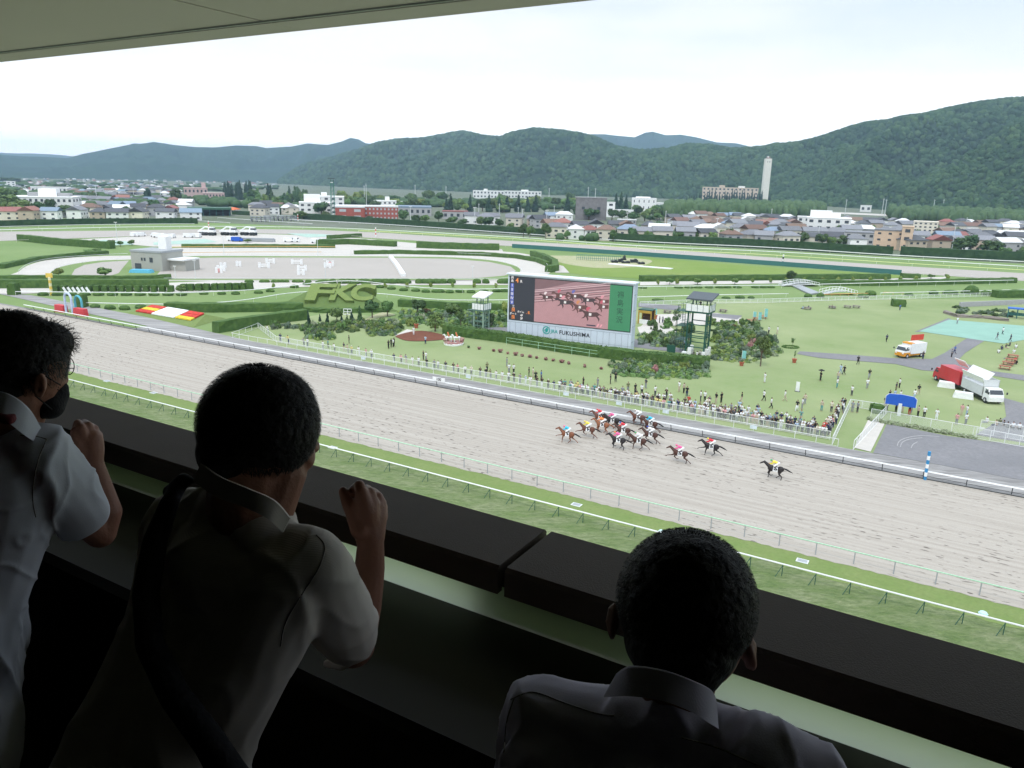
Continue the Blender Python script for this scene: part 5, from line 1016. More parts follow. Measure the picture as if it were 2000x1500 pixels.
# ---------------- camera towers
def cam_tower(base, W_, D_, zp, zr, label, M, roofM, legM, stairs=True):
    r = thing('camera_tower', label, 'tower', base); X, Y = -TV, NV; ax = (X, Y, Z)
    for a in (-1, 1):
        for b in (-1, 1): MB().box(base + X * (a * W_ * .40) + Y * (b * D_ * .38) + Z * zp / 2, (.26, .26, zp), ax).build('leg', legM, r)
    for a in (-.7, 1): MB().box(base + X * (a * W_ * .4) + Y * (-D_ * .1) + Z * zp / 2, (.14, .14, zp), ax).build('leg', legM, r)
    mb = MB()
    for k in (.2, .42, .46, .72):
        mb.box(base - Y * D_ * .38 + Z * zp * k, (W_ * .8, .14, .16), ax); mb.box(base + Y * D_ * .38 + Z * zp * (k + .05), (W_ * .8, .14, .16), ax)
        for a in (-1, 1): mb.box(base + X * (a * W_ * .4) + Z * zp * k, (.14, D_ * .76, .16), ax)
    for s in (-1, 1): mb.tube([base + X * (W_ * .4) + Y * (s * D_ * .38) + Z * .2, base + X * (W_ * .4) - Y * (s * D_ * .38) + Z * zp * .95], .05, 4)
    mb.build('bracing', M, r)
    MB().box(base + Z * (zp + .12), (W_ * 1.04, D_ * 1.04, .28), ax).build('platform', M, r)
    mb = MB(); ph = 1.25
    for i in range(4):
        mb.box(base + X * ((i - 1.5) * W_ / 4) - Y * (D_ * .52) + Z * (zp + .3 + ph / 2), (W_ / 4 * .93, .04, ph), ax); mb.box(base + X * (W_ * .52) + Y * ((i - 1.5) * D_ / 4) + Z * (zp + .3 + ph / 2), (.04, D_ / 4 * .9, ph), ax)
    mb.build('white_panels', WHITE, r)
    mb = MB()
    for i in range(5):
        for q in (base + X * ((i - 2) * W_ / 4) - Y * D_ * .53, base + X * (W_ * .53) + Y * ((i - 2) * D_ / 4), base + X * ((i - 2) * W_ / 4) + Y * D_ * .53): mb.box(q + Z * (zp + 1.), (.05, .05, 1.6), ax)
    mb.box(base + Y * D_ * .53 + Z * (zp + 1.75), (W_, .05, .05), ax); mb.box(base - Y * D_ * .53 + Z * (zp + 1.75), (W_, .05, .05), ax); mb.box(base - X * W_ * .53 + Z * (zp + 1.75), (.05, D_, .05), ax); mb.build('guard_rail', M, r)
    for a, b in ((-.28, -.2), (.36, .3), (-.28, .35), (.36, -.35)): MB().box(base + X * (a * W_) + Y * (b * D_) + Z * (zp + (zr - zp) / 2), (.18, .18, zr - zp), ax).build('roof_post', M, r)
    W2, D2 = W_ * 1.12, D_ * 1.15; mb = MB(); q = base + X * W_ * .06 + Z * zr; t = .28
    mb.add([q + X * (a * W2 / 2) + Y * (b * D2 / 2) + Z * (b * .42 + dz) for dz in (0, t) for a, b in ((-1, -1), (1, -1), (1, 1), (-1, 1))], [(0, 3, 2, 1), (4, 5, 6, 7), (0, 1, 5, 4), (1, 2, 6, 5), (2, 3, 7, 6), (3, 0, 4, 7)]); mb.build('roof', roofM, r)
    if stairs:
        mb = MB(); n = 22
        for k in range(n):
            f = k / n; q = base - X * (W_ * .62) + Y * (D_ * (.4 - .8 * ((f * 3) % 1) if int(f * 3) % 2 == 0 else -.4 * D_ / D_ * 1 + .8 * ((f * 3) % 1))) + Z * (zp * f); mb.box(q - X * .3, (.8, .3, .05), ax)
        for a in (-.52, -.85):
            for b in (-.4, .4): mb.box(base + X * (W_ * a) + Y * (b * D_) + Z * (zp + 1.2) / 2, (.07, .07, zp + 1.2), ax)
        for f in (.33, .66, 1.): mb.box(base - X * W_ * .7 + Z * zp * f, (W_ * .4, D_ * .9, .08), ax); mb.box(base - X * W_ * .86 + Z * (zp * f + 1.1), (.04, D_ * .9, .04), ax); mb.box(base - X * W_ * .7 - Y * D_ * .45 + Z * (zp * f + 1.1), (W_ * .4, .04, .04), ax)
        mb.build('staircase', M, r)
    return r
RFD = mat('tower_roof', (.085, .10, .11), .6, .08)
b1 = G(1360, 692); z1 = zat(b1, 606); z2 = zat(b1, 580); cam_tower(b1, 4.4, 3.6, z1 - .3, z2, 'tall dark green camera tower with white panels right of the screen', GREENM, RFD, GREENM)
b2 = G(940, 642); cam_tower(b2, 2.9, 2.9, zat(b2, 603) - .3, zat(b2, 577), 'small pale green camera tower with white roof left of the screen', mat('pale_tower_green', (.11, .19, .15), .6, .1), mat('white_roof', (.78, .77, .78), .6, .03), mat('tower_leg_pale', (.26, .36, .28), .6, .1), True)
# crates/white blocks at the tower foot
for i, (x, y, s, h) in enumerate(((1336, 697, 9, 10), (1346, 694, 7, 15), (1350, 692, 6, 18), (1373, 698, 6, 10), (1379, 696, 6, 14), (1384, 694, 5, 16))):
    p = G(x, y); k = mpp(p); b = MB(); b.box(p + Z * h * k / 2, (s * k, s * k * .8, h * k), (-TV, NV, Z)); b.box(p + Z * (h * k + .03), (s * k * .9, s * k * .7, .08), (-TV, NV, Z)); b.build('equipment_case', WHITE, None, label='white case stacked at the foot of the green tower', cat='case', group='white cases at the tower foot')
p = G(1310, 691); bo = thing('notice_board', 'dark green notice board beside the green tower foot', 'notice board', p); MB().box(p + Z * 1., (1.6, .1, 1.4), (-TV, NV, Z)).build('board', GREENM, bo); MB().tube([p, p + Z * 1.7], .05).build('post', GREENM, bo)
# ---------------- trucks
def truck(px, py, px2, py2, label, L, W_, kind, cabM, boxM, rear=None):
    r = thing('truck', label, 'truck'); WH_ = mat('truck_wheel', (.025, .025, .027), .8); HUB = mat('hub', (.5, .5, .5), .5)
    cabl = 1.7; ht = 2.7 if kind != 'bus' else 2.9
    MB().box((L / 2 - cabl / 2 + 0, 0, .75), (cabl, W_ * .94, .7)).build('bumper', cabM if kind != 'food' else mat('orange_paint', (.70, .30, .03), .4), r)
    cab = MB(); cab.add([(L / 2 - cabl, s * W_ * .46, z) for s in (-1, 1) for z in (1.1, 2.25)] + [(L / 2, s * W_ * .46, 1.1) for s in (-1, 1)] + [(L / 2 - .12, s * W_ * .46, 1.45) for s in (-1, 1)] + [(L / 2 - .55, s * W_ * .43, 2.25) for s in (-1, 1)],
            [(0, 4, 6, 8, 1), (2, 3, 9, 7, 5), (4, 5, 7, 6), (6, 7, 9, 8), (8, 9, 3, 1), (0, 1, 3, 2), (0, 2, 5, 4)])
    cb = cab.build('cab', cabM, r)
    MB().add([(L / 2 - .10, s * W_ * .42, 1.5) for s in (-1, 1)] + [(L / 2 - .50, s * W_ * .40, 2.15) for s in (-1, 1)], [(0, 1, 3, 2)]).build('windscreen', GLASS, r)
    for s in (-1, 1): MB().add([(L / 2 - 1.3, s * W_ * .467, 1.5), (L / 2 - .35, s * W_ * .467, 1.5), (L / 2 - .65, s * W_ * .452, 2.1), (L / 2 - 1.3, s * W_ * .456, 2.1)], [(0, 1, 2, 3)]).build('side_window', GLASS, r); MB().box((L / 2 + .02, s * W_ * .35, .95), (.06, .35, .2)).build('headlight', WHITE, r); MB().box((L / 2 + .1, s * W_ * .58, 1.75), (.1, .2, .35)).build('mirror', DARK, r)
    bl = L - cabl - .1; bx = -L / 2 + bl / 2
    MB().box((bx, 0, .62), (bl, W_ * .9, .3)).build('chassis', mat('orange_paint', (.70, .30, .03), .4) if kind == 'food' else DARK, r)
    body = MB(); 
    if kind == 'wing':
        body.box((bx, 0, 1.55), (bl, W_, 1.5)); body.box((-L / 2 + .05, 0, 2.2), (.1, W_, 2.3)); body.box((bx + bl / 2 - .05, 0, 2.2), (.1, W_, 2.3)); body.box((bx, W_ * .5 - .04, 2.3), (bl, .08, 2.0)); body.build('cargo_box', boxM, r)
        w = MB(); c = Vector((bx, -W_ * .08, 3.35)); w.box(c + Vector((0, -W_ * .02, .45)), (bl, .1, W_ * .62), (Vector((1, 0, 0)), Vector((0, .82, -.57)), Vector((0, .57, .82)))); w.box((bx, -W_ * .52, 3.2), (bl, .08, 1.0), (Vector((1, 0, 0)), Vector((0, .9, .43)), Vector((0, -.43, .9)))); w.build('raised_wing_panel', WHITE, r)
    else:
        body.box((bx, 0, .78 + ht / 2 - .35), (bl, W_, ht - .7)); body.build('cargo_box' if kind != 'bus' else 'bus_body', boxM, r)
    if kind == 'food':
        for s in (-1,): MB().box((bx - .3, s * (W_ / 2 + .02), 1.75), (2.0, .06, .9)).build('serving_hatch', GLASS, r); MB().box((bx - .3, s * (W_ / 2 + .5), 2.45), (2.2, 1.0, .06)).build('awning', WHITE, r)
        MB().box((bx + 1.35, -(W_ / 2 + .03), 1.5), (.6, .05, 1.6)).build('red_banner', mat('red_paint', (.55, .06, .04), .4), r)
        MB().box((bx - .5, 0, ht + 1.0), (3.4, .12, 1.1)).build('roof_sign', mat('red_paint', (.55, .06, .04), .4), r); MB().ell((bx - .2, -.07, ht + 1.0), (.55, .05, .3), 10, 6).build('sign_dish_picture', mat('sign_cream', (.75, .5, .2), .6), r); MB().box((bx + bl / 2 - .4, 0, ht + .05), (1, W_ * .9, .25)).build('wind_deflector', mat('orange_paint', (.70, .30, .03), .4), r)
    if kind == 'bus':
        for i in range(3): MB().box((bx + 1.5 - i * 1.4, -(W_ / 2 + .02), 1.9), (1.0, .05, .7)).build('side_window', GLASS, r)
        w = MB(); w.box((bx - .6, -.2, ht + 1.1), (2.6, .08, 1.5), (Vector((1, 0, 0)), Vector((0, .75, -.66)), Vector((0, .66, .75)))); w.build('raised_roof_flap', WHITE, r)
    for x in (L / 2 - .95, -L / 2 + 1.15):
        for s in (-1, 1):
            wh = MB(); wh.tube([(x, s * (W_ / 2 - .28), .42), (x, s * (W_ / 2 - .02), .42)], .42, 14); w0 = wh.build('wheel', WH_, r); h2 = MB(); h2.tube([(x, s * (W_ / 2 - .03), .42), (x, s * (W_ / 2 + .01), .42)], .22, 10); h2.build('hub', HUB, w0)
    a, b = G(px, py), G(px2, py2); d = (b - a); r.location = a.lerp(b, .5) + Vector((0, 0, .12)); r.rotation_euler = (0, 0, math.atan2(d.y, d.x)); return r
RP = mat('red_truck_paint', (.50, .03, .045), .35, .05, coat=.3)
truck(1800, 695, 1752, 700, 'white and orange food truck with red roof sign', 6.0, 2.2, 'food', WHITE, WHITE)
truck(1882, 762, 1834, 742, 'red catering truck with a raised white roof flap', 7.0, 2.4, 'bus', RP, RP)
truck(1888, 765, 1945, 792, 'white wing truck with its side panel lifted', 7.6, 2.4, 'wing', WHITE, mat('silver_box', (.58, .60, .60), .45, .04))
for pl in ([(1753, 873), (1757, 864), (1772, 857), (1800, 853), (1836, 855)], [(1759, 875), (1763, 866), (1777, 860), (1802, 857)], [(1780, 877), (1784, 870), (1793, 865)]):
    q_ = smoothpts([G(*q) for q in pl], 5); mb = MB(); mb.v = [(p.x, p.y + dy, .125) for p in q_ for dy in (0, .2)]; mb.f = [(2 * k, 2 * k + 2, 2 * k + 3, 2 * k + 1) for k in range(len(q_) - 1)]; mb.m = [0] * len(mb.f); mb.build('tyre_marks', mat('tyre_scuff', (.33, .325, .32), .9), kind='structure')
# tables with cloths beside trucks
def cloth_table(x, y, label, w=2.2):
    p = G(x, y); mb = MB(); n = 14
    for k in range(n):
        pass
    vs = []; X = -TV; Y = NV
    for z, e in ((1.0, 1.0), (.98, 1.03), (.45, 1.08), (.05, 1.16)):
        for i in range(16):
            a = 2 * math.pi * i / 16; rr = 1 + (.06 * math.sin(i * 2.9) if z < .9 else 0); c, s = math.cos(a), math.sin(a); sq = 1 / max(abs(c), abs(s)); vs.append(p + X * (c * sq * w / 2 * e * rr) + Y * (s * sq * .55 * e * rr) + Z * z)
    mb.add(vs, [tuple(range(16))] + [(r * 16 + i, (r + 1) * 16 + i, (r + 1) * 16 + (i + 1) % 16, r * 16 + (i + 1) % 16) for r in range(3) for i in range(16)]); mb.build('draped_table', WHITE, None, label=label, cat='table')
cloth_table(1848, 757, 'white cloth draped table in front of the red truck'); cloth_table(1881, 778, 'white cloth draped table in front of the white wing truck', 2.4)
# blue sign
p = G(1755, 813); bs = thing('course_board', 'blue rounded board on a pale post beside the crowd', 'sign', p); BLUE = mat('blue_board', (.02, .10, .48), .5, .05)
mb = MB(); prof = [(-1.95, 0), (1.95, 0), (1.95, 1.15), (1.6, 1.5), (0, 1.62), (-1.6, 1.5), (-1.95, 1.15)]
fr_ = [p - TV * x * 1. + Z * (1.55 + z) for x, z in prof]; bk = [q + NV * .18 for q in fr_]; n = len(prof)
mb.add(fr_ + bk, [tuple(range(n)), tuple(range(2 * n - 1, n - 1, -1))] + [(i, n + i, n + (i + 1) % n, (i + 1) % n) for i in range(n)]); mb.build('board', BLUE, bs); MB().box(p + Z * .95 + NV * .08, (.45, .3, 1.9), (-TV, NV, Z)).build('post', PALE, bs)
mb = MB(); prof2 = [(x * 1.04, z * 1.06 - .05) for x, z in prof]; mb.add([p - TV * x + Z * (1.55 + z) + NV * .2 for x, z in prof2], [tuple(range(n))]); mb.build('rim', WHITE, bs)
# blue/white marker post with 3-digit style bands
def marker(x, yb, yt, bands, label, r=.14):
    p = G(x, yb); h = zat(p, yt); t = thing('distance_post', label, 'post', p, None); n = len(bands)
    for i, M in enumerate(bands): MB().tube([p + Z * (h * i / n), p + Z * (h * (i + 1) / n)], r, 8).build('band', M, t)
    return t
BP = mat('blue_band', (.04, .24, .48), .5); RB = mat('red_band', (.6, .08, .06), .5)
marker(1806, 938, 882, [BP, WHITE, BP, WHITE, BP, WHITE, BP], 'blue and white striped distance post at the inner dirt rail', .16)
for x, yb, yt in ((408, 447, 431), (734, 462, 444), (1120, 466, 450), (1528, 519, 497), (582, 432, 418)): marker(x, yb, yt, [WHITE, RB if x != 1528 else DARK, WHITE, RB if x != 1528 else DARK, WHITE], 'slim banded distance post by the backstretch', .3)
# 100 marker on inner rail
p = NT(92.1, 67.3); dm_ = thing('distance_board', 'small white board reading 100 on the inner dirt rail', 'sign', p + Z * 0); MB().box(p + Z * 1.35, (2.3, .06, .6), (-TV, NV, Z)).build('board', WHITE, dm_); put_text('lettering', '100', .62, p + Z * 1.35 - NV * .05, -TV, Z, BLK, dm_, .005, .01)
# ---------------- goal arches, yellow post
gA = G(136, 612); kg = mpp(gA); ga = thing('winning_post', 'pale blue and cyan arched winning post with red padding', 'winning post', gA)
def arch(c, w, h, M, nm, r=.24):
    pts = [c + TV * w / 2] + [c + TV * (w / 2 * math.cos(a)) + Z * (h - w / 2 + w / 2 * math.sin(a)) for a in [math.pi * i / 8 for i in range(9)]] + [c - TV * w / 2]; MB().tube(pts, r, 8).build(nm, M, ga)
hg = 42 * kg; arch(gA, 2.6, hg * .95, mat('lilac_arch', (.50, .58, .76), .5), 'arch'); arch(gA - TV * 1.8 + NV * 1.2, 2.6, hg * .82, mat('cyan_arch', (.10, .40, .48), .5), 'arch')
for s, l in ((3.2, 3.6), (-4.4, 4.0)): MB().box(gA + TV * s + Z * .8, (l, 1.2, 1.6), (TV, NV, Z), 0, .9).build('crash_pad', mat('red_pad', (.55, .05, .06), .5), ga)
p = G(101, 577); mb = MB(); h = zat(p, 541); t = thing('furlong_pole', 'leaning yellow banded pole behind the far left rail', 'pole', p); YP = mat('yellow_pole', (.70, .50, .10), .5)
for i in range(6): MB().tube([p + Z * h * i / 6, p + Z * h * (i + 1) / 6], .35, 7).build('band', YP if i % 2 == 0 else mat('pale_yellow_pole', (.75, .68, .45), .5), t)
MB().box(p + Z * (h + .4), (1.6, .3, 1.1)).build('head', YP, t)
for i in range(6):
    p = G(128 + i * 9, 574); mb = MB(); mb.box(p + Z * .9, (.5, .15, 1.9), (Vector((.8, .3, .52)).normalized(), Vector((0, 1, 0)), Vector((-.5, 0, .86)))); mb.box(p + Z * .3, (.8, .5, .6)); mb.build('slanted_board', WHITE, None, label='slanted white board on the pale walk at the far left', cat='board', group='slanted white boards')
# ---------------- pots, display, beds
TERRA = mat('terracotta', (.38, .11, .06), .8, .1, 4); TUB = mat('dark_tub', (.10, .05, .04), .8, .1, 4)
for i, (x, y, s) in enumerate(((936, 683, 7), (964, 687, 7), (977, 689, 9), (992, 692, 6), (1007, 695, 9), (1020, 697, 7), (1035, 699, 9), (1048, 701, 7), (1066, 704, 8), (1080, 706, 7), (1097, 709, 10), (1111, 712, 8), (1142, 718, 8), (1174, 722, 7), (915, 680, 6))):
    p = G(x, y); k = mpp(p); r = s * k * .42; t = thing('flower_tub', 'round tub of pink flowers on the lawn before the screen', 'flower tub', p, 'pink flower tubs')
    MB().tube([p, p + Z * r * .9], [r * .7, r * .95], 12).build('tub', TUB, t); link(random.choice(CROWN['shrub']), 'flowers', t, PINK if x != 915 else LEAF[0], (0, 0, r * .7), (r * 1.35, r * 1.35, r * 1.6), random.random() * 6)
for x, y, ty in ((813, 641, 0), (1448, 715, 0), (1551, 709, 1), (1279, 624, 0)):
    p = G(x, y); k = mpp(p); r = 4.4 * k; t = thing('planter_pot', 'terracotta planter pot %s' % {813: 'behind the bark bed', 1448: 'with a small banner at the bed edge', 1551: 'alone on the lawn by the path', 1279: 'near the yellow kiosk'}[x], 'planter', p)
    MB().tube([p, p + Z * r * 1.9], [r * .7, r], 12).build('pot', TERRA, t); MB().tube([p + Z * r * 1.7, p + Z * r * 1.95], [r * 1.1, r * 1.1], 12).build('rim', TERRA, t)
    if ty: link(random.choice(CROWN['sparse']), 'plant', t, LEAF[1], (0, 0, r * 4), (r * .6, r * .6, r * 1.6)); MB().tube([p + Z * r, p + Z * r * 3.6], .03, 4).build('stem', BARK, t)
    else: link(random.choice(CROWN['shrub']), 'plant', t, LEAF[1], (0, 0, r * 1.7), (r * .8, r * .8, r))
def banner(x, yb, yt, label, w=.7):
    p = G(x, yb); h = zat(p, yt); t = thing('banner', label, 'banner', p); MB().tube([p, p + Z * h], .03, 5).build('pole', WHITE, t); MB().box(p - TV * (w * .55) + Z * h * .62, (w, .02, h * .7), (-TV, NV, Z)).build('cloth', mat('teal_cloth', (.22, .52, .50), .8), t)
for x, yb, yt, l in ((1448, 706, 684, 'teal banner behind the terracotta pot'), (1277, 618, 602, 'teal banner near the kiosk'), (1470, 625, 608, 'teal banner left of the picnic benches'), (1480, 630, 609, 'teal banner among the picnic benches'), (1492, 625, 602, 'teal banner right of the picnic benches')): banner(x, yb, yt, l)
p = G(1557, 765); t = thing('notice_stand', 'small white free-standing notice on the lawn', 'sign', p); MB().box(p + Z * .85, (.55, .1, 1.5), (-TV, NV, Z)).build('panel', WHITE, t); MB().box(p + Z * .05, (.8, .6, .1), (-TV, NV, Z)).build('foot', DARK, t)
p = G(1544, 679); t = thing('ring_bed', 'ring of grass and leaves around a sapling on the lawn', 'flowerbed', p); mb = MB(); [mb.ell(p + Vector((math.cos(a) * 1.5, math.sin(a) * 1.2, .1)), .28, 6, 4, noise=.3) for a in [i * .3 for i in range(21)]]; mb.build('edging', HEDGE, t)
# round flower display with a rider figure
pd = G(886, 673); kd = mpp(pd); t = thing('flower_display', 'round raised flower display with small white rider figures', 'flower display', pd); R_ = 19 * kd
mb = MB(); mb.tube([pd, pd + Z * .35], [R_, R_ * 1.02], 24).build('basin', WHITE, t); mb = MB()
for i in range(70):
    a = random.uniform(0, 6.28); q = random.uniform(.4, .95) * R_; mb.ell(pd + Vector((q * math.cos(a), q * math.sin(a), .45)), .22, 6, 4)
mb.build('flower_ring', PINK, t); mb = MB(); [mb.ell(pd + Vector((s * R_ * .8, .3, .9)), .55, 8, 6, noise=.2) for s in (-1, 1)]; mb.build('flower_balls', PINK, t)
fg = MB(); 
for s in (-.9, .7): q = pd + Vector((s, 0, .5)); fg.chain([(q + Vector((-.6, 0, .9)), .2), (q + Vector((.4, 0, .95)), .24)], 8); fg.chain([(q + Vector((-.6, 0, .9)), .14), (q + Vector((-.95, 0, 1.5)), .1), (q + Vector((-1.2, 0, 1.35)), .07)], 8); [fg.tube([q + Vector((x, y, .9)), q + Vector((x, y, 0))], .07, 5) for x in (-.5, .4) for y in (-.12, .12)]
fg.build('horse_figures', WHITE, t, True); fg = MB(); [fg.chain([(pd + Vector((s, 0, 1.6)), .18), (pd + Vector((s - .15, 0, 2.0)), .15), (pd + Vector((s - .25, 0, 2.35)), .13)], 8) for s in (-.9, .7)]; fg.build('rider_figures', mat('orange_figure', (.6, .18, .08), .6), t, True)
# gazebo-like white frame, benches, kiosk
p = G(679, 615); mb = MB(); k = mpp(p); t = thing('display_frame', 'white rectangular frame standing in the garden', 'frame', p)
for x in (-7.5, 0, 7.5): MB().box(p + Vector((x * k, 0, 6 * k)), (.9 * k, .2, 12 * k)).build('upright', WHITE, t)
for z in (1, 6, 11.5): MB().box(p + Vector((0, .0, z * k)), (15 * k, .24, .9 * k)).build('crossbar', WHITE, t)
p = G(1262, 632); k = mpp(p); t = thing('kiosk', 'yellow and black food kiosk right of the screen', 'kiosk', p); X = -TV
YK = mat('yellow_kiosk', (.42, .27, .05), .6)
MB().box(p + Z * 3.3, (3.2, 2.6, .25), (X, NV, Z)).build('roof', GREENM, t)
for a in (-1, 1):
    for b in (-1, 1): MB().box(p + X * a * 1.5 + NV * b * 1.2 + Z * 1.6, (.25, .25, 3.2), (X, NV, Z)).build('post', YK, t)
MB().box(p + NV * 1.1 + Z * 1.6, (2.8, .1, 3.), (X, NV, Z)).build('back_wall', mat('menu_board', (.10, .05, .03), .7), t); MB().box(p - NV * .9 + Z * .5, (2.6, .5, 1.), (X, NV, Z)).build('counter', WHITE, t); MB().box(p - NV * 1.35 + Z * 2.9, (3.1, .08, .6), (X, NV, Z)).build('fascia', YK, t)
WOOD = mat('bench_wood', (.36, .16, .10), .8, .15, 5); WOODG = mat('grey_wood', (.22, .19, .17), .85, .15, 5)
def picnic(x, y, M, label, cat='picnic table', group='wooden picnic tables', rz=0):
    p = G(x, y); t = thing('picnic_table', label, cat, p, group); X = (TV * math.cos(rz) + NV * math.sin(rz)) * -1; Y = Z.cross(X)
    MB().box(p + Z * .72, (1.9, .8, .07), (X, Y, Z)).build('table_top', M, t)
    for s in (-1, 1): MB().box(p + Y * s * .75 + Z * .44, (1.9, .3, .06), (X, Y, Z)).build('seat', M, t); MB().box(p + X * s * .7 + Z * .36, (.1, 1.5, .1), (X, Y, Z)).build('frame', M, t); MB().box(p + X * s * .7 + Z * .36, (.1, .5, .7), (X, Y, Z)).build('leg', M, t)
for x, y in ((1978, 700), (1974, 708), (1968, 714), (1962, 722), (1465, 630), (1478, 626), (1490, 622)): picnic(x, y, WOOD, 'reddish wooden picnic table on the lawn', rz=.1)
for x, y in ((1577, 605), (1625, 603), (1655, 602), (1672, 602), (1412, 610), (1303, 612)): picnic(x, y, WOODG, 'grey wooden picnic table on the far lawn', rz=.1)
# play area: canopies and blue frame
p = G(1860, 600); t = thing('garden_wall', 'long pale sloping wall behind the play area', 'wall', p); mb = MB(); mb.wall([G(1874, 600), G(1940, 597), G(2060, 592)], .5, 1.4); mb.build('wall', mat('grey_slab', (.36, .36, .37), .9), t)
mb = MB(); mb.wall([G(1845, 612), G(1870, 620), (G(1920, 622)), G(1970, 628)], .9, .8, 0, .15, 1.5); mb.build('log_wall', WOODG, None, label='rough curved log wall in front of the play court', cat='wall')
p = G(1985, 622); t = thing('play_frame', 'blue and yellow climbing frame at the right edge', 'play equipment', p); BF = mat('blue_play', (.04, .14, .50), .5); MB().box(p + Z * 2.6, (4.5, 2.2, .3), (-TV, NV, Z)).build('roof', BF, t)
for a in (-1, 0, 1):
    for b in (-1, 1): MB().tube([p - TV * a * 2 + NV * b, p - TV * a * 2 + NV * b + Z * 2.6], .09, 6).build('post', TEALW, t)
MB().box(p - TV * 3.2 + Z * 1.6, (2.2, 1.6, 1.6), (-TV, NV, Z), 0, .6).build('slide_house', YK, t); MB().box(p + Z * 1.1, (3.8, .2, .8), (-TV, NV, Z)).build('climbing_panel', TEALW, t)
# white footbridges
def bridge(x0, x1, y, h, label):
    a, b = G(x0, y), G(x1, y); k = mpp(a); t = thing('footbridge', label, 'footbridge', a); D = (b - a).normalized(); Pn = Vector((-D.y, D.x, 0)); L = (b - a).length
    f = lambda s, z: a + D * (L * s) + Z * (z + h * k * .45 * math.sin(math.pi * s))
    for e in (0, 3.0):
        for z, r in ((h * k * .25, .07), (h * k * .62, .065)): MB().tube([f(i / 10, z) + Pn * e for i in range(11)], r, 6).build('rail', WHITE, t)
        mb = MB(); [mb.tube([f(i / 10, h * k * .1) + Pn * e, f(i / 10, h * k * .62) + Pn * e], .08, 5) for i in range(11)]; mb.build('balusters', WHITE, t)
    MB().add([f(i / 10, h * k * .08) + Pn * e for i in range(11) for e in (0, 3.0)], [(i * 2, i * 2 + 2, i * 2 + 3, i * 2 + 1) for i in range(10)]).build('deck', GREY, t)
bridge(1530, 1600, 560, 12, 'white arched footbridge across the turf at the right, farther one'); bridge(1610, 1674, 577, 14, 'white arched footbridge beside the picket fence, nearer one')
MB().prism([tuple(G(*q)[:2]) for q in ((1547, 560), (1560, 558), (1600, 574), (1582, 577))], .14, .5).build('concrete_ramp', GREY, None, label='grey crossing ramp between the two white footbridges', cat='ramp')
t = rail_fence('barrier', 'low orange barrier in front of the nearer footbridge', 'barrier', [G(1608, 580), G(1695, 578)], .8, [(.8, .12, ORG, 'rail')], 3, .06, ORG); t = rail_fence('barrier', 'short orange barrier right of the round bushes', 'barrier', [G(1725, 576), G(1765, 577)], .8, [(.8, .12, ORG, 'rail')], 3, .06, ORG)
# small office in the arena
pO = G(300, 531); XO = (G(320, 529) - G(258, 526)).normalized(); oL = G(258, 527); oR = G(318, 531); k = mpp(oL); XO = (oR - oL).normalized(); YO = Vector((-XO.y, XO.x, 0)); ax = (XO, YO, Z); w = (oR - oL).length; hO = zat(oL, 491); OF = mat('office_wall', (.37, .37, .33), .9, .06)
t = thing('arena_office', 'small grey concrete office with flat roof beside the sand arena', 'building', oL)
MB().box(oL + XO * w / 2 + YO * 5 + Z * hO / 2, (w, 10, hO), ax).build('wall', OF, t); MB().box(oL + XO * w / 2 + YO * 5 + Z * (hO + .3), (w + .4, 10.4, .6), ax).build('roof', GREY, t); MB().box(oL + XO * w * .58 + YO * 8 + Z * (hO + 2.6), (3.2, 2.5, 4.2), ax).build('stair_head', WW, t)
for x, z, a, b in ((.36, .62, .05, .16), (.45, .62, .05, .16), (.66, .60, .10, .26), (.22, .2, .2, .36)): MB().box(oL + XO * w * x - YO * .03 + Z * hO * z, (w * a, .2, hO * b), ax).build('window', GLASS, t)
MB().box(oL + XO * (w + 3) + YO * 7 + Z * hO * .3, (6, 7, hO * .6), ax).build('annexe', OF, t); MB().box(oL + XO * (w + 3) + YO * 6.5 + Z * hO * .63, (6.6, 8, .5), ax).build('annexe_roof', WHITE, t)
mb = MB(); p = G(277, 533); mb.box(p + Z * .5, (7, 3, 1.), None, 0, .9); mb.box(p + Z * 1.05, (6, 2.4, .15)); mb.build('water_tank', mat('blue_tank', (.12, .45, .62), .5), None, label='bright blue low water tank in front of the arena office', cat='tank')
# jumps, diagonal strip, starting gates and yard vehicles
def jump(x, y, w, M=WHITE):
    p = G(x, y); k = mpp(p); t = thing('show_jump', 'white show jump standing in the sand arena', 'show jump', p, 'show jumps in the arena')
    for s in (-1, 1): MB().box(p + Vector((s * w * k / 2, 0, 1.)), (.8, .3, 2.)).build('wing', WHITE, t)
    for z in (.5, 1., 1.4): MB().tube([p + Vector((-w * k / 2, 0, z)), p + Vector((w * k / 2, 0, z))], .12, 6).build('pole', M, t)
for x, y, w in ((432, 530, 12), (436, 524, 8), (466, 521, 6), (516, 524, 18), (528, 515, 14), (580, 517, 18), (590, 529, 14), (588, 538, 10), (645, 520, 10), (640, 524, 10), (428, 534, 9)): jump(x, y, w, random.choice((WHITE, RB, WHITE)))
mb = MB(); mb.wall([G(762, 503), G(775, 520), G(788, 541)], 1.6, 1.1, seglen=5); mb.build('white_wall_jump', WHITE, None, label='white diagonal partition crossing the sand arena', cat='partition')
for i in range(21):
    p = G(1130 + i * 3.9, 508 + i * .18); t = MB(); [t.box(p + Vector((s * .8, 0, 1.2)), (.12, .12, 2.4)) for s in (-1, 1)]; t.box(p + Vector((0, 0, 2.3)), (1.6, .15, .2)); t.box(p + Vector((0, 0, 1.)), (1.6, .12, .15)); t.build('practice_gate', mat('gate_green', (.12, .26, .20), .6), None, label='small green practice stall on the worn infield patch', cat='stall', group='green practice stalls')
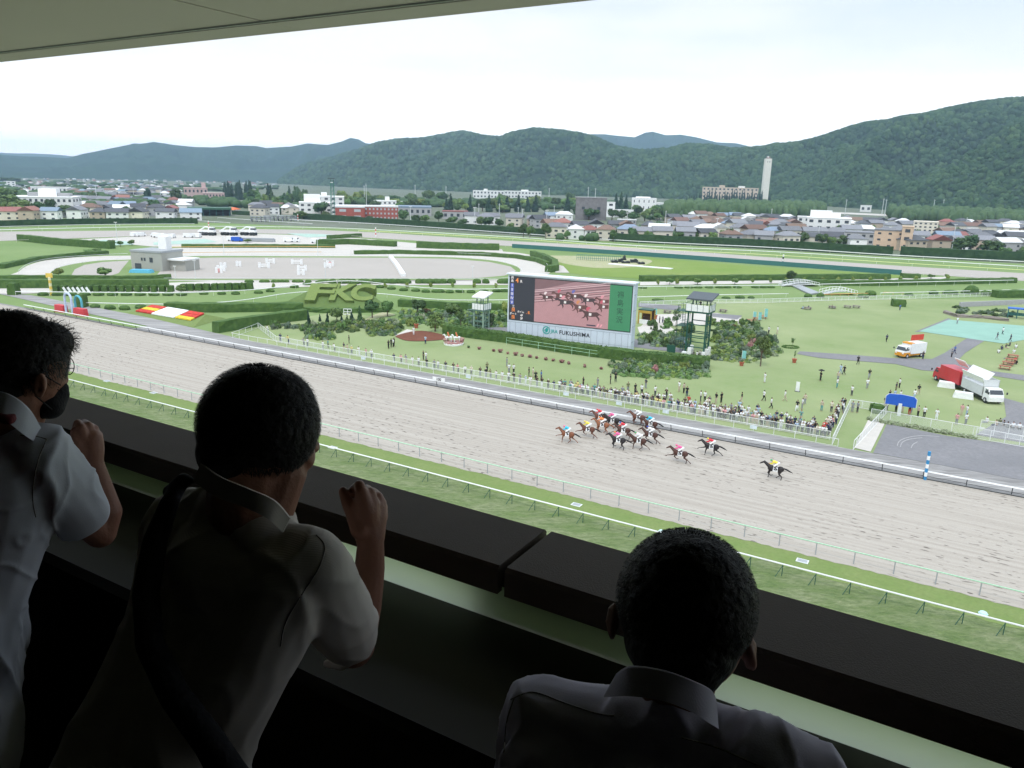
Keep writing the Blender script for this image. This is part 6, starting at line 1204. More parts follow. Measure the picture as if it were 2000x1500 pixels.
for i, (x, y, w, h) in enumerate(((1200, 513, 12, 5), (1212, 512, 8, 7), (1222, 514, 16, 4), (1238, 513, 14, 7), (1252, 516, 12, 4), (1219, 508, 4, 9))):
    p = G(x, y); k = mpp(p); mb = MB(); mb.box(p + Z * h * k * .5, (w * k, 2.5, h * k * .7)); mb.box(p + Z * h * k * .8 + Vector((w * k * .2, 0, 0)), (w * k * .3, 2, h * k * .5)); [mb.tube([p + Vector((s * w * k * .35, -1.4, .5)), p + Vector((s * w * k * .35, 1.4, .5))], .5, 8) for s in (-1, 1)]; mb.build('field_machine', DARK, None, label='dark field machinery parked on the infield', cat='machinery', group='parked field machinery')
MB().box(G(1250, 521) + Z * .2, (26, 3, .3), (TV * -1, NV, Z)).build('low_platform', WHITE, None, label='low white platform on the infield grass', cat='platform')
def van(x, y, M, lab, L=5.2, h=2.2, rz=0., cat='van', gr='white vehicles in the service yard'):
    p = G(x, y); t = thing('parked_van', lab, cat, (0, 0, 0), gr); MB().box((-.4, 0, h * .55), (L * .8, 2., h * .8), None, 0, .94).build('body', M, t); MB().box((L * .38, 0, h * .4), (L * .22, 1.95, h * .5), None, 0, .85).build('bonnet', M, t); MB().box((L * .30, 0, h * .72), (L * .1, 1.8, h * .3)).build('windscreen', GLASS, t)
    for a in (-.3, .3):
        for s in (-1, 1): MB().tube([(a * L, s * .85, .38), (a * L, s * 1.03, .38)], .38, 10).build('wheel', DARK, t)
    t.location = p; t.rotation_euler = (0, 0, rz); return t
for x, y in ((303, 463), (309, 464), (316, 464), (323, 465), (330, 465), (337, 465), (262, 462), (275, 462), (368, 464), (380, 464), (388, 464)): van(x, y, WHITE, 'white van parked in the service yard', rz=random.uniform(0, 3))
def gate_truck(x, y):
    p = G(x, y); t = thing('tractor_rig', 'white and dark starting gate tractor in the service yard', 'tractor', (0, 0, 0), 'starting gate tractors'); MB().box((0, 0, 2.2), (9, 2.6, .8)).build('frame', WHITE, t); MB().box((2.5, 0, 3.4), (3, 2.4, 1.8), None, 0, .85).build('cab', WHITE, t); MB().box((3., 0, 3.5), (2.2, 2.5, .8)).build('windows', GLASS, t); MB().tube([(-4, 0, 2.6), (-1, 0, 4.4), (2, 0, 4.2)], .3, 6).build('boom', WHITE, t)
    for a in (-3, -1, 2, 3.6):
        for s in (-1, 1): MB().tube([(a, s * 1., .9), (a, s * 1.5, .9)], .9, 10).build('wheel', DARK, t)
    t.location = p; t.rotation_euler = (0, 0, -.1)
for x, y in ((405, 460), (447, 460), (485, 460)): gate_truck(x, y)
for x, y, M, l in ((455, 471, WHITE, 'white'), (463, 472, BLUE, 'blue'), (565, 473, WHITE, 'white'), (575, 473, WHITE, 'white'), (618, 475, WHITE, 'white'), (630, 475, WHITE, 'white'), (640, 476, GREENM, 'dark green')): van(x, y, M, l + ' truck parked behind the arena hedge', 5.5, 2.4, gr=None, cat='truck')
mb = MB(); p = G(500, 472); mb.box(p + Z * .8, (18, 3, 1.2), (RT, Vector((0, 1, 0)), Z)); mb.box(p + Z * 1.6, (17, 2.6, .3)); mb.build('storage_rack', GREY, None, label='long dark rack in the service yard', cat='rack')
for i, (x, y) in enumerate(((535, 431), (560, 431), (510, 433))): mb = MB(); p = G(x, y); mb.box(p + Z * 2, (14, 3, .6)); mb.box(p + Z * 3.4, (14, 3, .3)); [mb.box(p + Vector((a, 0, 1.7)), (.4, 3, 3.4)) for a in (-6.5, -3, 0, 3, 6.5)]; mb.build('starting_gate', GREY, None, label='long grey starting gate parked in the far bend', cat='starting gate', group='starting gates in the far bend')
# drain covers in the near turf
for x, y in ((1126, 987), (1567, 1097), (209, 745), (300, 768), (650, 875)):
    p = G(x, y); t = thing('drain_cover', 'pale rectangular drain cover sunk in the mossy verge', 'drain cover', p, 'drain covers'); MB().box(p + Z * .075, (1.0, .7, .05), (-TV, NV, Z)).build('frame', PALE, t); MB().box(p + Z * .105, (.8, .5, .02), (-TV, NV, Z)).build('grating', GREY, t)
for x, y in ((1292, 1040), (1920, 1200), (540, 845), (1138, 757)):
    p = G(x, y); mb = MB(); mb.ell(p + Z * .12, (.3, .3, .16), 10, 6); mb.tube([p, p + Z * .1], .34, 10); mb.build('sprinkler_head', mat('pale_cyan', (.5, .68, .66), .5), None, label='pale domed sprinkler head in the turf', cat='sprinkler', group='sprinkler heads')
# ================================================================== PEOPLE AND HORSES
SKIN = mat('skin', (.42, .25, .17), .6, .06, 8); HAIRB = mat('black_hair', (.012, .011, .011), .6, .2, 30, bump=.4, bscale=60)
def human(pose):
    V = Vector; sh = .19; hipw = .095
    legs = {'stand': [(-1, 0.0), (1, 0.02)], 'lean': [(-1, 0), (1, 0)], 'phone': [(-1, 0), (1, 0)], 'walk': [(-1, -.26), (1, .26)], 'sit': [(-1, 0), (1, 0)]}[pose]
    b = MB(); tr = MB(); s_ = MB(); hr = MB(); zs = 0.0; hz_ = .90; lean = .12 if pose == 'lean' else .02
    if pose == 'sit': hz_ = .14
    C0 = V((0, 0, hz_)); chest = V((0, -lean, hz_ + .42)); neck = V((0, -lean * 1.25, hz_ + .56)); head = V((0, -lean * 1.5 - .01, hz_ + .70))
    b.chain([(C0, .10), (chest, .11), (neck, .055), (head - V((0, 0, .05)), .06)], 8); b.ell(head, (.078, .095, .115), 10, 8); b.ell(head + V((0, -.095, -.015)), (.014, .02, .02), 6, 4)
    s_.ell(C0 + V((0, 0, .06)), (.16, .115, .14), 12, 8); s_.chain([(C0 + V((0, 0, .03)), .115), (chest, .125)], 10); s_.ell(chest, (.19, .12, .15), 12, 8); s_.chain([(chest + V((-sh * .75, 0, .09)), .065), (chest + V((sh * .75, 0, .09)), .065)], 8)
    hr.ell(head + V((0, .02, .028)), (.09, .10, .108), 10, 8)
    for sx, st in legs:
        h = C0 + V((sx * hipw, 0, -.02)); 
        if pose == 'sit': kn = C0 + V((sx * .14, -.42, .10)); an = C0 + V((sx * .1, -.70, -.08))
        else: kn = h + V((0, -abs(st) * .35 - .02 + st * .35, -.42)); an = h + V((0, st, -.80))
        b.chain([(h, .07), (kn, .05), (an, .035)], 8); b.chain([(an, .035), (an + V((0, -.15, -.03)), .03)], 8); tr.chain([(h, .10), (kn, .072), (an + V((0, 0, .04)), .055)], 8); tr.chain([(h, .1), (C0 + V((0, 0, .03)), .115)], 8)
        S0 = chest + V((sx * sh, 0, .09))
        if pose in ('stand', 'walk', 'sit'): el = S0 + V((sx * .05, .03 + st * .2, -.27)); ha = el + V((0, -.1 - st * .3, -.22))
        elif pose == 'lean': el = S0 + V((sx * .04, -.18, -.22)); ha = el + V((-sx * .08, -.22, .03))
        else: el = S0 + V((sx * .06, -.14, -.20)); ha = el + V((-sx * .12, -.12, .22))
        b.chain([(S0, .05), (el, .038), (ha, .03)], 8); b.ell(ha, .04, 8, 6); s_.chain([(S0, .068), (S0.lerp(el, .75), .06)], 8)
    off = V((0, 0, .06)) if pose != 'sit' else V((0, 0, 0))
    ms = {}
    for nm, m_, vx in (('body', b, .024), ('trousers', tr, .026), ('shirt', s_, .026), ('hair', hr, .024)):
        me = remesh(m_, vx, 2); me.name = nm; me.materials.append(SKIN if nm == 'body' else HAIRB); me.polygons.foreach_set('use_smooth', [True] * len(me.polygons)); me.transform(Matrix.Translation(off)); ms[nm] = me
    return ms
HUM = {k: human(k) for k in ('stand', 'lean', 'phone', 'walk', 'sit')}
CLO = {n: mat('cloth_' + n.replace(' ', '_'), c, .85, .1, 8) for n, c in {'white': (.72, .73, .74), 'black': (.018, .018, .02), 'grey': (.26, .27, .29), 'navy': (.025, .035, .09), 'beige': (.50, .42, .33), 'pale blue': (.38, .48, .62), 'yellow': (.62, .55, .22), 'red': (.50, .06, .05), 'dark grey': (.07, .07, .08), 'blue': (.06, .16, .42), 'pink': (.62, .33, .34), 'teal': (.12, .30, .30), 'olive': (.16, .17, .09), 'cream': (.66, .60, .50)}.items()}
POSEW = {'stand': 'standing', 'lean': 'leaning', 'phone': 'hands raised', 'walk': 'walking', 'sit': 'sitting'}
def person(p, pose='stand', top='white', leg='grey', rz=0., where='', sc=1., hat=None, group=None, label=None, hair=HAIRB):
    t = thing('person', label or 'person in %s top, %s trousers, %s %s' % (top, leg, POSEW[pose], where), 'person', p, group); t.rotation_euler = (0, 0, rz); t.scale = (sc, sc, sc)
    for nm, M in (('body', SKIN), ('trousers', CLO[leg]), ('shirt', CLO[top]), ('hair', CLO[hat] if hat else hair)): link(HUM[pose][nm], nm if not (hat and nm == 'hair') else 'cap', t, M)
    return t
TOPS = ['white'] * 11 + ['black'] * 5 + ['grey'] * 3 + ['navy'] * 2 + ['beige', 'pale blue', 'yellow', 'red', 'dark grey', 'dark grey', 'pink', 'teal', 'cream', 'olive']; LEGS = ['grey'] * 3 + ['black'] * 4 + ['navy'] * 3 + ['beige'] * 2 + ['dark grey'] * 3 + ['olive', 'white']
FACE = YAW + math.pi                        # facing the track
FACE = math.atan2(-NV.y, -NV.x) + math.pi / 2
def crowd(p, where, pose=None, spread=.5, **k):
    return person(p, pose or random.choice(('stand', 'lean', 'phone', 'stand')), random.choice(TOPS), random.choice(LEGS), FACE + random.uniform(-spread, spread), where, random.uniform(.93, 1.06), random.choice((None,) * 7 + ('white', 'black')), 'spectators', **k)
t = 12.6
while t < 62: crowd(NT(101.15 + random.uniform(0, .25), t), 'at the fence in front of the dense crowd', random.choice(('lean', 'lean', 'phone', 'stand'))); t += random.uniform(.42, .8) if t < 50 else random.uniform(.6, 1.3)
while t < 84: crowd(NT(101.2, t), 'at the fence left of the dense crowd', random.choice(('lean', 'phone', 'stand'))); t += random.uniform(.7, 1.9)
for x, y in ((524, 652), (548, 669), (564, 673), (594, 677), (601, 678), (631, 684), (641, 681), (654, 688), (672, 686), (680, 691), (687, 693), (702, 695), (715, 698), (726, 701)): p = G(x, y); crowd(p, 'at the far left end of the fence', random.choice(('lean', 'stand')))
for (n0, t0, t1, pr) in ((102.2, 13, 52, .62), (103.3, 13, 42, .95), (104.8, 13, 36, 1.9), (106.5, 13, 40, 3.4)):
    t = t0
    while t < t1: crowd(NT(n0 + random.uniform(-.3, .4), t), 'in the row behind the fence line' if n0 < 103 else 'in the loose crowd behind the fence'); t += random.uniform(.5, 2.0) * pr
for i in range(17): crowd(NT(102.5 + i * .92 + random.uniform(-.2, .2), 12.3 + random.uniform(-.1, .5)), 'along the slanting ramp barrier', 'lean', .3).rotation_euler[2] += -1.1
for x, y in ((759, 682), (764, 679), (768, 679), (770, 677)): person(G(x, y), 'stand', 'black' if x != 768 else 'white', 'black', random.uniform(0, 6), 'in the group of four on the left lawn')
SOLO = [((682, 672), 'stand', 'black', 'black', 'alone behind the left fence'), ((831, 673), 'stand', 'pale blue', 'navy', 'in front of the bark bed'), ((808, 655), 'stand', 'white', 'white', 'on the path of the bark bed'), ((827, 704), 'stand', 'black', 'black', 'behind the fence below the bark bed'), ((832, 706), 'stand', 'white', 'grey', 'behind the fence below the bark bed'),
 ((951, 727), 'stand', 'olive', 'black', 'behind the fence, alone'), ((990, 717), 'stand', 'grey', 'grey', 'on the lawn below the flower tubs'), ((994, 730), 'stand', 'white', 'grey', 'behind the fence below the tubs'), ((1003, 731), 'stand', 'white', 'black', 'behind the fence below the tubs'), ((1033, 737), 'stand', 'black', 'black', 'behind the fence below the tubs'), ((1041, 738), 'stand', 'cream', 'beige', 'behind the fence below the tubs'), ((1057, 744), 'stand', 'blue', 'navy', 'behind the fence crowd'), ((1046, 745), 'stand', 'black', 'black', 'behind the fence crowd'),
 ((1192, 751), 'stand', 'black', 'black', 'on the lawn below the oval bed'), ((1202, 747), 'stand', 'black', 'black', 'on the lawn below the oval bed'), ((1139, 757), 'stand', 'black', 'black', 'behind the fence crowd'), ((1167, 758), 'stand', 'grey', 'grey', 'behind the fence crowd'), ((1226, 767), 'stand', 'olive', 'grey', 'behind the fence below the oval bed'), ((1240, 770), 'stand', 'black', 'dark grey', 'behind the fence below the oval bed'), ((1253, 772), 'stand', 'white', 'black', 'behind the fence below the oval bed'), ((1261, 760), 'stand', 'dark grey', 'grey', 'below the oval bed'), ((1279, 775), 'stand', 'white', 'dark grey', 'below the oval bed, alone'),
 ((1326, 766), 'stand', 'white', 'beige', 'below the hedge end'), ((1335, 769), 'stand', 'beige', 'black', 'below the hedge end'), ((1341, 776), 'stand', 'black', 'navy', 'below the hedge end'), ((1368, 785), 'stand', 'white', 'dark grey', 'in a pair on the middle lawn'), ((1376, 786), 'stand', 'white', 'black', 'in a pair on the middle lawn'), ((1398, 789), 'stand', 'black', 'beige', 'in a pair left of the lone walker'), ((1408, 788), 'stand', 'black', 'black', 'in a pair left of the lone walker'), ((1448, 788), 'walk', 'black', 'beige', 'on the middle lawn'), ((1493, 748), 'stand', 'white', 'white', 'alone on the middle lawn'), ((1491, 784), 'walk', 'white', 'black', 'on the middle lawn'), ((1532, 784), 'walk', 'white', 'beige', 'on the middle lawn'), ((1505, 799), 'walk', 'white', 'black', 'toward the crowd'),
 ((1556, 804), 'walk', 'black', 'white', 'toward the crowd'), ((1566, 800), 'stand', 'white', 'grey', 'just behind the right crowd'), ((1571, 791), 'stand', 'beige', 'grey', 'just behind the right crowd'), ((1604, 804), 'stand', 'beige', 'teal', 'behind the ramp barrier crowd'), ((1623, 806), 'stand', 'cream', 'dark grey', 'behind the ramp barrier crowd'), ((1648, 800), 'stand', 'black', 'dark grey', 'behind the ramp barrier crowd'), ((1664, 806), 'stand', 'grey', 'grey', 'at the white gate fence'), ((1674, 807), 'stand', 'grey', 'dark grey', 'at the white gate fence'),
 ((1501, 653), 'stand', 'white', 'black', 'on the upper lawn'), ((1518, 653), 'walk', 'white', 'beige', 'on the upper lawn'), ((1731, 669), 'walk', 'navy', 'black', 'across the upper lawn'), ((1675, 713), 'walk', 'black', 'black', 'on the asphalt path'), ((1641, 731), 'walk', 'pale blue', 'pale blue', 'in a pair near the path'), ((1648, 733), 'walk', 'black', 'black', 'in a pair near the path'), ((1602, 745), 'stand', 'black', 'black', 'under a black umbrella'), ((1636, 745), 'stand', 'beige', 'grey', 'near the lawn centre'), ((1634, 759), 'stand', 'white', 'teal', 'near the lawn centre'), ((1697, 740), 'walk', 'black', 'grey', 'right of the lawn centre'), ((1693, 760), 'stand', 'white', 'grey', 'right of the lawn centre'), ((1663, 774), 'stand', 'white', 'dark grey', 'right of the lawn centre'),
 ((1864, 692), 'walk', 'blue', 'navy', 'on the path by the trucks'), ((1858, 699), 'stand', 'grey', 'black', 'on the path by the trucks'), ((1869, 633), 'stand', 'white', 'grey', 'on the teal court'), ((1947, 664), 'walk', 'navy', 'grey', 'on the teal court'), ((1958, 654), 'walk', 'white', 'black', 'on the teal court'), ((1973, 668), 'walk', 'navy', 'dark grey', 'on the teal court'), ((1757, 607), 'stand', 'blue', 'navy', 'by the small box hedge'), ((1802, 703), 'stand', 'dark grey', 'navy', 'behind the food truck'),
 ((1728, 797), 'stand', 'dark grey', 'beige', 'left of the blue board'), ((1732, 803), 'stand', 'white', 'black', 'left of the blue board'), ((1749, 767), 'stand', 'dark grey', 'olive', 'above the blue board'), ((1756, 759), 'stand', 'white', 'black', 'above the blue board'), ((1785, 782), 'walk', 'white', 'pale blue', 'right of the blue board'), ((1793, 772), 'walk', 'black', 'beige', 'right of the blue board'), ((1749, 807), 'stand', 'navy', 'black', 'under the blue board'), ((1762, 806), 'stand', 'cream', 'beige', 'under the blue board'), ((1775, 812), 'stand', 'black', 'red', 'at the foot of the blue board'), ((1779, 808), 'stand', 'white', 'grey', 'right of the blue board post'), ((1792, 815), 'stand', 'beige', 'black', 'at the hydrangea fence'), ((1804, 817), 'stand', 'white', 'black', 'at the hydrangea fence'), ((1828, 822), 'stand', 'white', 'white', 'at the hydrangea fence'), ((1877, 812), 'stand', 'pink', 'beige', 'below the wing truck'), ((1887, 814), 'stand', 'white', 'pale blue', 'below the wing truck'), ((1867, 831), 'stand', 'pink', 'grey', 'at the fence below the trucks'), ((1885, 831), 'stand', 'white', 'grey', 'at the fence below the trucks'), ((1736, 783), 'stand', 'black', 'dark grey', 'behind the blue board'), ((1746, 782), 'stand', 'pale blue', 'black', 'behind the blue board'), ((1757, 784), 'stand', 'white', 'dark grey', 'behind the blue board'),
 ((1881, 762), 'stand', 'red', 'black', 'between the two trucks'), ((1288, 632), 'stand', 'dark grey', 'black', 'on the kiosk forecourt'), ((1294, 632), 'stand', 'grey', 'navy', 'on the kiosk forecourt'), ((1300, 636), 'stand', 'white', 'grey', 'on the kiosk forecourt'), ((1257, 632), 'stand', 'black', 'black', 'inside the yellow kiosk'), ((1337, 680), 'stand', 'pale blue', 'black', 'on the tower stairs foot')]
for (xy, pose, a, b, w) in SOLO: person(G(*xy), pose, a, b, FACE + random.uniform(-1.2, 1.2) if pose != 'walk' else random.uniform(0, 6), w)
for x, y in ((1568, 604), (1579, 603), (1927, 826), (1945, 832), (1960, 833), (1967, 836), (1978, 836), (1952, 829), (1990, 838), (1712, 801), (1909, 620), (1915, 621), (1355, 694), (1361, 695), (1367, 694), (1366, 699), (1956, 683), (1964, 680), (1972, 676), (1984, 680), (1980, 690), (1950, 690), (1968, 702), (1982, 706), (1975, 712), (1985, 712), (1625, 602)):
    person(G(x, y), 'sit', random.choice(TOPS), random.choice(LEGS), random.uniform(0, 6), 'in the group ' + ('by the right barrier' if y > 815 else 'under the green tower' if y > 688 and x < 1400 else 'at the picnic tables' if x > 1940 else 'on the far lawn' if y < 630 else 'beside the gate fence'))
p = b1 - TV * 0 + Z * (z1 + .1); person(p, 'lean', 'dark grey', 'black', FACE, 'on top of the green tower')
# umbrella
p = G(1602, 745); t = thing('umbrella', 'black umbrella held over a person in black', 'umbrella', p + Z * 1.3); MB().tube([p + Z * 1.2, p + Z * 2.1], .015, 5).build('shaft', DARK, t); mb = MB(); vs = [p + Z * 2.15] + [p + Vector((.55 * math.cos(a), .55 * math.sin(a), 1.9)) for a in [i * math.pi / 4 for i in range(8)]]; mb.add(vs, [(0, 1 + i, 1 + (i + 1) % 8) for i in range(8)]).build('canopy', CLO['black'], t)
# small cups of white boards hung on the fence
for tt in (66, 48.5, 40, 33, 21, 88): MB().box(NT(98.3, tt, .7), (.9, .05, .5), (-TV, NV, Z)).build('fence_board', mat('pale_board', (.62, .70, .70), .6), None, label='small pale board hung on the apron fence', cat='sign', group='boards on the apron fence')
# ---------------- horses
def horse_mesh(ph):
    V = Vector; b = MB(); b.ell((.42, 0, 1.22), (.42, .27, .36), 14, 10); b.ell((-.05, 0, 1.20), (.55, .27, .30), 14, 10); b.ell((-.55, 0, 1.27), (.38, .28, .33), 14, 10)
    b.chain([(V((.62, 0, 1.38)), .23), (V((.95, 0, 1.60)), .16), (V((1.22, 0, 1.80)), .125)], 10); b.chain([(V((1.22, 0, 1.82)), .12), (V((1.42, 0, 1.72)), .095), (V((1.68, 0, 1.56)), .065)], 10)
    for s in (-1, 1): b.tube([(1.20, s * .06, 1.88), (1.23, s * .07, 2.02)], [.035, .012], 5)
    fl = [[(.50, 1.15), (.95, .90), (1.45, .78), (1.62, .66)], [(.50, 1.10), (.72, .68), (.40, .42), (.22, .52)], [(.5, 1.1), (.62, .62), (.66, .25), (.70, .05)]]
    hl = [[(-.62, 1.15), (-.55, .80), (-1.0, .60), (-1.35, .32)], [(-.6, 1.15), (-.35, .80), (-.50, .48), (-.20, .20)], [(-.62, 1.15), (-.45, .72), (-.78, .48), (-.72, .08)]]
    F = [(0, 2), (1, 0), (2, 1), (1, 1)][ph]; Hh = [(0, 1), (2, 0), (1, 2), (0, 0)][ph]
    for s, i, tb, y0 in ((-1, F[0], fl, .13), (1, F[1], fl, .13), (-1, Hh[0], hl, .14), (1, Hh[1], hl, .14)):
        q = tb[i]; rr = (.13, .075, .045, .05) if tb is fl else (.19, .10, .05, .05); b.chain([(V((x, s * y0, z)), r) for (x, z), r in zip(q, rr)], 8); e = q[-1]; b.ell((e[0] + .04, s * y0, e[1] - .03), (.07, .05, .055), 8, 6)
    me = remesh(b, .034, 3); me.name = 'body'; tl = MB(); tl.chain([(V((-.90, 0, 1.42)), .07), (V((-1.15, 0, 1.36)), .10), (V((-1.5, 0, 1.22)), .085), (V((-1.85, 0, 1.08)), .03)], 8); m2 = remesh(tl, .03, 2)
    mn = MB(); mn.chain([(V((1.2, 0, 1.93)), .04), (V((.95, 0, 1.76)), .06), (V((.66, 0, 1.60)), .05)], 8); m3 = remesh(mn, .025, 1)
    for m_ in (me, m2, m3): m_.polygons.foreach_set('use_smooth', [True] * len(m_.polygons))
    cl = MB(); cl.add([(x, s * y, z) for s in (-1, 1) for x, y, z in ((-.30, .30, 1.02), (.22, .32, 1.02), (.20, .24, 1.44), (-.28, .24, 1.46))], [(0, 1, 2, 3), (7, 6, 5, 4), (3, 2, 6, 7)]); cm = cl.mesh('saddle_cloth', WHITE)
    return {'body': me, 'tail': m2, 'mane': m3, 'saddle_cloth': cm}
def jockey_meshes():
    V = Vector; b, jk, br, cp, bt = MB(), MB(), MB(), MB(), MB(); hip, ch, hd = V((-.28, 0, 1.92)), V((.22, 0, 2.02)), V((.52, 0, 2.10))
    b.chain([(hip, .12), (ch, .13), (hd, .08)], 8); b.ell(hd, (.10, .09, .11), 10, 8); jk.chain([(hip + V((.08, 0, 0)), .14), (ch, .165), (ch + V((.1, 0, .02)), .12)], 10); br.chain([(hip, .165), (hip + V((.06, 0, -.02)), .15)], 10); cp.ell(hd + V((-.01, 0, .045)), (.125, .115, .10), 10, 8); cp.ell(hd + V((.1, 0, .03)), (.07, .08, .02), 8, 5)
    for s in (-1, 1):
        e, h = V((.35, s * .20, 1.78)), V((.72, s * .08, 1.72)); S0 = ch + V((.03, s * .14, -.02)); b.chain([(S0, .05), (e, .04), (h, .035)], 8); b.ell(h, .045, 8, 6); jk.chain([(S0, .075), (e, .06), (e.lerp(h, .7), .048)], 8)
        kn, an = V((.12, s * .30, 1.60)), V((-.20, s * .31, 1.28)); b.chain([(hip, .08), (kn, .06), (an, .045)], 8); br.chain([(hip + V((0, s * .06, 0)), .115), (kn, .085)], 8); bt.chain([(kn + V((-.02, 0, -.05)), .075), (an, .055), (an + V((.14, 0, -.06)), .04)], 8)
    o = {}
    for n, m_ in (('body', b), ('jacket', jk), ('breeches', br), ('helmet', cp), ('boots', bt)): me = remesh(m_, .024, 2); me.polygons.foreach_set('use_smooth', [True] * len(me.polygons)); o[n] = me
    for m_ in o.values(): m_.materials.append(SKIN)
    return o
HM = [horse_mesh(i) for i in range(4)]; JM = jockey_meshes()
for h in HM:
    for n in ('body', 'tail', 'mane'): h[n].materials.append(SKIN)
HC = {'bright bay': mat('coat_bay', (.20, .075, .035), .5, .15, 2), 'chestnut': mat('coat_chestnut', (.26, .10, .045), .5, .15, 2), 'dark brown': mat('coat_brown', (.075, .032, .022), .5, .2, 2), 'nearly black': mat('coat_black', (.022, .018, .018), .45, .2, 2), 'brown': mat('coat_mid', (.13, .05, .03), .5, .2, 2)}
SILK = {'cyan': (.03, .45, .65), 'yellow': (.75, .62, .08), 'orange': (.75, .22, .05), 'pink': (.75, .12, .30), 'white': (.72, .72, .72), 'red': (.60, .03, .05), 'green': (.05, .35, .12), 'blue': (.03, .08, .45), 'black': (.02, .02, .02)}
SILK = {k: mat('silk_' + k, v, .5, .05, 5) for k, v in SILK.items()}
HORSES = [(1108, 866, 'bright bay', 'cyan', 'pink', 0), (1148, 856, 'brown', 'yellow', 'yellow', 1), (1176, 847, 'chestnut', 'orange', 'orange', 2), (1172, 831, 'brown', 'red', 'red', 3), (1196, 838, 'nearly black', 'pink', 'white', 0), (1217, 858, 'dark brown', 'red', 'blue', 1), (1207, 878, 'nearly black', 'pink', 'orange', 2), (1247, 879, 'dark brown', 'white', 'green', 0), (1270, 867, 'dark brown', 'white', 'blue', 1), (1246, 832, 'brown', 'white', 'white', 2), (1270, 845, 'dark brown', 'cyan', 'green', 3), (1327, 905, 'dark brown', 'pink', 'pink', 1), (1388, 891, 'nearly black', 'red', 'yellow', 0), (1512, 936, 'nearly black', 'yellow', 'green', 2)]
HF = math.atan2(TV.y, TV.x)
for i, (x, y, hc, jc, cc, ph) in enumerate(HORSES):
    p = G(x, y); t = thing('racehorse', '%s racehorse galloping left under a %s-jacketed jockey' % (hc, jc), 'horse', p, 'racehorses'); t.rotation_euler = (0, 0, HF + random.uniform(-.04, .04))
    sc = 1.0; t.scale = (sc,) * 3
    link(HM[ph]['body'], 'body', t, HC[hc]); link(HM[ph]['tail'], 'tail', t, HAIRB if hc != 'chestnut' else HC['chestnut']); link(HM[ph]['mane'], 'mane', t, HAIRB); sc_ = link(HM[ph]['saddle_cloth'], 'saddle_cloth', t, WHITE)
    nm = textmesh(str(i + 1), .34, 0, 1, .01)
    for s in (1, -1):
        m_ = nm.copy(); m_.transform(Matrix(((-1 * s * -1 * 1, 0, 0, -.04), (0, 0, -s, s * .325), (0, 1, 0, 1.22), (0, 0, 0, 1)))); m_.materials.clear(); m_.materials.append(BLK); o = bpy.data.objects.new('number', m_); COL.objects.link(o); o.parent = sc_
    j = thing('person', 'crouching jockey in %s jacket and %s cap on a %s horse' % (jc, cc, hc), 'jockey', p, 'jockeys'); j.rotation_euler = t.rotation_euler; j.scale = t.scale
    for n, M in (('body', SKIN), ('jacket', SILK[jc]), ('breeches', WHITE), ('helmet', SILK[cc]), ('boots', SILK['black'])): link(JM[n], n, j, M)
# ================================================================== GRANDSTAND AND THE THREE MEN
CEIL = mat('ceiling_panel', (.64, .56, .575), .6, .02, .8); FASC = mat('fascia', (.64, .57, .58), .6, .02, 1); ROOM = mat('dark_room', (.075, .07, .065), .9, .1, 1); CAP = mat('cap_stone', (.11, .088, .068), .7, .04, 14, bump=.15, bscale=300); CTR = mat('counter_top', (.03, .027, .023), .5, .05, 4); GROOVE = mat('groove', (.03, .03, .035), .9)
AXR = (TV, NV, Z)
def RZ(n, t, z): return NT(n, t, CH + z)
def rbox(n0, n1, t0, t1, z0, z1): mb = MB(); mb.box(RZ((n0 + n1) / 2, (t0 + t1) / 2, (z0 + z1) / 2), (t1 - t0, n1 - n0, z1 - z0), AXR); return mb
gs = thing('grandstand', 'dark grandstand gallery with a grey panelled ceiling above the spectators', 'grandstand', RZ(0, 2, -1.95))
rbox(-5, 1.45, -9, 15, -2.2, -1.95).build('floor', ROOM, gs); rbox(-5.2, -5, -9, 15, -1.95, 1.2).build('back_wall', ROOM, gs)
rbox(-5, 1.5, -2.2, -2, -1.95, 1.2).build('light_block_wall', ROOM, gs); rbox(-5, 1.5, 5.2, 5.4, -1.95, 1.2).build('light_block_wall', ROOM, gs)  # unseen walls added close beside the men to cut the light coming in
ts = [-9.5, -2.58, .87, 4.31, 7.76, 11.2, 15.5]
for a, b in zip(ts, ts[1:]):
    rbox(2.4, 3.93, a + .012, b - .012, 1.0, 1.06).build('ceiling_panel', CEIL, gs); rbox(-5, 2.38, a + .012, b - .012, 1.0, 1.06).build('unseen_dark_ceiling', ROOM, gs); rbox(3.985, 4.22, a + .004, b - .004, 1.0, 1.06).build('ceiling_edge', FASC, gs)  # ceiling inside the opening is out of view, made dark to cut bounce light
rbox(-5.2, 4.22, -9.5, 15.5, 1.062, 1.4).build('roof_slab', GROOVE, gs); rbox(4.222, 4.27, -9.5, 15.5, 1.0, 1.5).build('fascia', FASC, gs)
rbox(3.93, 3.985, -9.5, 15.5, 1.03, 1.06).build('shadow_gap', GROOVE, gs); rbox(3.90, 3.925, -9.5, 15.5, .99, 1.0).build('trim_bead', GREY, gs)
pr_ = thing('parapet', 'broad stone capped parapet in front of the three men', 'parapet', RZ(1.4, 2, -1.95))
def capseg(t0, t1):
    mb = MB(); prof = [(1.325, -.905), (1.325, -.845), (1.333, -.836), (1.548, -.8345), (1.556, -.842), (1.556, -.90)]; n = len(prof)
    vs = [RZ(a, t, b) for t in (t0, t1) for a, b in prof]; mb.add(vs, [tuple(range(n))[::-1], tuple(range(n, 2 * n))] + [(i, (i + 1) % n, n + (i + 1) % n, n + i) for i in range(n)]); mb.build('cap', CAP, pr_)
def Tat(x, y, z): d = ray(x, y); q = d * (z / d.z); return q.dot(TV)
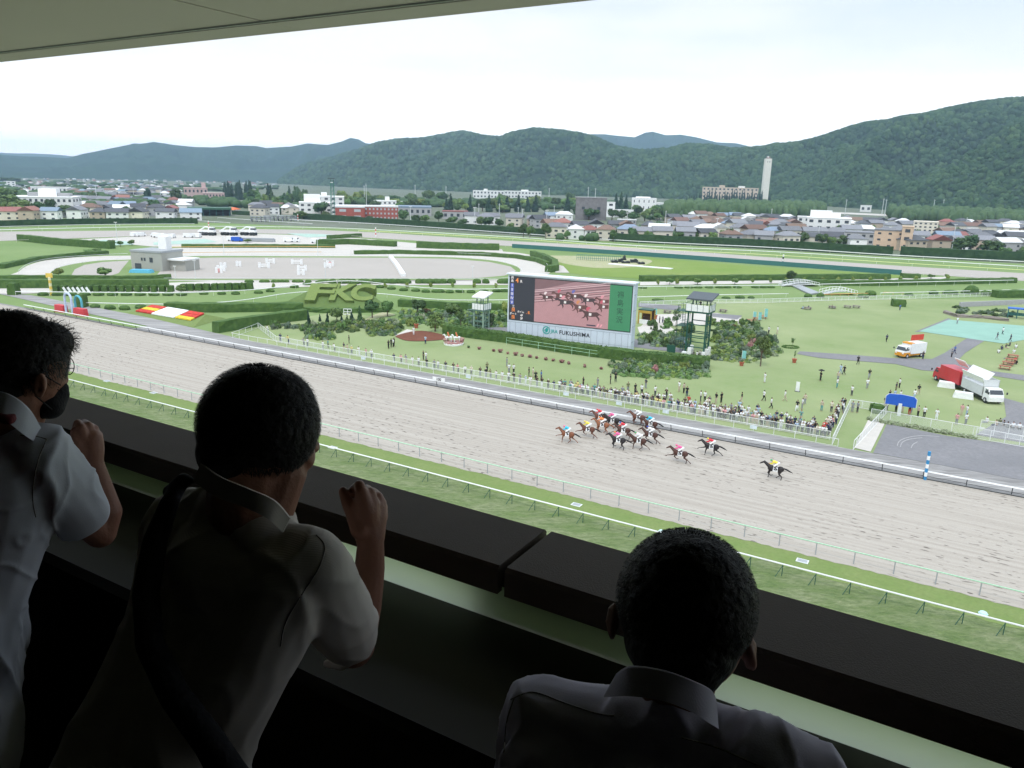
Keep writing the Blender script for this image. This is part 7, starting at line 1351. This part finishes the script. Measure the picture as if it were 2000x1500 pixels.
tj = Tat(1070, 1037, -.8345); capseg(-8.9, tj - .009); capseg(tj + .009, tj + 3.4); capseg(tj + 3.42, 14.9)
rbox(1.36, 1.54, tj - .02, tj + .02, -.90, -.86).build('joint_filler', GROOVE, pr_)
FR = bpy.data.materials.new('frosted_glass'); FR.use_nodes = True; N_ = FR.node_tree.nodes; L_ = FR.node_tree.links; N_.clear()
o_ = N_.new('ShaderNodeOutputMaterial'); a_ = N_.new('ShaderNodeBsdfTranslucent'); a_.inputs[0].default_value = (.90, 1, .84, 1); b_ = N_.new('ShaderNodeBsdfDiffuse'); b_.inputs[0].default_value = (.5, .5, .5, 1); m_ = N_.new('ShaderNodeMixShader'); m_.inputs[0].default_value = .03; L_.new(a_.outputs[0], m_.inputs[1]); L_.new(b_.outputs[0], m_.inputs[2]); L_.new(m_.outputs[0], o_.inputs[0])
MB().add([RZ(1.345, -8.9, -1.01), RZ(1.345, 14.9, -1.01), RZ(1.345, 14.9, -.895), RZ(1.345, -8.9, -.895)], [(0, 1, 2, 3)]).build('frosted_glass', FR, pr_)
rbox(1.36, 1.385, -8.9, 14.9, -1.95, -1.0).build('lower_wall', CAP, pr_)
ta, tb = Tat(1330, 1290, -.92), Tat(905, 1150, -.92)
rbox(1.40, 1.50, ta, tb, -1.0, -.905).build('pier', CAP, pr_); tc_ = Tat(500, 1005, -.92); rbox(1.40, 1.50, tc_, tc_ + 1.7, -1.0, -.905).build('pier', CAP, pr_); 
ct = thing('counter', 'long dark shelf counter under the parapet where the men lean', 'counter', RZ(1.15, 2, -1.0))
rbox(.967, 1.343, -8.9, 14.9, -1.02, -.984).build('counter_top', CTR, ct)
for t in (-4, -1, 2.2, 5, 8, 11): rbox(1.0, 1.34, t, t + .06, -1.95, -1.02).build('bracket', GROOVE, ct)
def K(x, y, d, r): return (C(x, y, d), r * d / FOC)
def chain(mb, *ks, seg=14): mb.chain([K(*k) for k in ks], seg); return mb
def pell(mb, x, y, d, rx, ry, rd, tilt=0.):
    s = d / FOC; a = CXA * math.cos(tilt) + CYA * math.sin(tilt); b = -CXA * math.sin(tilt) + CYA * math.cos(tilt); mb.ell(C(x, y, d), (rx * s, ry * s, rd), 20, 14, (a, b, FW)); return mb
def strands(c, rads, n, ln, w, parent, side=None, curl=0., zmin=-.4, tilt=0., lift=.14):
    mb = MB(); s = c[2] / FOC; o = C(*c); a = CXA * math.cos(tilt) + CYA * math.sin(tilt); b = -CXA * math.sin(tilt) + CYA * math.cos(tilt)
    for i in range(n):
        d = Vector(rng.normal(size=3)).normalized()
        if d.y < zmin: continue
        if side and not side(d): continue
        p = o + a * (d.x * rads[0] * s) + b * (d.y * rads[1] * s) + FW * (d.z * rads[2]); nn = (a * d.x / rads[0] + b * d.y / rads[1] + FW * d.z / (rads[2] / s)).normalized()
        dn = (Vector((0, 0, -1)) + nn * .1); tg = (dn - nn * dn.dot(nn)); tg = tg.normalized() if tg.length > .05 else Vector(rng.normal(size=3)).normalized()
        tg = tg + Vector(rng.normal(size=3)) * (.3 + curl); tg = (tg - nn * tg.dot(nn) * (1 - curl * .6)).normalized(); L = ln * rng.uniform(.5, 1.2); sd = nn.cross(tg).normalized() * w
        q1 = p + nn * L * lift + tg * L * .4; q2 = p + nn * L * (lift * 1.6 + curl * .3 * abs(rng.normal())) + tg * L * .9 ; q3 = q2 + (tg * (.5 - curl * rng.uniform(0, 1.2)) - nn * (.1 + curl * .5)) * L * .5; p = p - nn * .006
        mb.add([p - sd, p + sd, q1 + sd, q1 - sd, q2 + sd * .6, q2 - sd * .6, q3], [(0, 1, 2, 3), (3, 2, 4, 5), (5, 4, 6)])
    return mb.build('hair_strands', HAIRB, parent)
def ribbon(up, lo, th, name, M, parent):
    up = smoothpts([C(*p) for p in up], 16); lo = smoothpts([C(*p) for p in lo], 16); n = len(up); mb = MB(); nn = -FW * th
    mb.add(up + lo + [p - nn for p in up] + [p - nn for p in lo], [(i, i + 1, n + i + 1, n + i) for i in range(n - 1)] + [(2 * n + i, 3 * n + i, 3 * n + i + 1, 2 * n + i + 1) for i in range(n - 1)] + [(i, 2 * n + i, 2 * n + i + 1, i + 1) for i in range(n - 1)] + [(n + i, n + i + 1, 3 * n + i + 1, 3 * n + i) for i in range(n - 1)] + [(0, n, 3 * n, 2 * n), (n - 1, 3 * n - 1, 4 * n - 1, 2 * n - 1)])
    return mb.build(name, M, parent, False)
def lower_body(mb, tr, n, t, hipz=-.98):
    hp = RZ(n, t, hipz)
    for s in (-1, 1):
        h = hp + TV * s * .09; kn = h + NV * .05 - Z * .45; an = RZ(n, t, -1.88) + TV * s * .11; mb.chain([(h, .075), (kn, .055), (an, .045)], 10); mb.chain([(an, .04), (an + NV * .17 - Z * .02, .038)], 10); tr.chain([(h, .105), (kn, .08), (an, .07)], 12)
    tr.chain([(hp + TV * .06 + Z * .05, .12), (hp - TV * .06 + Z * .05, .12)], 12); return hp
SK2 = mat('skin_close', (.26, .12, .08), .5, .05, 12, bump=.1, bscale=120)
def cloth(key, c, bs=120, b=.25):
    return mat(key, c, .85, .04, 6, bump=b, bscale=bs)
def knit(key, c):
    M = cloth(key, c); N = M.node_tree.nodes; L = M.node_tree.links; w = N.new('ShaderNodeTexWave'); w.inputs['Scale'].default_value = 150; w.bands_direction = 'Z'; w.inputs['Distortion'].default_value = .6; tc = [x for x in N if x.type == 'TEX_COORD'][0]; L.new(tc.outputs['Object'], w.inputs[0])
    bu = N.new('ShaderNodeBump'); bu.inputs['Strength'].default_value = .12; bu.inputs['Distance'].default_value = .002; L.new(w.outputs['Fac'], bu.inputs['Height']); L.new(bu.outputs[0], N['Principled BSDF'].inputs['Normal']); return M
def wrinkle(o, amp, sc, seed=0):
    me = o.data; n = len(me.vertices); co = np.empty(n * 3); me.vertices.foreach_get('co', co); co = co.reshape(-1, 3); no = np.empty(n * 3); me.vertices.foreach_get('normal', no); no = no.reshape(-1, 3)
    from mathutils import noise as mn
    for i in range(n):
        p = Vector(co[i]); q = Vector((p.x * sc, p.y * sc, p.z * sc * .8 + seed)); q += mn.noise_vector(q * .45) * .9; v = 1 - abs(mn.noise(q)) * 2.2; w = 1 - abs(mn.noise(q * 1.9 + Vector((7, 3, 1)))) * 2.2
        co[i] += no[i] * amp * (max(0, v) ** 3 * 1.5 + max(0, w) ** 4 * .5 - .45)
    me.vertices.foreach_set('co', co.ravel()); me.update()
def seam(o, pts, r=.0011, M=None):
    from mathutils.bvhtree import BVHTree
    w = o.parent.matrix_basis.translation; bv = BVHTree.FromPolygons([v.co + w for v in o.data.vertices], [tuple(p.vertices) for p in o.data.polygons]); q = smoothpts([Vector((x, y, 0)) for x, y in pts], 8); out = []
    for p in q:
        h = bv.ray_cast(EYE, ray(p.x, p.y))
        if h[0]: out.append(h[0] + h[1] * r * .2)
    if len(out) > 2: MB().tube([p - w for p in out], r, 5).build('seam', M or SEAMM, None).parent = o.parent
SEAMM = cloth('seam_thread', (.22, .20, .19))
PANTS = cloth('dark_trousers', (.03, .03, .035))
# ------------ man in the middle
m = thing('person', 'man in a taupe knit polo seen from behind, right hand raised, in the middle', 'person', RZ(.62, .95, -1.95))
b = MB(); pell(b, 508, 838, 1.27, 98, 112, .088); pell(b, 545, 880, 1.30, 62, 75, .075); chain(b, (560, 925, 1.33, 34), (545, 945, 1.33, 34)); chain(b, (490, 900, 1.27, 78), (478, 985, 1.285, 72)); pell(b, 603, 890, 1.30, 12, 26, .02); pell(b, 612, 872, 1.37, 12, 14, .02)
chain(b, (545, 915, 1.29, 56), (522, 990, 1.285, 54))
chain(b, (635, 1105, 1.28, 30), (690, 1262, 1.52, 42), (712, 1180, 1.53, 34), (722, 1110, 1.53, 30), (724, 1062, 1.52, 26.5))
chain(b, (724, 1062, 1.52, 26), (716, 1025, 1.52, 30), (712, 995, 1.51, 30)); chain(b, (730, 1050, 1.52, 22), (734, 1010, 1.53, 22), (738, 985, 1.54, 18))
hd_ = MB()
chain(b, (712, 990, 1.50, 22), (706, 962, 1.49, 13.5), (702, 948, 1.50, 11), (690, 956, 1.53, 9.5), (684, 972, 1.55, 9))      # index
chain(b, (722, 985, 1.51, 20), (722, 964, 1.51, 13), (716, 956, 1.55, 10.5), (704, 968, 1.58, 10), (700, 985, 1.58, 9))      # middle
chain(b, (736, 990, 1.53, 16), (737, 972, 1.54, 12.5), (728, 962, 1.58, 10.5), (716, 978, 1.60, 10), (714, 994, 1.60, 9))     # ring
chain(b, (744, 1010, 1.54, 14), (746, 990, 1.56, 11.5), (740, 980, 1.59, 9.5), (730, 994, 1.61, 9), (728, 1006, 1.61, 8))   # little
chain(b, (704, 1035, 1.50, 20), (690, 1005, 1.50, 15), (677, 980, 1.50, 11.5), (670, 959, 1.51, 9.5))                        # thumb
chain(b, (345, 1020, 1.46, 30), (330, 1180, 1.60, 36), (380, 1230, 1.72, 36), (430, 1240, 1.80, 28)); pell(b, 445, 1243, 1.82, 26, 20, .03)
tr = MB(); hp = lower_body(b, tr, .62, .90, -1.14); b.chain([(hp - Z * .05, .06), (C(380, 1300, 1.40), .05), (C(420, 1150, 1.40), .05), (C(480, 1010, 1.33), .04)], 12)
organic('body', b, .0036, SK2, m, 3); organic('trousers', tr, .012, PANTS, m, 4)
s_ = MB(); chain(s_, (440, 1000, 1.34, 62), (520, 1035, 1.28, 62)); chain(s_, (430, 1100, 1.33, 105), (520, 1130, 1.29, 95)); chain(s_, (372, 1035, 1.40, 66), (470, 1062, 1.32, 70), (600, 1102, 1.25, 64)); chain(s_, (345, 1000, 1.43, 46), (440, 985, 1.34, 42)); chain(s_, (555, 1058, 1.27, 44), (615, 1085, 1.25, 58))
chain(s_, (372, 1060, 1.40, 92), (372, 1240, 1.40, 128), (275, 1470, 1.36, 140), (200, 1640, 1.30, 150)); chain(s_, (560, 1130, 1.27, 92), (500, 1250, 1.30, 98), (400, 1420, 1.33, 110), (330, 1620, 1.30, 120)); chain(s_, (460, 1110, 1.36, 110), (440, 1250, 1.36, 120), (350, 1450, 1.34, 130)); s_.chain([(C(300, 1560, 1.33), .14), (hp + Z * .02, .155), (hp - Z * .10, .16)], 12)
chain(s_, (622, 1100, 1.25, 64), (655, 1190, 1.37, 72), (678, 1238, 1.45, 62)); chain(s_, (345, 1020, 1.44, 62), (338, 1130, 1.55, 62))
so_ = organic('shirt', s_, .006, knit('taupe_knit', (.52, .475, .43)), m, 8); wrinkle(so_, .006, 5)
seam(so_, [(618, 1045), (634, 1068), (622, 1110), (590, 1160), (558, 1215), (548, 1262)])
ribbon([(392, 905, 1.21), (430, 932, 1.165), (485, 955, 1.15), (535, 978, 1.165), (566, 1012, 1.21)], [(376, 940, 1.25), (425, 972, 1.19), (480, 992, 1.165), (525, 1015, 1.175), (552, 1040, 1.22)], .006, 'collar', MATS['taupe_knit'], m)
chain(cu := MB(), (640, 1296, 1.50, 9), (668, 1302, 1.49, 9), (698, 1283, 1.44, 9), (722, 1245, 1.46, 9), (728, 1222, 1.48, 8)); organic('sleeve_cuff', cu, .004, MATS['taupe_knit'], m, 3)
h = MB(); pell(h, 506, 827, 1.27, 114, 114, .098, .12); pell(h, 540, 790, 1.28, 74, 66, .075); pell(h, 470, 880, 1.27, 82, 72, .08); pell(h, 545, 855, 1.28, 72, 60, .08); organic('hair', h, .006, HAIRB, m, 3)
strands((540, 790, 1.28), (75, 67, .075), 1500, .014, .0006, m, zmin=-.2, lift=.1); strands((506, 826, 1.27), (115, 115, .098), 10000, .017, .0007, m, zmin=-.75, lift=.09)
gl = MB(); gl.tube([C(607, 872, 1.31), C(617, 860, 1.38), C(622, 852, 1.43)], .0016, 6); gl.build('spectacles', DARK, m)
bg_ = MB(); chain(bg_, (352, 942, 1.30, 15), (330, 985, 1.26, 19), (302, 1060, 1.235, 24), (285, 1160, 1.22, 26), (293, 1260, 1.20, 27), (342, 1360, 1.18, 29), (410, 1450, 1.16, 31), (500, 1600, 1.14, 40)); chain(bg_, (330, 960, 1.29, 14), (372, 938, 1.29, 9), (358, 928, 1.3, 8))
chain(bg_, (500, 1600, 1.12, 90), (560, 1720, 1.12, 90)); organic('shoulder_bag', bg_, .006, cloth('black_nylon', (.012, .012, .014), 80), None, 4, label='black shoulder bag with a wide strap slung over the middle man', cat='bag')
ppr = MB(); ppr.box(RZ(1.2, Tat(672, 1100, -.98), -.976), (.24, .17, .012), (TV, NV, Z)); ppr.box(RZ(1.21, Tat(672, 1100, -.98) + .01, -.968), (.22, .15, .003), (TV, NV, Z)); ppr.build('folded_newspaper', mat('newsprint', (.12, .13, .13), .8, .5, 60), None, label='folded printed paper lying on the counter beside the middle man', cat='paper')
# ------------ man on the left
m = thing('person', 'man in a white short-sleeved shirt, spectacles and black mask at the left edge', 'person', RZ(.62, 1.7, -1.95))
b = MB(); pell(b, 30, 712, 1.66, 92, 96, .085); pell(b, 82, 735, 1.68, 40, 55, .062); chain(b, (85, 775, 1.68, 32), (104, 790, 1.70, 20)); chain(b, (118, 728, 1.70, 10), (127, 742, 1.71, 7)); chain(b, (118, 700, 1.70, 8), (116, 690, 1.69, 10)); chain(b, (30, 770, 1.65, 56), (20, 850, 1.67, 44)); chain(b, (62, 778, 1.67, 34), (40, 845, 1.69, 34))
pell(b, 78, 752, 1.60, 10, 24, .018, -.15); chain(b, (80, 736, 1.595, 6), (86, 745, 1.59, 5), (84, 762, 1.59, 5), (78, 772, 1.60, 6)); chain(b, (122, 755, 1.71, 8), (120, 763, 1.71, 7))
chain(b, (88, 905, 1.65, 30), (150, 1000, 1.74, 34), (196, 1040, 1.80, 30), (212, 1000, 1.80, 25), (196, 950, 1.79, 22), (182, 905, 1.78, 19))
chain(b, (182, 905, 1.78, 19), (178, 880, 1.78, 24), (176, 860, 1.78, 24)); chain(b, (184, 885, 1.79, 15), (189, 858, 1.80, 12))
chain(b, (164, 858, 1.76, 12), (158, 836, 1.75, 9.5), (152, 826, 1.77, 8), (148, 838, 1.80, 7.5), (150, 848, 1.80, 7)); chain(b, (176, 852, 1.78, 12), (172, 832, 1.77, 9.5), (164, 826, 1.80, 8), (160, 840, 1.83, 7)); chain(b, (186, 856, 1.79, 11), (184, 838, 1.79, 9), (176, 832, 1.82, 7.5), (172, 846, 1.84, 7)); chain(b, (190, 866, 1.80, 10), (193, 850, 1.81, 8), (188, 843, 1.84, 6.5), (182, 852, 1.85, 6)); chain(b, (160, 885, 1.76, 15), (150, 862, 1.75, 11), (146, 842, 1.75, 8.5))
chain(b, (-150, 900, 1.85, 30), (-180, 1030, 1.95, 34), (-100, 1040, 2.05, 28), (-40, 1035, 2.1, 22)); pell(b, -25, 1032, 2.12, 20, 14, .03)
tr = MB(); hp = lower_body(b, tr, .58, 1.86, -1.12); b.chain([(hp, .08), (C(-40, 1080, 1.7), .06), (C(10, 880, 1.66), .05)], 12); organic('body', b, .0036, SK2, m, 3); organic('trousers', tr, .012, PANTS, m, 4)
s_ = MB(); chain(s_, (-140, 880, 1.8, 70), (-20, 870, 1.70, 66), (82, 890, 1.64, 54)); chain(s_, (40, 845, 1.66, 30), (75, 865, 1.64, 40), (100, 895, 1.64, 42)); chain(s_, (-90, 980, 1.75, 130), (-110, 1250, 1.7, 140), (-140, 1500, 1.6, 150)); chain(s_, (22, 950, 1.66, 98), (-35, 1180, 1.66, 78), (-110, 1500, 1.62, 90)); s_.chain([(C(-130, 1450, 1.66), .13), (hp + Z * .02, .155), (hp - Z * .10, .16)], 12)
chain(s_, (85, 905, 1.64, 58), (128, 965, 1.70, 58), (155, 1000, 1.74, 49)); chain(s_, (-150, 900, 1.83, 62), (-170, 1000, 1.9, 60)); WS = cloth('white_shirt', (.50, .515, .56), 400, .05); so_ = organic('shirt', s_, .006, WS, m, 8); wrinkle(so_, .009, 5.5, 3)
seam(so_, [(92, 858), (78, 890), (68, 930), (64, 975), (70, 1010)]); seam(so_, [(40, 850), (70, 852), (92, 858)])
ribbon([(-60, 770, 1.58), (-10, 764, 1.56), (25, 775, 1.56), (55, 800, 1.58), (78, 838, 1.62)], [(-60, 820, 1.58), (-10, 815, 1.55), (15, 825, 1.55), (45, 848, 1.57), (66, 862, 1.60)], .006, 'collar', WS, m)
h = MB(); pell(h, 22, 702, 1.66, 100, 96, .10); pell(h, 8, 750, 1.65, 80, 58, .085); pell(h, 90, 668, 1.69, 44, 42, .07); pell(h, 58, 722, 1.65, 34, 40, .07); organic('hair', h, .006, HAIRB, m, 3)
strands((22, 702, 1.66), (101, 97, .10), 9000, .018, .0008, m, curl=.12, zmin=-.8, lift=.06); strands((95, 665, 1.69), (44, 42, .07), 900, .022, .0006, m, curl=.45, zmin=-.7, lift=.10, side=lambda d: d.x > -.3)
mk = MB(); chain(mk, (98, 792, 1.68, 27), (112, 770, 1.695, 22), (121, 758, 1.70, 13)); chain(mk, (84, 797, 1.68, 22), (98, 806, 1.69, 13)); organic('face_mask', mk, .004, cloth('black_mask', (.014, .014, .016), 200), m, 5)
mk = MB(); mk.tube([C(118, 752, 1.66), C(105, 744, 1.62), (C(90, 735, 1.60))], .0016, 6); mk.tube([C(102, 800, 1.66), C(85, 786, 1.62), C(68, 772, 1.61)], .0016, 6); mk.build('mask_loop', MATS['black_mask'], m)
gl = MB(); cg = C(135, 715.5, 1.74); s = 1.74 / FOC; gl.tube([cg + CXA * (10 * s * math.cos(a)) + CYA * (16 * s * math.sin(a)) for a in [i * math.pi / 12 for i in range(25)]], .0011, 6); gl.tube([C(145, 719, 1.74), C(120, 720, 1.68), C(98, 722, 1.63)], .0011, 6); cg2 = C(127, 714, 1.80); gl.tube([cg2 + CXA * (7 * s * math.cos(a)) + CYA * (15 * s * math.sin(a)) for a in [i * math.pi / 12 for i in range(25)]], .0011, 6); gl.build('spectacles', DARK, m)
bk = MB(); chain(bk, (-120, 960, 1.50, 60), (-120, 1300, 1.48, 60)); chain(bk, (-60, 845, 1.54, 14), (-10, 812, 1.54, 10), (18, 822, 1.53, 10), (26, 815, 1.55, 9)); chain(bk, (-60, 845, 1.54, 18), (-110, 930, 1.5, 20)); organic('backpack', bk, .007, cloth('dark_red_bag', (.09, .012, .016), 60), None, 4, label='dark red backpack worn by the man at the left edge', cat='bag')
# ------------ man on the right
m = thing('person', 'man with short black hair in a lilac shirt at the lower right', 'person', RZ(.70, .26, -1.95))
b = MB(); pell(b, 1342, 1180, 1.00, 122, 132, .085); pell(b, 1352, 1240, 1.02, 95, 100, .075); chain(b, (1325, 1290, 1.0, 84), (1315, 1380, 1.0, 66)); pell(b, 1198, 1212, 1.02, 10, 36, .016, -.1); pell(b, 1462, 1275, 1.00, 12, 37, .016, .25); chain(b, (1465, 1250, 1.0, 9), (1472, 1265, 1.0, 8), (1462, 1300, 1.0, 8)); chain(b, (1193, 1190, 1.02, 7), (1189, 1215, 1.02, 7), (1196, 1245, 1.02, 7))
chain(b, (1060, 1420, 1.14, 35), (1040, 1560, 1.3, 45), (1130, 1560, 1.48, 46), (1200, 1500, 1.56, 40)); pell(b, 1215, 1490, 1.57, 36, 28, .035); chain(b, (1560, 1510, .98, 40), (1640, 1620, 1.10, 50), (1600, 1580, 1.28, 50), (1560, 1530, 1.38, 42)); pell(b, 1545, 1515, 1.4, 36, 28, .035)
tr = MB(); hp = lower_body(b, tr, .58, .30, -1.10); b.chain([(hp, .08), (C(1290, 1700, 1.02), .06), (C(1310, 1480, 1.0), .05)], 12); organic('body', b, .0036, SK2, m, 3); organic('trousers', tr, .012, PANTS, m, 4)
s_ = MB(); chain(s_, (1240, 1400, 1.02, 60), (1310, 1410, .99, 78), (1385, 1425, .98, 52)); chain(s_, (1062, 1405, 1.12, 78), (1180, 1430, 1.06, 78), (1330, 1460, 1.0, 84), (1500, 1500, .95, 84)); chain(s_, (1420, 1455, .97, 52), (1520, 1480, .95, 70), (1580, 1540, .95, 80)); chain(s_, (1060, 1400, 1.12, 74), (1045, 1500, 1.2, 74), (1040, 1560, 1.28, 64)); chain(s_, (1100, 1520, 1.08, 120), (1120, 1700, 1.05, 150)); chain(s_, (1300, 1560, 1.02, 150), (1300, 1750, 1.0, 170)); chain(s_, (1500, 1600, .97, 120), (1460, 1760, .97, 150)); s_.chain([(C(1290, 1720, 1.0), .15), (hp + Z * .02, .155), (hp - Z * .10, .16)], 12)
chain(s_, (1570, 1540, .95, 84), (1640, 1620, 1.06, 74)); LS = cloth('lilac_shirt', (.48, .45, .54), 400, .05); so_ = organic('shirt', s_, .006, LS, m, 8); wrinkle(so_, .008, 7, 7)
seam(so_, [(998, 1366), (1040, 1352), (1100, 1372), (1160, 1392), (1200, 1398)]); seam(so_, [(1330, 1440), (1400, 1460), (1470, 1490), (1540, 1520)]); seam(so_, [(1005, 1362), (990, 1410), (985, 1470)])
ribbon([(1205, 1318, .93), (1235, 1303, .905), (1300, 1312, .885), (1362, 1335, .885), (1392, 1352, .91), (1400, 1372, .94)], [(1180, 1362, .94), (1225, 1360, .895), (1290, 1368, .875), (1345, 1388, .875), (1385, 1412, .885), (1404, 1424, .92)], .005, 'collar', LS, m)
h = MB(); pell(h, 1340, 1172, 1.00, 134, 138, .098, -.1); pell(h, 1330, 1250, .99, 112, 90, .082); pell(h, 1325, 1300, .99, 84, 50, .075); organic('hair', h, .006, HAIRB, m, 3)
strands((1340, 1172, 1.0), (135, 139, .098), 8000, .012, .0006, m, zmin=-.8, tilt=-.1, lift=.05)
# ================================================================== make every label single its thing out
WORD = {1: 'first', 2: 'second', 3: 'third', 4: 'fourth', 5: 'fifth', 6: 'sixth', 7: 'seventh', 8: 'eighth', 9: 'ninth', 10: 'tenth', 11: 'eleventh', 12: 'twelfth'}
def ordw(i): return WORD.get(i, '%d%s' % (i, 'th' if 10 < i % 100 < 14 else {1: 'st', 2: 'nd', 3: 'rd'}.get(i % 10, 'th')))
for o in COL.objects:
    if o.parent is None and o.get('label') and len(o['label'].split()) > 16: o['label'] = ' '.join(o['label'].split()[:16])
bl = {}
for o in COL.objects:
    if o.parent is None and o.get('label') and o.get('kind') is None: bl.setdefault(o['label'], []).append(o)
for lab, os_ in bl.items():
    if len(os_) > 1:
        os_.sort(key=lambda o: PX(o.matrix_basis.translation if o.matrix_basis.translation.length > 0 else o.data.vertices[0].co)[0])
        if not os_[0].get('group'):
            for o in os_: o['group'] = os_[0]['category'] + 's alike'
        for i, o in enumerate(os_):
            s = ', %s from left' % ordw(i + 1) if len(os_) > 2 else (', the left one' if i == 0 else ', the right one')
            w = lab.split(); k = 16 - len(s.replace(',', '').split()); o['label'] = ' '.join(w[:k]) + s
